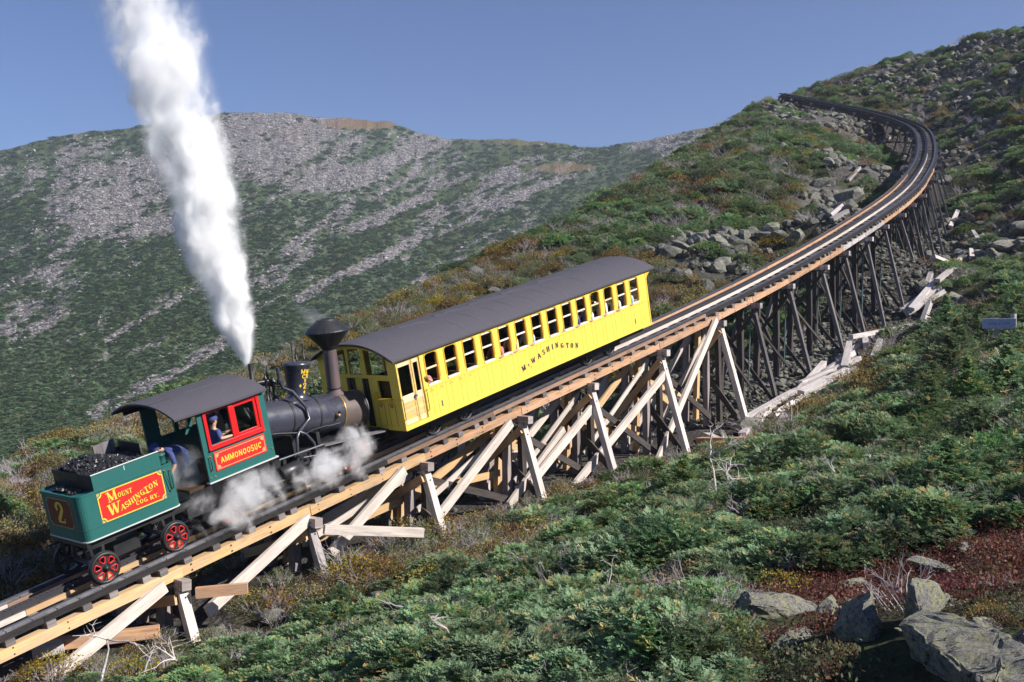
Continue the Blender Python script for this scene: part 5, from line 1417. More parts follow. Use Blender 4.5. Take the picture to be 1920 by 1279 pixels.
# far side wall, floor
m = MB(); m.box(Lp(0, -W_, HB), Lp(CL, -W_ + .06, 1.60)); m.box(Lp(0, -W_, 2.48), Lp(CL, -W_ + .06, HE)); m.box(Lp(3.0, -W_, 1.60), Lp(CL, -W_ + .06, 2.48))
for a, b in ((0, .10), (.45, .50), (.86, 1.0), (1.5, 1.78), (2.28, 2.50)): m.box(Lp(a, -W_, 1.60), Lp(b, -W_ + .06, 2.48))
m.build("far_side_wall", M["yellow"], coach)
m = MB(); m.box(Lp(3.0, -W_ + .062, HB + .06), Lp(CL - .06, -W_ + .075, 2.56)); m.box(Lp(.06, -W_ + .062, HB + .06), Lp(3.0, -W_ + .075, 1.59)); m.build("interior_lining", M["dark_wood"], coach)
m = MB(); m.box(Lp(.05, W_ - .085, HB), Lp(CL - .05, -W_ + .08, HB + .05)); m.build("floor", M["dark_wood"], coach)
# end walls
def roofz(w_): return HE - .02 + .44 * (1 - (abs(w_) / 1.6) ** 2.2)
def end_wall(s_, dirn, name):
    """flat end with three upper windows; dirn = outward direction along the track"""
    t = .05
    def bx(m, w0, w1, h0, h1, out=0.0): m.box(Lp(s_ + dirn * out, w0, h0), Lp(s_ - dirn * t, w1, h1))
    ef = lambda u, v, d: Lp(s_ + dirn * d, u, v)
    m = MB()
    bx(m, -W_ + .06, W_ - .06, HB - .01, HB + .05, .012)
    bx(m, -W_ + .06, W_ - .06, 2.08, 2.17, .012)
    for w0, w1 in ((1.17, 1.44), (.18, .36), (-.36, -.30 + .02), (-1.44, -1.17)): bx(m, w0, w1, 2.17, 2.60)
    # arched head above the windows
    n = 24
    for k in range(n):
        wa, wb = -1.44 + 2.88 * k / n, -1.44 + 2.88 * (k + 1) / n
        def top(w_): return roofz(w_) - .05
        def bot(w_):
            b = roofz(w_) - .17
            if -1.17 < w_ < -.34 or .36 < w_ < 1.17 or -.28 < w_ < .18: return max(2.3, b)
            return 2.55
        wm = (wa + wb) / 2
        m.add([Lp(s_, wa, bot(wm)), Lp(s_, wb, bot(wm)), Lp(s_, wb, top(wb)), Lp(s_, wa, top(wa)), Lp(s_ - dirn * t, wa, bot(wm)), Lp(s_ - dirn * t, wb, bot(wm)), Lp(s_ - dirn * t, wb, top(wb)), Lp(s_ - dirn * t, wa, top(wa))],
              [(0, 1, 2, 3), (7, 6, 5, 4), (0, 1, 5, 4), (3, 2, 6, 7), (0, 3, 7, 4), (1, 2, 6, 5)])
    for sgn in (1, -1):
        a, b = (.40, 1.44) if sgn > 0 else (-1.44, -.46)
        lo, hi = (.72, 1.19) if sgn > 0 else (-1.19, -.72)
        bx(m, a, b, HB + .05, 1.55, 0); bx(m, a, b, 2.03, 2.08, 0); bx(m, a, lo, 1.55, 2.03); bx(m, hi, b, 1.55, 2.03)
    bx(m, -.17, .13, HB + .05, 2.08, -.02)
    ew = m.build(name, M["yellow"], coach)
    m = MB()
    for w0 in (.17, .30, -.24, -.40): m.box(Lp(s_ + dirn * .015, w0, HB + .05), Lp(s_ - dirn * .04, w0 + .085, 2.07))
    m.build("buffer_post", M["iron"], ew)
    m = MB()
    m.box(Lp(s_ + dirn * .10, .66, 1.53), Lp(s_ - dirn * .01, 1.22, 1.56)); m.box(Lp(s_ + dirn * .09, .64, 1.56), Lp(s_ - dirn * .01, .70, 1.72))
    m.build("window_ledge", M["yellow_trim"], ew)
    m = MB()
    for c in (.72, 1.12):
        pts = [(c - .13, .82)] + [(c - .13 * math.cos(R(15 * j)), 1.34 + .12 * math.sin(R(15 * j))) for j in range(13)] + [(c + .13, .82)]
        pin = [(c - .12, .82)] + [(c - .12 * math.cos(R(15 * j)), 1.34 + .11 * math.sin(R(15 * j))) for j in range(13)] + [(c + .12, .82)]
        m.ring(pts, pin, ef, .001, .004)
        m.ring([(c + .055 * math.cos(R(30 * j)), 1.36 + .05 * math.sin(R(30 * j))) for j in range(12)], [(c + .03 * math.cos(R(30 * j)), 1.36 + .03 * math.sin(R(30 * j))) for j in range(12)], ef, .001, .004)
    m.build("lining", M["line"], ew)
    m = MB()
    for a, b in ((.36, 1.17), (-.28, .18), (-1.17, -.36)): m.add([Lp(s_ - dirn * .03, a, 2.17), Lp(s_ - dirn * .03, b, 2.17), Lp(s_ - dirn * .03, b, 2.84), Lp(s_ - dirn * .03, a, 2.84)], [(0, 1, 2, 3)])
    m.build("pane", M["glass"], ew)
    return ew
end_wall(0.0, -1, "end_wall"); end_wall(CL, 1, "end_wall")
m = MB(); m.add([Lp(.2, .70, 1.50), Lp(.2, 1.22, 1.50), Lp(.2, 1.22, 2.08), Lp(.2, .70, 2.08), Lp(.16, .70, 1.50), Lp(.16, 1.22, 1.50), Lp(.16, 1.22, 2.08), Lp(.16, .70, 2.08)], [(0, 1, 2, 3), (7, 6, 5, 4)]); m.build("inner_panel", M["dark_wood"], coach)
# roof with wrinkled felt
WR = [(2.9, .9, 1.3), (4.6, 1.0, 1.2), (5.3, .55, .8), (6.2, 1.05, 1.3), (7.0, .7, 1.0), (7.5, 1.1, 1.2), (8.9, .9, 1.1), (3.7, .5, .7)]
def wrinkle(s_, w_):
    z = 0
    for c, rr, ln in WR:
        # arcs that rise from the near eave and curl down-track
        d = math.hypot((s_ - c + ln) / ln, (w_ - 1.25) / 1.15) - 1
        if s_ > c - ln: z += .05 * math.exp(-(d * ln / .045) ** 2) * math.exp(-((w_ - .45) / .75) ** 2)
    z += .004 * math.sin(s_ * 9 + w_ * 3) * math.exp(-(w_ / .6) ** 2)
    return z
rf = arch_roof(-.16, 12.36, 1.60, HE - .02, .44, .05, 420, 64, wrinkle)
rfo = rf.build("roof", M["roof"], coach)
m = MB()
m.box(Lp(-.15, 1.585, HE - .045), Lp(12.3, 1.545, HE - .02)); m.box(Lp(-.05, 1.54, HE - .05), Lp(12.0, 1.44, HE - .015))
m.build("eave_moulding", M["ochre"], coach)
m = MB(); m.tube([Lp(-.165, w_, roofz(w_) - .03) for w_ in [-1.58 + 3.16 * i / 24 for i in range(25)]], .022, 6); m.build("roof_edge", M["iron"], rfo)
m = MB()
m.prism([(11.9, 2.2), (11.98, 2.35), (12.2, 2.5), (12.33, 2.55), (12.33, 2.58), (11.9, 2.58)], lambda x_, z_, d: Lp(x_, W_ - d, z_), .0, .05); m.build("roof_bracket", M["yellow_trim"], coach)
# seats
for i in range(13):
    x = 1.35 + .757 * i
    m = MB(); m.box(Lp(x, 1.40, .77), Lp(x + .42, .30, 1.15)); m.box(Lp(x + .36, 1.40, 1.15), Lp(x + .43, .30, 1.62)); m.build("seat", M["dark_wood"], coach)
    m = MB(); m.box(Lp(x, -.30, .77), Lp(x + .42, -1.40, 1.15)); m.box(Lp(x + .36, -.30, 1.15), Lp(x + .43, -1.40, 1.62)); m.build("seat", M["dark_wood"], coach)
# underframe, trucks, wheels
m = MB()
for w_ in (1.1, -1.1): m.box(Lp(.06, w_ + .08, .50), Lp(CL - .06, w_ - .08, HB - .013))
for s_ in (.1, 3, 6, 9, 11.7): m.box(Lp(s_, 1.015, .50), Lp(s_ + .12, -1.015, .69))
m.box(Lp(-.12, .8, .50), Lp(.055, -.8, .66))
m.build("underframe", M["iron"], coach)
for s_ in (1.7, 3.0, 9.0, 10.3):
    m = MB(); m.tube([Lp(s_, .66, .345), Lp(s_, -.66, .345)], .05, 8); m.build("axle", M["iron"], coach)
    add_wheel(coach, s_ - S0, .765, .345, .325, False); add_wheel(coach, s_ - S0, -.765, .345, .325, False, side=-1)
m = MB()
for s_ in (1.7, 9.0):
    for w_ in (.95, -.95): m.box(Lp(s_ - .35, w_ + .04, .32), Lp(s_ + 1.65, w_ - .04, .46)); m.box(Lp(s_ + .55, w_ + .05, .46), Lp(s_ + .75, w_ - .05, .52))
m.build("truck_frame", M["iron"], coach)

# ------------------------------------------------------------------ people: one skinned body each, hair and cap as children
M["skin"] = m_plain("skin", (0.56, 0.32, 0.22), 0.55)
M["hair_dark"] = m_plain("dark_hair", (0.025, 0.018, 0.014), 0.6)
M["hair_grey"] = m_plain("grey_hair", (0.35, 0.33, 0.31), 0.6)
def cloth(nm, c): 
    M[nm] = m_plain(nm, c, 0.85, 0.15); return M[nm]
cloth("blue_cloth", (0.06, 0.08, 0.22)); cloth("denim", (0.03, 0.045, 0.13)); cloth("white_cloth", (0.75, 0.73, 0.72)); cloth("cream_cloth", (0.72, 0.62, 0.33)); cloth("pink_cloth", (0.55, 0.22, 0.22)); cloth("pale_blue_cloth", (0.42, 0.52, 0.66)); cloth("khaki", (0.22, 0.18, 0.11)); cloth("grey_cloth", (0.2, 0.2, 0.22))
def skin_body(name, joints, bones, mats, root, parent_matrix, label, group=None):
    """joints: {name: (pos, radius)}; bones: [(a, b, material index)]; returns evaluated mesh object"""
    me = bpy.data.meshes.new(name); names = list(joints)
    me.from_pydata([joints[n][0] for n in names], [(names.index(a), names.index(b)) for a, b, _ in bones], [])
    o = bpy.data.objects.new(name, me); COL.objects.link(o)
    md = o.modifiers.new("skin", "SKIN"); md.use_smooth_shade = True
    sv = me.skin_vertices[0].data
    for i, n in enumerate(names):
        r = joints[n][1]; sv[i].radius = r if isinstance(r, tuple) else (r, r); sv[i].use_root = (n == root)
    sb_ = o.modifiers.new("sub", "SUBSURF"); sb_.levels = 2; sb_.render_levels = 2
    dg = bpy.context.evaluated_depsgraph_get()
    me2 = bpy.data.meshes.new_from_object(o.evaluated_get(dg))
    o.modifiers.clear(); o.data = me2; me2.name = name
    me2.materials.clear()
    for m_ in mats: me2.materials.append(m_)
    seg = [(Vector(joints[a][0]), Vector(joints[b][0]), k) for a, b, k in bones]
    for p in me2.polygons:
        c = p.center; best = None
        for a, b, k in seg:
            d = b - a; t = max(0, min(1, (c - a).dot(d) / max(1e-9, d.length_squared))); dist = (c - a - d * t).length
            if best is None or dist < best[0]: best = (dist, k)
        p.material_index = best[1]; p.use_smooth = True
    o.matrix_basis = parent_matrix
    return tag(o, label, "person", group)
def hand(joints, bones, wrist, base, d, up, k, pre):
    d = Vector(d).normalized(); up = Vector(up).normalized(); sd_ = d.cross(up).normalized(); b0 = Vector(base)
    joints[pre + "palm"] = (tuple(b0 + d * .06), .032); bones.append((wrist, pre + "palm", k))
    for i, (off, ln) in enumerate(((-.03, .062), (-.01, .075), (.012, .07), (.032, .055))):
        p1 = b0 + d * (.085 + ln * .4) + sd_ * off; p2 = p1 + d * ln * .6 - up * ln * .55
        joints[pre + "f%da" % i] = (tuple(p1), .0095); joints[pre + "f%db" % i] = (tuple(p2), .008)
        bones += [(pre + "palm", pre + "f%da" % i, k), (pre + "f%da" % i, pre + "f%db" % i, k)]
    p1 = b0 + d * .055 - sd_ * .05; joints[pre + "tha"] = (tuple(p1), .011); joints[pre + "thb"] = (tuple(p1 + d * .04 - up * .015), .009)
    bones += [(pre + "palm", pre + "tha", k), (pre + "tha", pre + "thb", k)]
def face_and_hair(o, head, fwd, hair, cap=None, r=.105):
    """nose, eyes, ears as one child each kept small; hair shell; optional cap"""
    h = Vector(head); f = Vector(fwd).normalized(); up = Vector((0, 0, 1)); up = (up - f * up.dot(f)).normalized(); s_ = f.cross(up)
    m = MB()
    for sg in (1, -1): m.lathe([(0, 0), (.011, .004), (.011, .009), (0, .012)], h + f * (r * .84) + s_ * sg * .036 + up * .012, f, 8)
    m.build("eyes", M["hair_dark"], o)
    m = MB(); m.tube([h + f * r * .9 + up * .01, h + f * (r + .022) - up * .02, h + f * r * .88 - up * .032], [.008, .015, .008], 6)
    for sg in (1, -1): m.lathe([(0, -.008), (.026, 0), (0, .012)], h + s_ * sg * r * .82 - f * .01, s_ * sg, 8)
    m.build("ears_and_nose", M["skin"], o)
    m = MB(); m.tube([h + f * r * .86 - up * .052 + s_ * .024, h + f * r * .9 - up * .05, h + f * r * .86 - up * .052 - s_ * .024], .006, 5); m.build("mouth", M["pink_cloth"], o)
    m = MB(); ax = (up * .75 - f * .5).normalized()
    m.lathe([(r * .97, .012), (r * 1.0, .03), (r * .93, .065), (r * .62, .105), (0, .122)], h - f * .012, (up * .45 - f * .8).normalized(), 16, caps=False); m.build("hair", hair, o)
    if cap:
        m = MB(); m.lathe([(r * 1.08, .025), (r * 1.12, .06), (r * .98, .11), (r * .5, .135), (0, .14)], h, (up - f * .12).normalized(), 16)
        pts = [h + up * .045 + f * (r * .9) + s_ * sg for sg in (.08, .03, -.03, -.08)] + [h + up * .03 + f * (r * 1.75) + s_ * sg for sg in (-.05, .05)]
        m.add(pts, [(0, 1, 2, 3, 4, 5)]); m.build("cap", cap, o)

def person_pose(name, J, extra, mats, label, frame_m, group=None, head=None, fwd=(1, 0, 0), hair=None, cap=None):
    o = skin_body(name, J, extra, mats, "pelvis", frame_m, label, group)
    face_and_hair(o, head, fwd, hair or M["hair_dark"], cap)
    return o
# engine driver seated at the near window, forearm on the sill (frame of the locomotive)
S0 = -3.0
DRV = [.22, -.09]
q3 = lambda s_, w_, h_: tuple(Lp(s_ + DRV[0], w_, h_ + DRV[1]))
hd = q3(-5.27, .86, 2.60)
J = {"pelvis": (q3(-5.22, .82, 1.87), (.15, .12)), "waist": (q3(-5.24, .83, 2.05), (.14, .11)), "chest": (q3(-5.27, .84, 2.27), (.165, .12)), "neckb": (q3(-5.29, .85, 2.42), (.075, .07)), "neck": (q3(-5.28, .855, 2.49), .052), "head0": (q3(-5.27, .86, 2.56), (.085, .09)), "head": (q3(-5.265, .86, 2.64), (.088, .098)), "crown": (q3(-5.27, .86, 2.70), (.06, .065)),
     "shN": (q3(-5.27, 1.01, 2.37), .07), "elN": (q3(-5.32, 1.09, 2.235), .048), "wrN": (q3(-5.10, 1.12, 2.225), .034),
     "shF": (q3(-5.27, .66, 2.37), .07), "elF": (q3(-5.08, .60, 2.14), .048), "wrF": (q3(-4.86, .62, 2.20), .034),
     "hipN": (q3(-5.12, .92, 1.85), .09), "knN": (q3(-4.80, .92, 1.83), .07), "anN": (q3(-4.76, .92, 1.40), .05), "toN": (q3(-4.60, .92, 1.31), .042),
     "hipF": (q3(-5.12, .72, 1.85), .09), "knF": (q3(-4.80, .70, 1.83), .07), "anF": (q3(-4.76, .70, 1.40), .05), "toF": (q3(-4.60, .70, 1.31), .042)}
Bn = [("pelvis", "waist", 1), ("waist", "chest", 1), ("chest", "neckb", 1), ("neckb", "neck", 0), ("neck", "head0", 0), ("head0", "head", 0), ("head", "crown", 0), ("chest", "shN", 1), ("shN", "elN", 1), ("elN", "wrN", 0), ("chest", "shF", 1), ("shF", "elF", 1), ("elF", "wrF", 0), ("pelvis", "hipN", 2), ("hipN", "knN", 2), ("knN", "anN", 2), ("anN", "toN", 3), ("pelvis", "hipF", 2), ("hipF", "knF", 2), ("knF", "anF", 2), ("anF", "toF", 3)]
hand(J, Bn, "wrN", q3(-5.10, 1.12, 2.225), (1, 0, 0), (0, 0, 1), 0, "n"); hand(J, Bn, "wrF", q3(-4.86, .62, 2.20), (1, -.2, .2), (0, 0, 1), 0, "f")
person_pose("person", J, Bn, [M["skin"], M["blue_cloth"], M["denim"], M["hair_dark"]], "person in blue shirt and cap with a forearm on the red cab window sill", loco.matrix_basis.copy(), None, q3(-5.265, .86, 2.62), (1, 0, -.05), M["hair_dark"], M["blue_cloth"])
DRV[:] = [0, 0]
# fireman bending over towards the tender
J = {"pelvis": (q3(-5.62, .30, 1.98), (.15, .13)), "waist": (q3(-5.74, .30, 2.06), (.14, .12)), "chest": (q3(-5.93, .30, 2.12), (.17, .13)), "neckb": (q3(-6.06, .30, 2.15), (.08, .07)), "neck": (q3(-6.11, .30, 2.18), .052), "head0": (q3(-6.16, .30, 2.20), (.085, .09)), "head": (q3(-6.22, .30, 2.22), (.088, .098)), "crown": (q3(-6.28, .30, 2.25), (.06, .065)),
     "shN": (q3(-6.0, .48, 2.10), .072), "elN": (q3(-5.98, .56, 1.82), .048), "wrN": (q3(-6.12, .50, 1.60), .034), "shF": (q3(-6.0, .12, 2.10), .072), "elF": (q3(-6.02, .04, 1.84), .048), "wrF": (q3(-6.16, .12, 1.62), .034),
     "hipN": (q3(-5.60, .41, 1.93), .095), "knN": (q3(-5.66, .43, 1.62), .072), "anN": (q3(-5.60, .43, 1.36), .05), "toN": (q3(-5.76, .45, 1.31), .042), "hipF": (q3(-5.60, .19, 1.93), .095), "knF": (q3(-5.66, .17, 1.62), .072), "anF": (q3(-5.60, .17, 1.36), .05), "toF": (q3(-5.76, .15, 1.31), .042)}
Bn = [(a, b, 1 if b == "elN" or b == "elF" else k) for a, b, k in Bn if not (a.startswith("n") and "palm" in a or b.startswith(("npalm", "fpalm", "nf", "ntha", "nthb", "ff", "ftha", "fthb")))]
hand(J, Bn, "wrN", q3(-6.12, .50, 1.60), (-.5, 0, -.8), (-1, 0, .5), 0, "n"); hand(J, Bn, "wrF", q3(-6.16, .12, 1.62), (-.5, 0, -.8), (-1, 0, .5), 0, "f")
person_pose("person", J, Bn, [M["skin"], M["blue_cloth"], M["denim"], M["hair_dark"]], "person in blue work clothes bending between cab and coal tender", loco.matrix_basis.copy(), None, q3(-6.20, .30, 2.21), (-.8, 0, -.6), M["hair_dark"], M["blue_cloth"])
# passengers on the near-side seats
S0 = 6.0
def passenger(s_, w_, shirt, hair, label, lean=0.0, arm=False, cap=None, hgt=0.0):
    h0 = 1.25; w_ = w_ + .08
    c = lambda a, b, z: tuple(Lp(s_ + a, w_ + b, h0 + z))
    J = {"pelvis": (c(.18, 0, .12), (.15, .12)), "waist": (c(.16, lean * .3, .30), (.14, .11)), "chest": (c(.14, lean * .7, .52 + hgt), (.165, .12)), "neckb": (c(.13, lean, .68 + hgt), (.075, .07)), "neck": (c(.12, lean, .74 + hgt), .052), "head0": (c(.105, lean, .81 + hgt), (.085, .09)), "head": (c(.10, lean, .89 + hgt), (.088, .098)), "crown": (c(.105, lean, .95 + hgt), (.06, .065)),
         "shN": (c(.14, .19 + lean * .8, .62 + hgt), .07), "elN": (c(.05, .27 + lean * .8, .38) if not arm else c(.12, .33, .46), .047), "wrN": (c(-.16, .24, .36) if not arm else c(-.02, .37, .56), .034), "shF": (c(.14, -.19 + lean * .8, .62 + hgt), .07), "elF": (c(.05, -.25, .36), .047), "wrF": (c(-.16, -.12, .34), .034),
         "hipN": (c(.08, .1, .10), .09), "knN": (c(-.26, .1, .10), .068), "anN": (c(-.28, .1, -.28), .048), "toN": (c(-.42, .1, -.35), .04), "hipF": (c(.08, -.1, .10), .09), "knF": (c(-.26, -.1, .10), .068), "anF": (c(-.28, -.1, -.28), .048), "toF": (c(-.42, -.1, -.35), .04)}
    B = [("pelvis", "waist", 1), ("waist", "chest", 1), ("chest", "neckb", 1), ("neckb", "neck", 0), ("neck", "head0", 0), ("head0", "head", 0), ("head", "crown", 0), ("chest", "shN", 1), ("shN", "elN", 1), ("elN", "wrN", 0), ("chest", "shF", 1), ("shF", "elF", 1), ("elF", "wrF", 0), ("pelvis", "hipN", 2), ("hipN", "knN", 2), ("knN", "anN", 2), ("anN", "toN", 3), ("pelvis", "hipF", 2), ("hipF", "knF", 2), ("knF", "anF", 2), ("anF", "toF", 3)]
    hand(J, B, "wrN", J["wrN"][0], (-1, 0, -.1) if not arm else (-.5, 0, .8), (0, 0, 1), 0, "n"); hand(J, B, "wrF", J["wrF"][0], (-1, 0, -.1), (0, 0, 1), 0, "f")
    person_pose("person", J, B, [M["skin"], shirt, M["denim"], M["hair_dark"]], label, coach.matrix_basis.copy(), None, c(.10, lean, .87 + hgt), (-1, 0, 0), hair, cap)
passenger(1.05, 1.10, M["pink_cloth"], M["hair_grey"], "person in pink top behind the first coach window by the door", 0.05, True, None, -.05)
passenger(4.03, 1.12, M["pink_cloth"], M["hair_dark"], "person with dark hair and pink top behind the fifth coach window from the door", 0.08, False, None, -.02)
passenger(4.72, 1.16, M["cream_cloth"], M["hair_dark"], "person in cream shirt with blue cap behind the sixth coach window from the door", 0.02, False, M["pale_blue_cloth"], .06)
passenger(5.50, 1.14, M["pale_blue_cloth"], M["hair_grey"], "person in pale blue shirt behind the seventh coach window from the door", 0.04, False, None, -.02)
passenger(7.0, 1.10, M["grey_cloth"], M["hair_dark"], "person in grey shirt behind the ninth coach window from the door", 0.05, False, None, 0)
passenger(7.78, 1.14, M["blue_cloth"], M["hair_dark"], "person in dark blue shirt behind the tenth coach window from the door", 0.05, False, None, .02)
passenger(8.52, 1.12, M["white_cloth"], M["hair_grey"], "person in white shirt behind the eleventh coach window from the door", 0.08, False, None, -.04)
passenger(9.30, 1.12, M["white_cloth"], M["hair_dark"], "person in white shirt sitting tall behind the twelfth coach window from the door", 0.08, False, None, .10)
passenger(10.05, 1.14, M["white_cloth"], M["hair_dark"], "person in white shirt behind the thirteenth coach window from the door", 0.08, False, None, 0)
passenger(10.85, 1.12, M["pale_blue_cloth"], M["hair_dark"], "person in pale shirt behind the last coach window uphill", 0.08, False, None, 0)

# ------------------------------------------------------------------ plants: leaf-level meshes, shared between copies
def unit(a): return a / (np.linalg.norm(a, axis=-1, keepdims=True) + 1e-9)
def diamonds(b, t, wv):
    """leaf quads: base, tip and half-width vectors -> verts (4n,3)"""
    m = b * 0.45 + t * 0.55
    return np.stack([b, m + wv, t, m - wv], 1).reshape(-1, 3)
def fingers(b, t, wv):
    """needle-covered shoots: narrow foot, blunt tip"""
    return np.stack([b - wv * .55, b + wv * .55, t + wv * .9, t - wv * .9], 1).reshape(-1, 3)
def spruce_mesh(name, seed, rad, hgt, nspray, L=(.20, .38), seg=6, wid=.017, mat="spruce", spire=0.0):
    rng = np.random.default_rng(seed)
    n = nspray
    th = rng.random(n) * 2 * np.pi
    rr = np.sqrt(rng.random(n)); lob = 1 + .25 * np.sin(th * 3 + seed) + .15 * np.sin(th * 5 + 2 * seed)
    zz = (1 - rr ** 2.2) * (.75 + .25 * rng.random(n)) * (1 if spire == 0 else 1)
    depth = .70 + .30 * rng.random(n) ** .4
    P = np.stack([np.cos(th) * rr * rad * lob, np.sin(th) * rr * rad * lob, (zz * depth * hgt) + .04], -1)
    if spire > 0:
        k = n // 3
        hz = rng.random(k) * spire; rad_s = (1 - hz / spire) * .62 * rad + .03
        P[:k] = np.stack([np.cos(th[:k]) * rad_s * rng.random(k) * .6, np.sin(th[:k]) * rad_s * rng.random(k) * .6, hgt * .5 + hz], -1)
    D = np.stack([np.cos(th), np.sin(th), .16 + .30 * zz + rng.normal(0, .22, n)], -1)
    D[:, :2] += rng.normal(0, .45, (n, 2)); D = unit(D)
    Lh = rng.uniform(*L, n)
    up = unit(np.array([0.12, -.12, 1.0]) + rng.normal(0, .20, (n, 3)))
    S = unit(np.cross(D, up)); N = np.cross(S, D)
    base = P - D * Lh[:, None] * .6
    vs, tone, odd = [], [], []
    tn = np.clip(rng.normal(.45, .22, n), 0, 1); od = rng.random(n)
    def push(b, t, w, wd, dt=0):
        vs.append(fingers(b, t, w * wd)); tone.append(np.clip(tn + dt, 0, 1)); odd.append(od)
    tip = base + D * Lh[:, None]
    push(base, tip + D * .02, S, wid * .9)
    for i in range(1, seg + 1):
        f = i / (seg + .6)
        p = base + D * (Lh * f)[:, None]
        ln = (Lh * .46 * (1.05 - f * .78))[:, None]
        for sg in (1, -1):
            d2 = unit(D * .74 + S * sg * .74 + N * rng.normal(.12, .30, (n, 1)))
            wv = unit(np.cross(d2, N + rng.normal(0, .18, (n, 3))))
            push(p, p + d2 * ln, wv, wid, -.08 + .45 * f + rng.normal(0, .14, n))
    V = np.concatenate(vs); q = np.arange(len(V)).reshape(-1, 4)
    return np_mesh(name, V, q, M[mat], {"tone": ("FACE", np.concatenate(tone)), "odd": ("FACE", np.concatenate(odd))})
def leafy_mesh(name, seed, rad, hgt, nleaf, size, mat, nstem=26, stem_mat="twig_dark", stemw=.006, flat=0.0):
    rng = np.random.default_rng(seed)
    vs, tone, odd, mi = [], [], [], []
    if nstem:
        th = rng.random(nstem) * 2 * np.pi; r0 = rng.random(nstem) * .2 * rad; r1 = np.sqrt(rng.random(nstem)) * rad
        for k in range(3):
            f0, f1 = k / 3, (k + 1) / 3
            jit = rng.normal(0, .03, (nstem, 3)) * hgt
            pt = lambda f: np.stack([np.cos(th) * (r0 + (r1 - r0) * f), np.sin(th) * (r0 + (r1 - r0) * f), f ** .8 * hgt * (1.1 - .4 * (r1 / rad))], -1)
            b, t = pt(f0), pt(f1)
            for wv in ((1, 0, 0), (0, 1, 0)):
                w_ = np.array(wv) * stemw * (1.2 - f0)
                vs.append(np.stack([b - w_, b + w_, t + w_ * .8, t - w_ * .8], 1).reshape(-1, 3)); tone.append(np.zeros(nstem)); odd.append(np.zeros(nstem)); mi.append(np.ones(nstem, int))
    n = nleaf
    th = rng.random(n) * 2 * np.pi; rr = np.sqrt(rng.random(n)); lob = 1 + .3 * np.sin(th * 3 + seed * 2)
    z = (1 - rr ** 2 * .75) * (.35 + .65 * rng.random(n) ** .6) * hgt
    P = np.stack([np.cos(th) * rr * rad * lob, np.sin(th) * rr * rad * lob, z], -1) + rng.normal(0, .02, (n, 3))
    d = unit(rng.normal(0, 1, (n, 3)) + np.array([0, 0, .3])); w_ = unit(np.cross(d, unit(rng.normal(0, 1, (n, 3)) + np.array([0, 0, flat]))))
    sz = size * rng.uniform(.7, 1.3, (n, 1))
    vs.append(diamonds(P, P + d * sz, w_ * sz * .36)); tone.append(rng.random(n)); odd.append(rng.random(n)); mi.append(np.zeros(n, int))
    V = np.concatenate(vs); q = np.arange(len(V)).reshape(-1, 4)
    me = np_mesh(name, V, q, [M[mat], M[stem_mat]], {"tone": ("FACE", np.concatenate(tone)), "odd": ("FACE", np.concatenate(odd))})
    me.polygons.foreach_set("material_index", np.concatenate(mi).astype(np.int32))
    return me
def twig_mesh(name, seed, rad, hgt, n0, mat="twig", w0=.007):
    """leafless bush: forking thin stems as three-sided needles"""
    rng = random.Random(seed); vs, fs = [], []
    def stem(a, b, wa, wb):
        d = (b - a).normalized(); s_ = d.cross(Vector((.3, .2, 1))).normalized(); u = d.cross(s_)
        k = len(vs)
        for p, w_ in ((a, wa), (b, wb)):
            for an in (0, 2.09, 4.19): vs.append(p + (s_ * math.cos(an) + u * math.sin(an)) * w_)
        for e in range(3): fs.append((k + e, k + (e + 1) % 3, k + 3 + (e + 1) % 3, k + 3 + e))
    def grow(p, d, L, w_, dep):
        q_ = p + d * L; stem(p, q_, w_, w_ * .65)
        if dep == 0: return
        for _ in range(rng.choice((2, 2, 3))):
            d2 = (d + Vector((rng.gauss(0, .55), rng.gauss(0, .55), rng.gauss(0, .35)))).normalized()
            grow(p + d * L * rng.uniform(.5, 1), d2, L * rng.uniform(.55, .8), w_ * .62, dep - 1)
    for _ in range(n0):
        a = rng.random() * 6.283; r_ = rng.random() * rad * .6
        grow(Vector((math.cos(a) * r_, math.sin(a) * r_, 0)), Vector((math.cos(a) * .5, math.sin(a) * .5, rng.uniform(.5, 1.1))).normalized(), hgt * rng.uniform(.35, .55), w0, 3)
    return np_mesh(name, np.array([tuple(v_) for v_ in vs]), np.array(fs), M[mat])

PROTO = {}
def proto_collection(key, meshes):
    c = bpy.data.collections.new("proto_" + key)
    for i, me in enumerate(meshes):
        o = bpy.data.objects.new("%s_source_%02d" % (key, i), me); c.objects.link(o)
    PROTO[key] = c
    return c
_kw = dict(L=(.11, .22), seg=4, wid=.0115)
SPR = [spruce_mesh("spruce_shrub", 11, .70, .55, 480, **_kw), spruce_mesh("spruce_shrub", 12, .85, .50, 620, **_kw), spruce_mesh("spruce_shrub", 13, .6, .62, 440, spire=.25, **_kw), spruce_mesh("spruce_shrub", 14, .95, .60, 680, **_kw), spruce_mesh("spruce_shrub", 15, .55, .42, 380, **_kw)]
SPR_TREE = [spruce_mesh("spruce_tree", 21, .62, .75, 460, spire=.4, **_kw), spruce_mesh("spruce_tree", 22, .5, .7, 400, spire=.5, **_kw)]
BIR = [leafy_mesh("birch_shrub", 31, .6, .62, 620, .05, "birch"), leafy_mesh("birch_shrub", 32, .75, .55, 700, .045, "birch"), leafy_mesh("birch_shrub", 33, .5, .5, 420, .05, "rust")]
ALD = [leafy_mesh("alder_shrub", 71, .6, .5, 560, .045, "alder", 30, "twig"), leafy_mesh("alder_shrub", 72, .7, .45, 620, .045, "alder", 34, "twig")]
RUST = [leafy_mesh("rusty_shrub", 36, .6, .45, 480, .045, "rust"), leafy_mesh("rusty_shrub", 37, .5, .4, 360, .05, "rust", 40, "twig")]
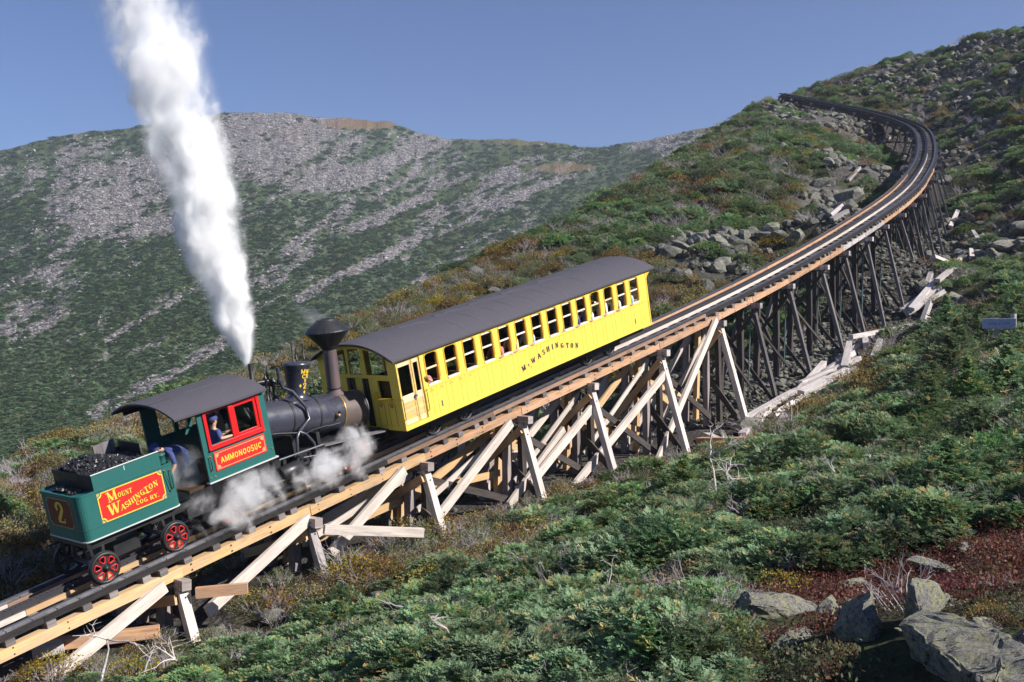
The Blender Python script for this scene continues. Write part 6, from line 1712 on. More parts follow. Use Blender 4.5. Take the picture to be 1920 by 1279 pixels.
TWG = [twig_mesh("bare_shrub", 44, .6, .34, 14, w0=.010), twig_mesh("bare_shrub", 45, .7, .30, 16, w0=.010), twig_mesh("bare_shrub", 41, .45, .62, 11, w0=.009), twig_mesh("bare_shrub", 42, .55, .5, 12, w0=.009), twig_mesh("bare_shrub", 43, .35, .7, 9, w0=.009)]
RED = [leafy_mesh("heath_shrub", 51, .32, .14, 380, .028, "heath_red", 8), leafy_mesh("heath_shrub", 52, .36, .12, 420, .026, "heath_red", 8)]
OLI = [leafy_mesh("heath_shrub", 53, .34, .14, 420, .028, "heath_olive", 6), leafy_mesh("heath_shrub", 54, .38, .12, 440, .026, "heath_olive", 6)]
FARS = [spruce_mesh("far_scrub", 61, 1.0, .8, 70, (.4, .7), 3, .075, "spruce_far"), spruce_mesh("far_scrub", 62, 1.1, .7, 80, (.4, .7), 3, .075, "spruce_far"), spruce_mesh("far_scrub", 63, .8, .9, 60, (.4, .7), 3, .075, "spruce_far", spire=.5)]

def scatter(name, key, P, rot, scl, label, meshes, idx=None):
    """one object of kind stuff that places instances of the given meshes on points"""
    col = PROTO.get(key) or proto_collection(key, meshes)
    n = len(P)
    me = bpy.data.meshes.new(name)
    me.vertices.add(n); me.vertices.foreach_set("co", np.asarray(P, np.float32).ravel())
    for nm, typ, arr in (("rot", "FLOAT_VECTOR", rot), ("scl", "FLOAT_VECTOR", scl)):
        a = me.attributes.new(nm, typ, "POINT"); a.data.foreach_set("vector", np.asarray(arr, np.float32).ravel())
    a = me.attributes.new("pick", "INT", "POINT"); a.data.foreach_set("value", np.asarray(RNG.integers(0, len(meshes), n) if idx is None else idx, np.int32))
    o = obj(name, me)
    ng = bpy.data.node_groups.new(name + "_scatter", "GeometryNodeTree")
    ng.interface.new_socket("Geometry", in_out="INPUT", socket_type="NodeSocketGeometry"); ng.interface.new_socket("Geometry", in_out="OUTPUT", socket_type="NodeSocketGeometry")
    N_ = ng.nodes; gi = N_.new("NodeGroupInput"); go = N_.new("NodeGroupOutput")
    iop = N_.new("GeometryNodeInstanceOnPoints"); ci = N_.new("GeometryNodeCollectionInfo")
    ci.inputs["Collection"].default_value = col; ci.inputs["Separate Children"].default_value = True; ci.inputs["Reset Children"].default_value = True
    def na(nm, dt):
        q_ = N_.new("GeometryNodeInputNamedAttribute"); q_.data_type = dt; q_.inputs["Name"].default_value = nm
        return [s_ for s_ in q_.outputs if s_.enabled and s_.name == "Attribute"][0]
    lk = ng.links.new
    lk(gi.outputs[0], iop.inputs["Points"]); lk(ci.outputs[0], iop.inputs["Instance"]); iop.inputs["Pick Instance"].default_value = True
    lk(na("pick", "INT"), iop.inputs["Instance Index"])
    e2r = N_.new("FunctionNodeEulerToRotation"); lk(na("rot", "FLOAT_VECTOR"), e2r.inputs[0]); lk(e2r.outputs[0], iop.inputs["Rotation"])
    lk(na("scl", "FLOAT_VECTOR"), iop.inputs["Scale"]); lk(iop.outputs[0], go.inputs[0])
    md = o.modifiers.new("scatter", "NODES"); md.node_group = ng
    return tag(o, label, kind="stuff")

# ---- where plants stand: jittered points over the wedge the photograph could see
def wedge_points(y0, y1, step, margin=4.0):
    nx = int(150 / step); ny = int((y1 - y0) / step)
    x = -48 + (np.arange(nx)[:, None] + RNG.random((nx, ny))) * step; y = y0 + (np.arange(ny)[None] + RNG.random((nx, ny))) * step
    x = x.ravel(); y = y.ravel()
    k = (np.abs(x) < y * .53 + margin) & (x > GX0 + 1) & (x < GX0 + GNX * GSTEP - 2) & (y < GY0 + GNY * GSTEP - 2)
    return x[k], y[k]
def filt(x, y, keep): return x[keep], y[keep]
def place_stats(x, y, scale, zoff=0.0, squash=0.12, tilt=.12):
    n = len(x); z = ground(x, y) + zoff
    s_ = np.clip(RNG.normal(1, .22, n), .55, 1.6) * scale
    return np.stack([x, y, z], -1), np.stack([RNG.normal(0, tilt, n), RNG.normal(0, tilt, n), RNG.random(n) * 6.283], -1), np.stack([s_, s_, s_ * np.clip(RNG.normal(1, squash, n), .7, 1.5)], -1)
BOULDER_KEEP = [(3.15, 7.3, .55), (3.1, 6.6, .5), (2.6, 7.3, .45), (2.55, 6.7, .45), (3.36, 8.35, .4), (2.92, 8.75, .45), (2.72, 10.75, .5), (3.12, 10.3, .35), (3.3, 5.9, .6), (2.75, 5.9, .5), (2.6, 9.9, .4), (2.85, 8.1, .3)]
def not_rock(x, y, extra=0.0):
    k = np.ones(len(x), bool)
    for bx, by, br in BOULDER_KEEP: k &= np.hypot(x - bx, y - by) > br + extra
    return k
def veg_field(x, y):
    """0 where bare rock or trackside"""
    return (1 - dirt_zone(x, y)) * (1 - .93 * blob(x, y, SCREE)) * (CD_ok(x, y))
def CD_ok(x, y): return (_bil(CD, x, y) < 6).astype(float)
def zone_mix(x, y):
    red = blob(x, y, REDZ); org = blob(x, y, ORANGEZ); oli = blob(x, y, HEATHZ)
    nz = fbm(x / 3.0 + 7, y / 3.0, 4); nz2 = fbm(x / 7.0 + 70, y / 7.0, 3)
    return red, org, oli, nz, nz2

EYE_CLEAR = 3.2
thing_specs = []   # individual plants: (kind, x, y, z, scale, rot)
# foreground and middle distance
for (y0, y1, st, sc, tall) in ((2.5, 9, .30, .50, .55), (9, 16, .36, .66, .7), (16, 36, .50, .88, .85), (36, 70, .78, 1.15, 1.0), (70, 190, 1.02, 1.5, 1.0)):
    x, y = wedge_points(y0, y1, st)
    td = _bil(TD, x, y)
    k = (RNG.random(len(x)) < veg_field(x, y)) & not_rock(x, y) & (np.hypot(x, y) > EYE_CLEAR) & ~(td < .9) 
    x, y = x[k], y[k]
    red, org, oli, nz, nz2 = zone_mix(x, y)
    u = RNG.random(len(x))
    ang = nz2 + .5 * (nz - .5)
    leaf0 = blob(x, y, [(2.8, 8.15, .5, 1), (4.1, 7.9, .8, .7)]) > RNG.random(len(x)) * 1.3
    gard0 = (x > .222 * y) & (y < 13.6)
    red = np.where(gard0 & (y > 9.0), np.maximum(red, .55), red); oli = np.where(gard0, np.maximum(oli, .62), oli)
    is_red = (u < red * .93) & ~leaf0
    is_oli = ~is_red & (u < oli * .95) & ~leaf0
    p_org = np.clip(np.where(leaf0, 1.0, 0) + org * .62 + .07 + .34 * (ang > .53) * (y > 30), 0, .85)
    u2 = RNG.random(len(x))
    gard = (x > .222 * y) & (y < 13.6)
    low = np.maximum(red, oli) > .4
    tdk = _bil(TD, x, y)
    leafy = blob(x, y, [(2.85, 8.2, .45, 1), (4.0, 8.0, .8, .8), (3.9, 8.9, .5, .6)]) > RNG.random(len(x)) * 1.2
    is_org = ~is_red & ~is_oli & (u2 < p_org)
    is_twg = ~is_red & ~is_oli & ~is_org & (u2 < p_org + .17 + .17 * (nz < .47) + .08 * (y > 30))
    is_twg &= ~(gard & (y < 9.5))
    is_org |= ~is_red & ~is_oli & (tdk < 2.4) & (u2 < .55)
    is_gap = ~is_red & ~is_oli & ~is_org & ~is_twg & ((u2 > .93) | gard | (tdk < 2.4) | ((tdk < 3.2) & (y < 24)))
    is_spr = ~(is_red | is_oli | is_org | is_twg | is_gap)
    for key, msk, ms, lab, scl in (("spruce", is_spr, SPR, "low wind-pressed spruce scrub covering the hillside", sc), ("orange", is_org, BIR + RUST + ALD + ALD, "autumn-coloured birch scrub among the spruce", sc * (.62 if y0 < 9 else 1.0)), ("bare", is_twg, TWG, "bare grey twigs standing among the scrub", sc * 1.05), ("red", is_red, RED, "dark red heath carpet between the rocks", .8 + sc * .35), ("olive", is_oli, OLI, "olive green heath carpet in a hollow", .8 + sc * .35)):
        xx, yy = x[msk], y[msk]
        if not len(xx): continue
        scl = scl * (1 - .5 * np.exp(-((xx + 6) / 4.0) ** 2 - ((yy - 18) / 5.0) ** 2))
        P_, Rt, Sc = place_stats(xx, yy, scl, -.03 * scl)
        # keep plants off the camera and from rising into the trestle
        h_tr = np.ones(len(xx), bool)
        thing_specs.append((key, ms, P_, Rt, Sc, lab, y0))
# split: the plants that show largest become individual objects, the rest one scattered mass per kind
bykey = {}
for key, ms, P_, Rt, Sc, lab, y0 in thing_specs:
    idx = RNG.integers(0, len(ms), len(P_))
    b = bykey.setdefault(key, [ms, [], [], [], [], lab])
    for L_, a in zip(b[1:5], (P_, Rt, Sc, idx)): L_.append(a)
NAMES = {"spruce": ("spruce_shrub", "low dense spruce shrub in the green thicket below the trestle", "shrub", "spruce shrubs of the near thicket", 230),
         "orange": ("birch_shrub", "small yellow and orange leaved shrub among the near spruces", "shrub", "autumn shrubs of the near slope", 90),
         "bare": ("bare_shrub", "leafless grey twiggy shrub among the near spruces", "shrub", "leafless shrubs of the near slope", 70),
         "red": ("heath_shrub", "low dark red heath tuft between the foreground rocks", "heath", "red heath tufts", 60),
         "olive": ("heath_shrub", "low olive green heath tuft in the hollow behind the rocks", "heath", "olive heath tufts", 50)}
STUFFN = {"spruce": "spruce_scrub", "orange": "autumn_scrub", "bare": "bare_scrub", "red": "red_heath", "olive": "olive_heath"}
for key, (ms, Ps, Rs_, Scs, Is, lab) in bykey.items():
    P_, Rt, Sc, idx = map(np.concatenate, (Ps, Rs_, Scs, Is))
    nm, il, cat, grp, cnt = NAMES[key]
    # apparent size, only inside the frame
    fx = P_[:, 0] / P_[:, 1]; fz = P_[:, 2] / P_[:, 1]
    inside = (np.abs(fx) < .485) & (fz > -.335) & (P_[:, 1] > 3)
    app = np.where(inside, Sc[:, 0] / P_[:, 1], 0)
    order = np.argsort(-app)
    pick = order[:cnt]; pick = pick[app[pick] > 0]
    rest = np.setdiff1d(np.arange(len(P_)), pick)
    for i in pick:
        o = obj(nm, ms[idx[i]], None, Matrix.LocRotScale(Vector(P_[i]), Euler(Rt[i]), Vector(Sc[i])))
        x_, y_, sc_ = P_[i][0], P_[i][1], Sc[i][0]
        rx = x_ / y_
        where = ("at the very bottom of the picture" if fz[i] < -.29 else "beside the foreground boulders" if y_ < 14 and x_ > 1.4 else "on the bank below the wooden sign" if x_ > 9 and y_ > 25 else "below the red heath on the right" if rx > .25 else "in front of the tall white trestle posts" if rx > .02 and y_ > 17 else "in the middle of the near slope" if rx > -.12 else "below the first white plank of the trestle" if y_ < 24 else "at the left edge behind the track") if True else ""
        size_ = "wide" if sc_ > 1.02 else ("small" if sc_ < .72 else "")
        tag(o, (size_ + " " + il.split(" in the ")[0].split(" among the ")[0].split(" between the ")[0] + " " + where).strip(), cat, grp + " " + where)
    scatter(STUFFN[key], key, P_[rest], Rt[rest], Sc[rest], lab, ms, idx[rest])
PLANT_COUNT = {k_: sum(len(p) for p in v_[1]) for k_, v_ in bykey.items()}
print("plants", PLANT_COUNT)
# a few small upright spruces that stand out of the scrub
for x, y, sc, lab in ((6.9, 16.6, 1.25, "bushy upright spruce above the red heath on the right"), (6.2, 15.6, .8, "small spruce with a bare leader beside the olive heath hollow"), (15.6, 36.5, 1.9, "tall dark spruce on the bank right of the trestle foot"), (13.2, 33.0, 1.5, "dark spruce clump right of the grey retaining timbers"), (4.4, 27.0, 1.3, "spruce leaning over the white snag below the trestle"), (18.5, 41.5, 2.0, "dark spruce beside the wooden sign"), (1.2, 9.2, .75, "small spruce at the very bottom of the slope"), (-13.8, 24.0, 1.4, "spruce at the left edge behind the lower track"), (20.5, 42.5, 1.8, "spruce behind the wooden sign"), (15.9, 37.6, 2.2, "tallest dark spruce below the wooden sign"), (14.4, 34.6, 2.2, "broad dark spruce left of the tallest one below the sign"), (13.0, 30.0, 1.9, "dark spruce at the upper edge of the red heath"), (14.6, 31.0, 2.2, "dark spruce at the right edge above the red heath"), (17.9, 37.2, 1.1, "dark spruce at the right edge under the wooden sign"), (11.4, 28.6, 1.6, "spruce at the left end of the dark row above the heath"), (19.4, 47.0, 2.2, "dark spruce in the bank uphill of the wooden sign"), (-3.2, 19.5, 1.1, "rounded spruce below the first white plank")):
    t_ = empty("spruce_tree", Matrix.LocRotScale(Vector((x, y, gz(x, y) - .05)), Euler((0, 0, x * 3)), Vector((sc, sc, sc))), lab, "tree")
    obj("crown", SPR_TREE[int(x * 7) % 2], t_)
    m = MB(); m.tube([(0, 0, 0), (.02, 0, .3), (0, .01, .6)], [.045, .035, .010], 7); m.build("trunk", M["twig_dark"], t_)

# ------------------------------------------------------------------ rocks
def boulder_mesh(name, seed, mat, sub=3, cuts=9, squash=(1, .8, .65), rough=.05):
    rng = random.Random(seed)
    bm = bmesh.new(); bmesh.ops.create_icosphere(bm, subdivisions=sub, radius=1.0)
    planes = []
    for _ in range(cuts):
        n = Vector((rng.gauss(0, 1), rng.gauss(0, 1), rng.gauss(0, 1))).normalized(); planes.append((n, rng.uniform(.46, .80)))
    for v_ in bm.verts:
        p = v_.co.copy()
        for n, d in planes:
            k = p.dot(n) - d
            if k > 0: p -= n * k
        nz = Vector((math.sin(p.x * 7 + seed) * math.cos(p.y * 6), math.sin(p.y * 8 + p.z * 5 + seed), math.sin(p.z * 7 + p.x * 4)))
        p += nz * rough * .5 + Vector((rng.gauss(0, 1), rng.gauss(0, 1), rng.gauss(0, 1))) * rough * .25
        v_.co = Vector((p.x * squash[0], p.y * squash[1], p.z * squash[2]))
    me = bpy.data.meshes.new(name); bm.to_mesh(me); bm.free()
    me.materials.append(M[mat])
    for p in me.polygons: p.use_smooth = False
    return me
BLD = [boulder_mesh("boulder", 100 + i, "rock", 2, 10 + i % 5, (1, random.uniform(.55, .9), random.uniform(.4, .75)), .03) for i in range(9)]
FARB = [boulder_mesh("far_boulder", 150 + i, "rock_far", 1, 6, (1, .8, .6)) for i in range(5)]
def set_boulder(x, y, size, rot, seed, label, dz=0.0, sub=4, cuts=17, sq=(1, .8, .65), rough=.06, group=None, mat="rock_fg"):
    me = boulder_mesh("boulder", seed, mat, sub, cuts, sq, rough)
    o = obj("boulder", me, None, Matrix.LocRotScale(Vector((x, y, gz(x, y) + dz)), Euler(rot), Vector((size,) * 3)))
    return tag(o, label, "boulder", group)
# foreground group, bottom right
def hull_boulder(pts, seed, label, jit=.012, mat="rock_fg"):
    rng = random.Random(seed); c = sum((Vector(p) for p in pts), Vector()) / len(pts)
    bm = bmesh.new()
    for p in pts: bm.verts.new(Vector(p) - c)
    bmesh.ops.convex_hull(bm, input=bm.verts)
    loose = [v_ for v_ in bm.verts if not v_.link_faces]
    bmesh.ops.delete(bm, geom=loose, context="VERTS")
    bmesh.ops.bevel(bm, geom=bm.edges[:], offset=.025, segments=1, affect="EDGES")
    bmesh.ops.triangulate(bm, faces=bm.faces)
    for _ in range(3): bmesh.ops.subdivide_edges(bm, edges=[e for e in bm.edges if e.calc_length() > .06], cuts=1); bmesh.ops.triangulate(bm, faces=bm.faces)
    for v_ in bm.verts:
        p = v_.co; n = v_.normal
        v_.co = p + Vector((math.sin(p.y * 21 + p.z * 9), math.sin(p.x * 19 + seed), math.sin(p.x * 15 + p.y * 11))) * jit + Vector((rng.gauss(0, 1), rng.gauss(0, 1), rng.gauss(0, 1))) * jit * .45
    me = bpy.data.meshes.new("boulder"); bm.to_mesh(me); bm.free(); me.materials.append(M[mat])
    return tag(obj("boulder", me, None, Matrix.Translation(c)), label, "boulder")
hull_boulder([(2.92, 7.95, -2.22), (2.88, 7.2, -2.22), (2.90, 6.2, -2.20), (3.26, 8.05, -2.17), (3.36, 7.3, -2.10), (3.40, 6.5, -2.08), (3.02, 7.8, -2.62), (3.06, 6.3, -2.70), (3.4, 8.0, -2.6), (3.55, 6.5, -2.6)], 3, "long flat lichen slab with a black hollow under it, lowest of the foreground rocks")
hull_boulder([(3.13, 8.25, -2.03), (3.22, 8.50, -2.02), (3.52, 8.62, -2.12), (3.66, 8.78, -2.28), (3.5, 8.9, -2.2), (3.40, 8.42, -2.40), (3.20, 8.18, -2.32), (3.25, 8.75, -2.45)], 8, "pointed pale boulder standing upright behind the long flat slab", .009)
set_boulder(2.90, 8.72, .44, (.3, .15, .9), 12, "ridged grey boulder under orange leaves left of the pointed boulder", .04, sq=(.95, .75, .75))
set_boulder(3.12, 8.15, .16, (.1, .3, .4), 14, "small flat stone wedged between the ridged boulder and the slab", .05, sq=(1.1, .7, .5))
set_boulder(2.72, 10.75, .50, (.1, .1, .15), 19, "low broad outcrop at the left end of the foreground rocks", .02, sq=(1.35, .7, .5))
set_boulder(3.12, 10.3, .24, (.1, -.2, 1.1), 23, "grey rock with a dark notch right of the low outcrop", .02, sq=(1, .8, .65))
set_boulder(4.15, 12.6, .24, (.1, .1, .2), 27, "small pale rock in the red heath above the outcrop", .06, sq=(1.2, .7, .6))
set_boulder(5.05, 12.5, .28, (.1, .2, .0), 31, "flat pale rock at the right edge of the red heath", .06, sq=(1.3, .7, .45))
set_boulder(5.6, 12.9, .22, (.1, .2, .8), 33, "small whitish rock under the bushy upright spruce", .07, sq=(1.2, .7, .5))
set_boulder(3.62, 7.35, .24, (.1, .2, .8), 36, "dark rock at the right edge beyond the slab", -.02, sq=(1.0, .8, .6))
set_boulder(3.35, 6.75, .20, (.4, .2, .1), 38, "grey rock tucked under the right end of the slab", -.02, sq=(1.0, .8, .6))
set_boulder(3.62, 8.05, .22, (.2, .1, 1.4), 61, "round grey stone between the pointed boulder and the slab", -.02, sq=(1.0, .85, .7))
set_boulder(2.52, 9.25, .26, (.2, -.1, .4), 62, "low cracked grey rock left of the ridged boulder", -.02, sq=(1.2, .8, .6))
set_boulder(3.05, 9.45, .28, (.1, .2, 1.9), 63, "blocky grey rock behind the ridged boulder", .02, sq=(1.0, .8, .75))
set_boulder(3.85, 9.3, .24, (.1, -.2, .5), 64, "half buried pale stone right of the pointed boulder", -.03, sq=(1.2, .8, .55))
set_boulder(2.35, 11.2, .30, (.1, .1, .6), 65, "left end block of the low outcrop", .0, sq=(1.1, .8, .6))
# landmark boulders on the slope
set_boulder(28.9, 90.5, 1.45, (.5, 0, .4), 41, "huge cracked round boulder left of the curving track", .75, 4, 7, (1, .8, .95), .02, mat="rock")
set_boulder(5.2, 57.5, 1.0, (.1, .2, .5), 43, "dark angular boulder in scrub right of the coach roof", .35, 3, 9, (1.1, .8, .75), mat="rock")
set_boulder(-4.8, 30.8, .9, (.1, .2, .5), 47, "pale rock pile top seen behind the trestle below the coach door", .3, 3, 9, (1.2, .8, .7), mat="rock")
set_boulder(-3.6, 31.6, .8, (.3, .1, 1.2), 48, "whitish broken rock behind the trestle posts", .2, 3, 9, (1.2, .8, .6), mat="rock")
set_boulder(31.6, 67.0, 1.1, (.15, .1, .1), 51, "large flat grey slab right of the tall trestle posts", .3, 3, 9, (1.4, .9, .5), mat="rock")
set_boulder(33.8, 68.5, 1.3, (.1, -.1, .3), 53, "dark overhanging slab at the right end of the trestle rock pile", .4, 3, 9, (1.5, .9, .45), mat="rock")
set_boulder(30.2, 66.0, .8, (.2, .3, .9), 55, "pale leaning block in front of the trestle rock pile", .3, 3, 9, (1.2, .7, .6), mat="rock")
set_boulder(8.6, 38.5, .7, (.1, .1, .9), 58, "mossy boulder under the trestle behind the white batter post", .25, 3, 9, (1.2, .9, .6), mat="rock")
# scree: individual boulders, then the rest as one mass
cand = []
rr_ = random.Random(77)
for (zx, zy, zr, zs) in SCREE:
    n = int(zr * zr * 6.5 * zs * (1.0 if zy < 100 else .85))
    for _ in range(n):
        a = rr_.random() * 6.283; r_ = math.sqrt(rr_.random()) * zr * 1.05
        x, y = zx + math.cos(a) * r_, zy + math.sin(a) * r_
        cand.append((x, y, rr_.choice((.14, .18, .22, .28, .36, .44, .58, .8)) * (1.0 if zy < 80 else 1.12)))
# loose stones along the trackside and through the scrub
for _ in range(3200):
    y = rr_.uniform(22, 78); x = rr_.uniform(-8, 36)
    td = float(_bil(TD, np.array([x]), np.array([y]))[0])
    if td < 4.5 and rr_.random() < .5: cand.append((x, y, rr_.choice((.10, .14, .2, .28, .4))))
for _ in range(9000):
    s_ = rr_.uniform(17, 66); w_ = rr_.uniform(-3.6, 3.6); P, T, N, U = track(s_); q_ = P + N * w_
    cand.append((q_.x, q_.y, rr_.choice((.05, .07, .09, .12, .16, .22))))
for _ in range(2600):
    y = rr_.uniform(36, 172); x = rr_.uniform(-20, 80)
    if abs(x) < y * .5 and rr_.random() < .6: cand.append((x, y, rr_.choice((.16, .22, .3, .4, .55))))
cand = [c for c in cand if float(_bil(CD, np.array([c[0]]), np.array([c[1]]))[0]) < 3 and not (_bil(TD, np.array([c[0]]), np.array([c[1]]))[0] < 1.2 and c[2] > .3)]
vis = lambda c: c[2] / c[1] if abs(c[0]) < c[1] * .485 else 0
cand.sort(key=lambda c: -vis(c))
mats_ = []
def rock_xf(c):
    x, y, s_ = c
    return (x, y, gz(x, y) + s_ * rr_.uniform(.05, .35)), (rr_.gauss(0, .35), rr_.gauss(0, .35), rr_.random() * 6.28), (s_ * rr_.uniform(.8, 1.25), s_ * rr_.uniform(.8, 1.2), s_ * rr_.uniform(.75, 1.25))
for c in cand[:240]:
    p, r_, s_ = rock_xf(c)
    o = obj("boulder", rr_.choice(BLD), None, Matrix.LocRotScale(Vector(p), Euler(r_), Vector(s_)))
    under = float(_bil(TD, np.array([c[0]]), np.array([c[1]]))[0]) < 4.6
    big = "large" if c[2] > .45 else ("medium" if c[2] > .28 else "small")
    where = ("under the trestle beside the train" if c[1] < 40 else "under the tall dark trestle posts" if c[1] < 80 else "under the curved end of the track") if under else ("in the scree above the uphill end of the coach" if c[0] < 24 and c[1] < 84 else "in the rock pile right of the tall trestle posts" if c[1] < 84 else "in the scree on the inner side of the track curve" if c[0] < 41 and c[1] < 145 else "on the stony slope right of the track curve" if c[1] < 122 else "on the stony skyline hill behind the track end")
    tag(o, big + " grey angular boulder " + where, "boulder", "boulders " + where)
xf = [rock_xf(c) for c in cand[240:]]
scatter("scree", "scree", [a[0] for a in xf], [a[1] for a in xf], [a[2] for a in xf], "loose grey stones scattered over the upper slope", BLD)
print("rocks", len(cand))

# ------------------------------------------------------------------ far mountain: boulders and scrub standing on its surface
def far_points(n, dens):
    """uniform over azimuth and screen height so that the cover stays even"""
    i = RNG.random(n) * (NA - 2); j = RNG.random(n) * (NR - 2)
    i0 = i.astype(int); j0 = j.astype(int); fi = i - i0; fj = j - j0
    def lerp(A): return (A[i0, j0] * (1 - fi) + A[i0 + 1, j0] * fi) * (1 - fj) + (A[i0, j0 + 1] * (1 - fi) + A[i0 + 1, j0 + 1] * fi) * fj
    P_ = np.stack([lerp(MX), lerp(MY), lerp(MZ)], -1)
    k = RNG.random(n) < dens(lerp(rockm), lerp(tanm), lerp(PY), j / NR)
    return P_[k], (j / NR)[k]
jit = lambda n: RNG.normal(0, .12, n)
P_, vv = far_points(90000, lambda r_, t_, y_, v_: sstep(.38, .62, r_ + RNG.normal(0, .17, len(r_))) * (t_ < .6))
n = len(P_); s_ = (.0013 * P_[:, 1] * RNG.choice([.5, .75, 1.05, 1.5, 2.2], n, p=[.3, .3, .2, .14, .06]))
scatter("boulder_field", "far_rock", P_, RNG.normal(0, .5, (n, 3)) + np.stack([0 * s_, 0 * s_, RNG.random(n) * 6.28], -1), np.stack([s_, s_ * .85, s_ * .8], -1), "grey boulder streams spread over the far mountain", FARB)
P2, vv = far_points(110000, lambda r_, t_, y_, v_: (1 - sstep(.36, .60, r_ + RNG.normal(0, .17, len(r_)))) * np.where(y_ > 380, .85, .45) * (t_ < .55))
n2 = len(P2); s_ = .0028 * P2[:, 1] ** .97 * np.clip(RNG.normal(1, .3, n2), .5, 1.9)
scatter("mountain_scrub", "far_scrub", P2, np.stack([jit(n2), jit(n2), RNG.random(n2) * 6.28], -1), np.stack([s_, s_, s_ * .85], -1), "dark green scrub covering the flank of the far mountain", FARS)
print("far", n, n2)

# ------------------------------------------------------------------ old timbers, dead snags, the sign
lr = random.Random(4)
LOGL = ["weathered grey timber lying by the foot of the tallest white post", "long grey timber next up along the bank edge", "split grey timber crossing over the bank timbers", "short grey plank propped in front of the bank timbers", "pale timber in the upper half of the bank row", "long thin timber along the top of the bank row", "grey board lying on the bank row beside the posts", "upper thin board of the bank row", "pale timber at the top end of the bank row", "second timber at the top end of the bank row", "short board at the top end of the bank row", "long pale plank leaning on the rocks right of the curve", "thin plank leaning on the rocks right of the curve", "board lying among the rocks right of the trestle",
        "pale board below the huge cracked boulder", "board standing by the huge cracked boulder", "board lying above the huge cracked boulder", "broken pale timber beside the inner curve of the track", "second broken timber beside the inner curve of the track", "short pale timber at the top of the inner curve", "white board on the slope below the far end of the track", "white board on the skyline slope left of the track end", "white plank on the slope right of the curve", "pale board by the rocks left of the straight track", "brown plank on the ground left of the tall white post", "brown plank on the bare earth under the white post", "thin plank lying on the bare earth below the trestle", "short brown board on the bare earth below the trestle", "broad low timber under the lowest white plank", "short timber block left of the low timber", "short block on the ground behind the straight track"]
for i, (a, b) in enumerate(LOGS):
    a, b = Vector(a), Vector(b); d = b - a
    mx = 4.2 if a.y < 60 else 4.6
    if d.length > mx: b = a + d * (mx / d.length)
    b.z = gz(b.x, b.y); a.z = gz(a.x, a.y)
    w_ = .30 if a.y < 50 else .34
    m = MB(); up = Vector((lr.uniform(-.3, .3), lr.uniform(-.3, .3), 1))
    a = a + Vector((0, 0, .22)); b = b + Vector((0, 0, .24 + (.25 if i in (11, 12) else 0)))
    n_ = 5; wob = [Vector((lr.gauss(0, .02), lr.gauss(0, .02), lr.gauss(0, .015))) for _ in range(n_ + 1)]
    mid = (a + b) / 2
    m.beam(a - mid, b - mid, w_, .24 if i not in (6, 7, 26) else .08, up, w2=w_ * lr.uniform(.7, 1.0))
    o = m.build("timber", M["driftwood"] if i not in (24, 25, 27, 28) else M["stringer"], None, Matrix.Translation(mid), bevel=.012)
    tag(o, LOGL[i], "timber")
# the long row of old timbers along the foot of the tall posts
ROWT = []
for k_ in range(4):
    m = MB(); m.beam((-2.0 + .3 * k_, 0, 0), (1.9 - .2 * k_, .03 * k_, .02), .26 + .03 * (k_ % 3), .20 + .03 * (k_ % 2), (0, .1, 1), w2=.24); ROWT.append(m.mesh("timber", M["driftwood"]))
for k_ in range(30):
    s_ = 18.5 + k_ * 1.45 + lr.uniform(-.4, .4); w_ = lr.choice((2.9, 3.3, 3.7)) + max(0, s_ - 40) * .02
    P, T, N, U = track(s_); q_ = P + N * w_; q2 = track(s_ + 1.5)[0] + N * (w_ + lr.uniform(-.5, .5))
    q_.z = gz(q_.x, q_.y) + .20 + .14 * (k_ % 3); q2.z = gz(q2.x, q2.y) + .20 + .14 * (k_ % 3); d_ = (q2 - q_).normalized()
    o = obj("timber", ROWT[k_ % 4], None, Matrix.Translation(q_) @ d_.to_track_quat("X", "Z").to_matrix().to_4x4() @ Matrix.Rotation(lr.uniform(-.4, .4), 4, "X"))
    o["group"] = "old timbers along the trestle foot"
    tag(o, "weathered grey timber in the long row at the foot of the " + ("tall dark posts" if s_ < 36 else "posts below the curve"), "timber")
def snag(x, y, hgt, seed, label, lean=(0, 0)):
    rng = random.Random(seed); m = MB()
    def grow(p, d, L, r_, dep):
        pts = [p]; q_ = p.copy(); dd = d.copy()
        for k in range(4):
            dd = (dd + Vector((rng.gauss(0, .22), rng.gauss(0, .22), rng.gauss(0, .12)))).normalized(); q_ = q_ + dd * L / 4; pts.append(q_.copy())
        m.tube(pts, [r_ * (1 - .17 * k) for k in range(5)], 5)
        if dep:
            for k in range(rng.choice((2, 3, 3))):
                i_ = rng.choice((1, 2, 3, 4)); grow(pts[i_], (dd + Vector((rng.gauss(0, .8), rng.gauss(0, .8), rng.gauss(-.1, .4)))).normalized(), L * rng.uniform(.4, .7), r_ * .55, dep - 1)
    grow(Vector((0, 0, -.1)), Vector((lean[0], lean[1], 1)).normalized(), hgt, .035 * max(.6, hgt), 3)
    o = m.build("dead_snag", M["driftwood"], None, Matrix.Translation((x, y, gz(x, y))))
    return tag(o, label, "dead tree")
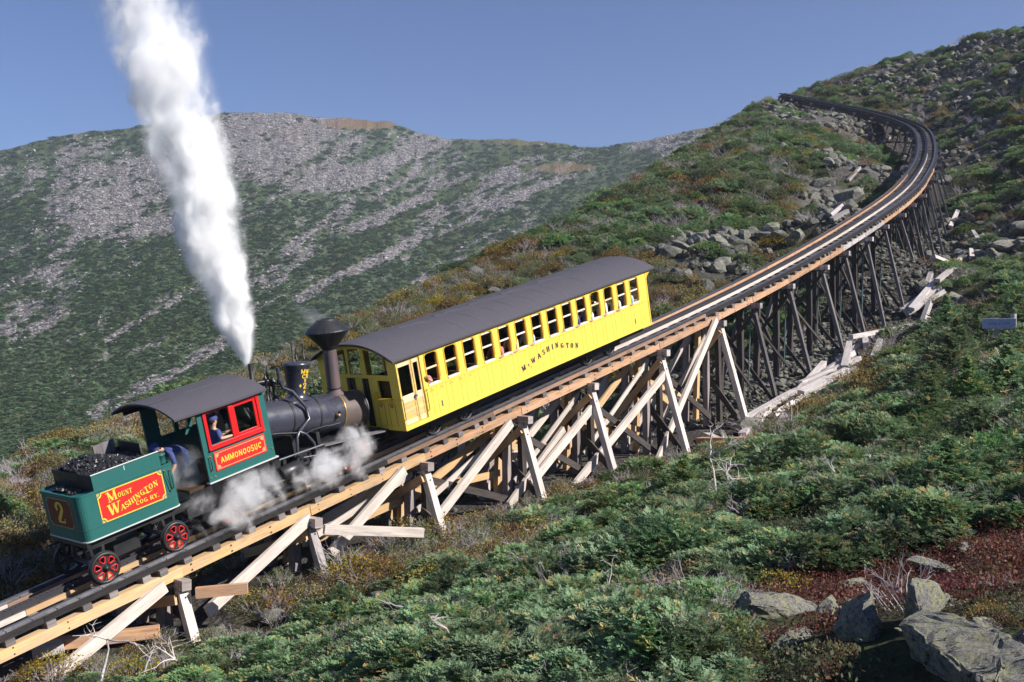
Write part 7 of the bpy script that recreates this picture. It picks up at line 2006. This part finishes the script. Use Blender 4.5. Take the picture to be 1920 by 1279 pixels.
for x, y, h_, lab in ((4.9, 24.6, 1.35, "bleached forked snag with drooping arms below the tall white post"), (5.3, 23.0, 1.0, "white dead stems standing beside the forked snag"), (4.0, 21.0, .9, "thin upright dead stem in the middle of the thicket"), (7.3, 22.0, .9, "grey dead twigs on the crest of the thicket right of the snag"), (-6.9, 17.6, 1.0, "bleached twisted snag in front of the lowest timber"), (-5.5, 17.9, .8, "white dead branches lying left of the first plank foot"), (-6.2, 17.2, .7, "pale dead twigs at the bottom left of the slope"), (-1.3, 14.5, .8, "slim pale dead stem in the spruce left of centre"), (1.2, 15.0, .6, "short pale dead stick in the centre foreground"), (2.0, 9.6, .45, "short dead stick left of the foreground outcrop"), (5.6, 26.0, 1.0, "dead grey crown below the tallest trestle post"), (-.5, 11.6, .55, "small bleached root in the bottom foreground"), (6.4, 20.4, .8, "dead leader above the dark spruces right of centre"), (9.0, 33.5, 1.0, "grey dead stem by the bare earth under the white post")):
    snag(x, y, h_, int(abs(x * 31 + y * 17)), lab, (random.uniform(-.5, .5), random.uniform(-.4, .4)))

# wooden sign on two posts
sx, sy = 18.62, 40.2
sz = gz(sx, sy)
sign = empty("trail_sign", Matrix.Translation((sx, sy, sz)) @ Matrix.Rotation(R(-27), 4, "Z"), "small blue grey wooden sign on two posts in the scrub at the right", "sign")
m = MB(); zt = -sz + (611 - 606) / 1973 * sy
bz = zt + .0
m.box((-.60, -.04, bz - .22), (.58, .02, bz + .18)); sgb = m.build("board", m_paint("blue_grey_sign", (0.36, 0.42, 0.56), .7, .3, (.1, .1, .12)), sign, bevel=.01)
m = MB(); wr = random.Random(9); u_ = -.40    # weathered lettering: worn strokes, no longer readable in the photograph
for k_ in range(11):
    if k_ == 5: u_ += .05
    for q_ in range(3):
        x0_ = u_ + wr.uniform(0, .035); z0_ = bz - .07 + wr.uniform(0, .10); vert = wr.random() < .6
        w2_, h2_ = (.010, .055) if vert else (.034, .012)
        m.add([(x0_, -.0425 - q_ * .0004, z0_), (x0_ + w2_, -.0425 - q_ * .0004, z0_), (x0_ + w2_, -.0425 - q_ * .0004, z0_ + h2_), (x0_, -.0425 - q_ * .0004, z0_ + h2_)], [(0, 1, 2, 3)])
    u_ += .066
m.build("lettering", M["navy"], sgb)
m = MB(); m.beam((-.12, .09, -.3), (-.12, .09, bz + .22), .12, .12, (0, 1, 0)); m.build("post", M["old_timber"], sign)
m = MB(); m.tube([(.48, .10, -.3), (.48, .10, bz + .36)], .11, 10); m.build("post", M["old_timber"], sign)
m = MB(); m.prism([(-.18, bz - 1.0), (.35, bz - 1.0), (.35, bz - .93), (.62, bz - .86), (.55, bz - .78), (.28, bz - .72), (-.18, bz - .74)], lambda x_, z_, d: (x_, .02 - d, z_), 0, .04); m.build("arrow_board", sgb.data.materials[0], sign)

# ------------------------------------------------------------------ steam: volumes in real space
def steam_volume(name, axis, radii, dens, label, noise_scale, step, rim=.55, col=(.985, .985, .99), aniso=.25, seed=0.0, loc=None, n=20, soft=.9, warp=.5):
    """axis: list of points (local), radii at each point; density falls off from the axis and is broken up by noise"""
    A = [Vector(p) for p in axis]
    z0, z1 = A[0].z, A[-1].z
    m = MB(); ringv = []
    K = 26
    def interp(z, vals):
        return float(np.interp(z, [p.z for p in A], vals))
    for k in range(K + 1):
        z = z0 + (z1 - z0) * k / K
        cx, cy = interp(z, [p.x for p in A]), interp(z, [p.y for p in A]); r_ = interp(z, radii) * 1.28
        for j in range(n):
            a = 2 * math.pi * j / n; rj = r_ * (1 + .06 * math.sin(3 * a + k * .9) + .05 * math.sin(5 * a - k * 1.3))
            ringv.append((cx + math.cos(a) * rj, cy + math.sin(a) * rj, z))
    fs = [(k * n + j, k * n + (j + 1) % n, (k + 1) * n + (j + 1) % n, (k + 1) * n + j) for k in range(K) for j in range(n)]
    fs += [tuple(range(n))[::-1], tuple(K * n + j for j in range(n))]
    m.add(ringv, fs, 0, True)
    t = NT(name + "_volume")
    p = t.coord("Object")
    sep = t.n("ShaderNodeSeparateXYZ"); t.set(sep.inputs[0], p)
    zn = t.maprange(sep.outputs[2], z0, z1, 0.0, 1.0)
    def curve(vals, lo, hi):
        nd = t.n("ShaderNodeFloatCurve"); c = nd.mapping.curves[0]
        pts = [((q_.z - z0) / (z1 - z0), (v_ - lo) / (hi - lo)) for q_, v_ in zip(A, vals)]
        c.points[0].location = pts[0]; c.points[1].location = pts[-1]
        for q_ in pts[1:-1]: c.points.new(*q_)
        for q_ in c.points: q_.handle_type = "AUTO_CLAMPED"
        nd.mapping.update(); t.set(nd.inputs["Value"], zn)
        return t.math("ADD", t.math("MULTIPLY", nd.outputs[0], hi - lo), lo)
    def lim(v_): return (min(v_) - .05, max(v_) + .05)
    cx = curve([q_.x for q_ in A], *lim([q_.x for q_ in A])); cy = curve([q_.y for q_ in A], *lim([q_.y for q_ in A])); rr = curve(radii, *lim(radii))
    dx = t.math("SUBTRACT", sep.outputs[0], cx); dy = t.math("SUBTRACT", sep.outputs[1], cy)
    d = t.math("DIVIDE", t.math("SQRT", t.math("ADD", t.math("MULTIPLY", dx, dx), t.math("MULTIPLY", dy, dy))), rr)
    pv = t.mapping(p, (1, 1, .75), (seed, seed * 2, seed * 3))
    n1 = t.noise(noise_scale, 5, .6, pv, warp); n2 = t.noise(noise_scale * .42, 2, .5, pv)
    e = t.math("ADD", d, t.math("ADD", t.math("MULTIPLY", t.math("SUBTRACT", n1, .5), 3.0), t.math("MULTIPLY", t.math("SUBTRACT", n2, .5), 2.0)))
    nd = t.n("ShaderNodeMapRange", interpolation_type="SMOOTHSTEP"); t.set(nd.inputs[0], e)
    for i_, v_ in enumerate((rim + soft * .45, rim - soft * .45, 0.0, 1.0)): nd.inputs[i_ + 1].default_value = v_
    edge = t.n("ShaderNodeMapRange", interpolation_type="SMOOTHSTEP"); t.set(edge.inputs[0], d)
    for i_, v_ in enumerate((1.22, .85, 0.0, 1.0)): edge.inputs[i_ + 1].default_value = v_
    dn = curve(dens, 0.0, max(dens) + .01)
    halo = t.n("ShaderNodeMapRange", interpolation_type="SMOOTHSTEP"); t.set(halo.inputs[0], e)
    for i_, v_ in enumerate((rim + soft * 1.1, rim - soft * .1, 0.0, .13)): halo.inputs[i_ + 1].default_value = v_
    rho = t.math("MULTIPLY", t.math("MULTIPLY", t.math("ADD", t.math("POWER", nd.outputs[0], 1.6), halo.outputs[0]), edge.outputs[0]), dn)
    vol = t.n("ShaderNodeVolumePrincipled"); vol.inputs["Color"].default_value = (*col, 1); vol.inputs["Anisotropy"].default_value = aniso
    t.set(vol.inputs["Density"], rho)
    t.t.links.new(vol.outputs[0], t.out.inputs["Volume"])
    t.m.cycles.volume_step_rate = step
    o = m.build(name, t.m, None, Matrix.Translation(loc))
    return tag(o, label, "steam", kind="stuff")

wl = WHISTLE
def up_at(pxx, pyy, yd=0.0):
    Y = wl.y + yd
    return Vector(((pxx - 960) / 1973 * Y, Y, (611 - pyy) / 1973 * Y)) - wl
pl_px = [(462, 688, 4), (458, 660, 17), (448, 630, 29), (436, 595, 40), (424, 555, 52), (410, 510, 60), (400, 470, 68), (388, 420, 74), (377, 370, 80), (362, 320, 86), (350, 270, 88), (338, 225, 88), (322, 170, 92), (308, 110, 100), (290, 50, 104), (270, -10, 108), (250, -80, 112)]
ax = []; rd = []
for i, (a, b, c) in enumerate(pl_px):
    q_ = up_at(a, b, -i * .03); q_.z = max(q_.z, (ax[-1].z + .02) if ax else q_.z); ax.append(q_); rd.append(c * (.84 if i > 3 else 1.0) / 1973 * wl.y)
base_off = ax[0].copy()
ax = [q_ - base_off * (1 - min(1, q_.z / 1.0)) if False else q_ for q_ in ax]
dn = [26, 24, 22, 20, 18, 16, 15, 14, 13, 12, 11, 8, 5.5, 3.6, 2.5, 1.9, 1.6]
steam_volume("steam_plume", ax, rd, dn, "tall white steam plume rising from the locomotive safety valve", 2.2, .05, loc=wl, rim=.52, soft=.8, col=(1.0, 1.0, 1.0), aniso=.1)
# wisps round the cylinders and under the cab
def wisp(s_, w_, h_, hgt, r0, r1, den, label, drift=(-.3, .0), seed=1.0):
    p = tp(s_, w_, h_)
    a = [Vector((drift[0] * f * f, drift[1] * f, hgt * f)) for f in (0, .25, .5, .75, 1)]
    steam_volume("steam_cloud", a, [r0, (r0 + r1) * .55, r1, r1 * .95, r1 * .6], [den * .9, den, den * .9, den * .6, den * .25], label, 2.6, .10, .60, (.95, .95, .98), .2, seed, p, 16, .8, .8)
wisp(-.80, .05, 3.35, .9, .18, .42, .45, "faint smoke wisp round the chimney head", (-.9, .1), 13.3)
def cloud(s_, w_, h_, rs, rw, rh, den, label, seed, scale=2.3, cut=.52):
    """long low cloud lying along the track: ellipsoid domain, density broken up by noise"""
    P, T, N, U = track(s_)
    mt = Matrix((T, -N, U)).transposed().to_4x4(); mt.translation = P + N * w_ + U * h_
    m = MB(); nr, ns = 12, 20; vs = []
    for i in range(1, nr):
        a = math.pi * i / nr
        for j in range(ns):
            b_ = 2 * math.pi * j / ns; k = 1 + .07 * math.sin(3 * b_ + i) + .05 * math.sin(5 * b_ - 2 * i)
            vs.append((math.cos(b_) * math.sin(a) * rs * k, math.sin(b_) * math.sin(a) * rw * k, math.cos(a) * rh * k))
    vs += [(0, 0, rh), (0, 0, -rh)]; n_ = len(vs)
    fs = [(i * ns + j, i * ns + (j + 1) % ns, (i + 1) * ns + (j + 1) % ns, (i + 1) * ns + j) for i in range(nr - 2) for j in range(ns)]
    fs += [(n_ - 2, j, (j + 1) % ns) for j in range(ns)] + [(n_ - 1, (nr - 2) * ns + (j + 1) % ns, (nr - 2) * ns + j) for j in range(ns)]
    m.add(vs, fs, 0, True)
    t = NT("steam_cloud_volume"); p = t.coord("Object")
    ln = t.n("ShaderNodeVectorMath", operation="LENGTH"); t.set(ln.inputs[0], t.mapping(p, (1 / rs, 1 / rw, 1 / rh))); d = ln.outputs["Value"]
    pv = t.mapping(p, (1, 1, .8), (seed, seed * 1.7, seed * .6))
    n1 = t.noise(scale, 5, .62, pv, .7); n2 = t.noise(scale * .45, 2, .5, pv)
    e = t.math("ADD", t.math("MULTIPLY", n1, .78), t.math("MULTIPLY", n2, .26))
    e = t.math("SUBTRACT", e, t.math("MULTIPLY", t.math("MULTIPLY", d, d), .30))
    nd = t.n("ShaderNodeMapRange", interpolation_type="SMOOTHSTEP"); t.set(nd.inputs[0], e)
    for i_, v_ in enumerate((cut - .10, cut + .14, 0.0, den)): nd.inputs[i_ + 1].default_value = v_
    ed = t.n("ShaderNodeMapRange", interpolation_type="SMOOTHSTEP"); t.set(ed.inputs[0], d)
    for i_, v_ in enumerate((.98, .6, 0.0, 1.0)): ed.inputs[i_ + 1].default_value = v_
    vol = t.n("ShaderNodeVolumePrincipled"); vol.inputs["Color"].default_value = (.99, .99, 1, 1); vol.inputs["Anisotropy"].default_value = .2
    t.set(vol.inputs["Density"], t.math("MULTIPLY", nd.outputs[0], ed.outputs[0]))
    t.t.links.new(vol.outputs[0], t.out.inputs["Volume"]); t.m.cycles.volume_step_rate = .10
    return tag(m.build("steam_cloud", t.m, None, mt), label, "steam", kind="stuff")
cloud(-4.75, .95, .55, 1.6, .62, .95, 6.5, "grey steam billowing under the cab and over the near rail", 3.1, 2.2, .455)
cloud(-2.6, 1.05, .50, 1.25, .50, .66, 6.5, "bright broken steam along the cylinders below the boiler", 7.9, 2.8, .465)
cloud(-1.35, 1.0, .62, .80, .50, .9, 6.5, "steam curling up beside the running board below the smokebox", 12.3, 2.6, .45)
cloud(-5.75, .45, 1.35, .75, .70, 1.1, 5.0, "thin grey steam in the gap between cab and tender", 21.7, 2.2, .46)

# ------------------------------------------------------------------ air
hz = MB(); hz.box((-900, -60, -66), (1400, 1660, 290))
t = NT("haze_air")
vol = t.n("ShaderNodeVolumePrincipled"); vol.inputs["Color"].default_value = (.80, .86, 1.0, 1); vol.inputs["Density"].default_value = .0002; vol.inputs["Anisotropy"].default_value = .3
t.t.links.new(vol.outputs[0], t.out.inputs["Volume"])
t.m.cycles.homogeneous_volume = True
hz_o = hz.build("haze", t.m); tag(hz_o, "thin blue air over the whole mountainside", "haze", kind="stuff")
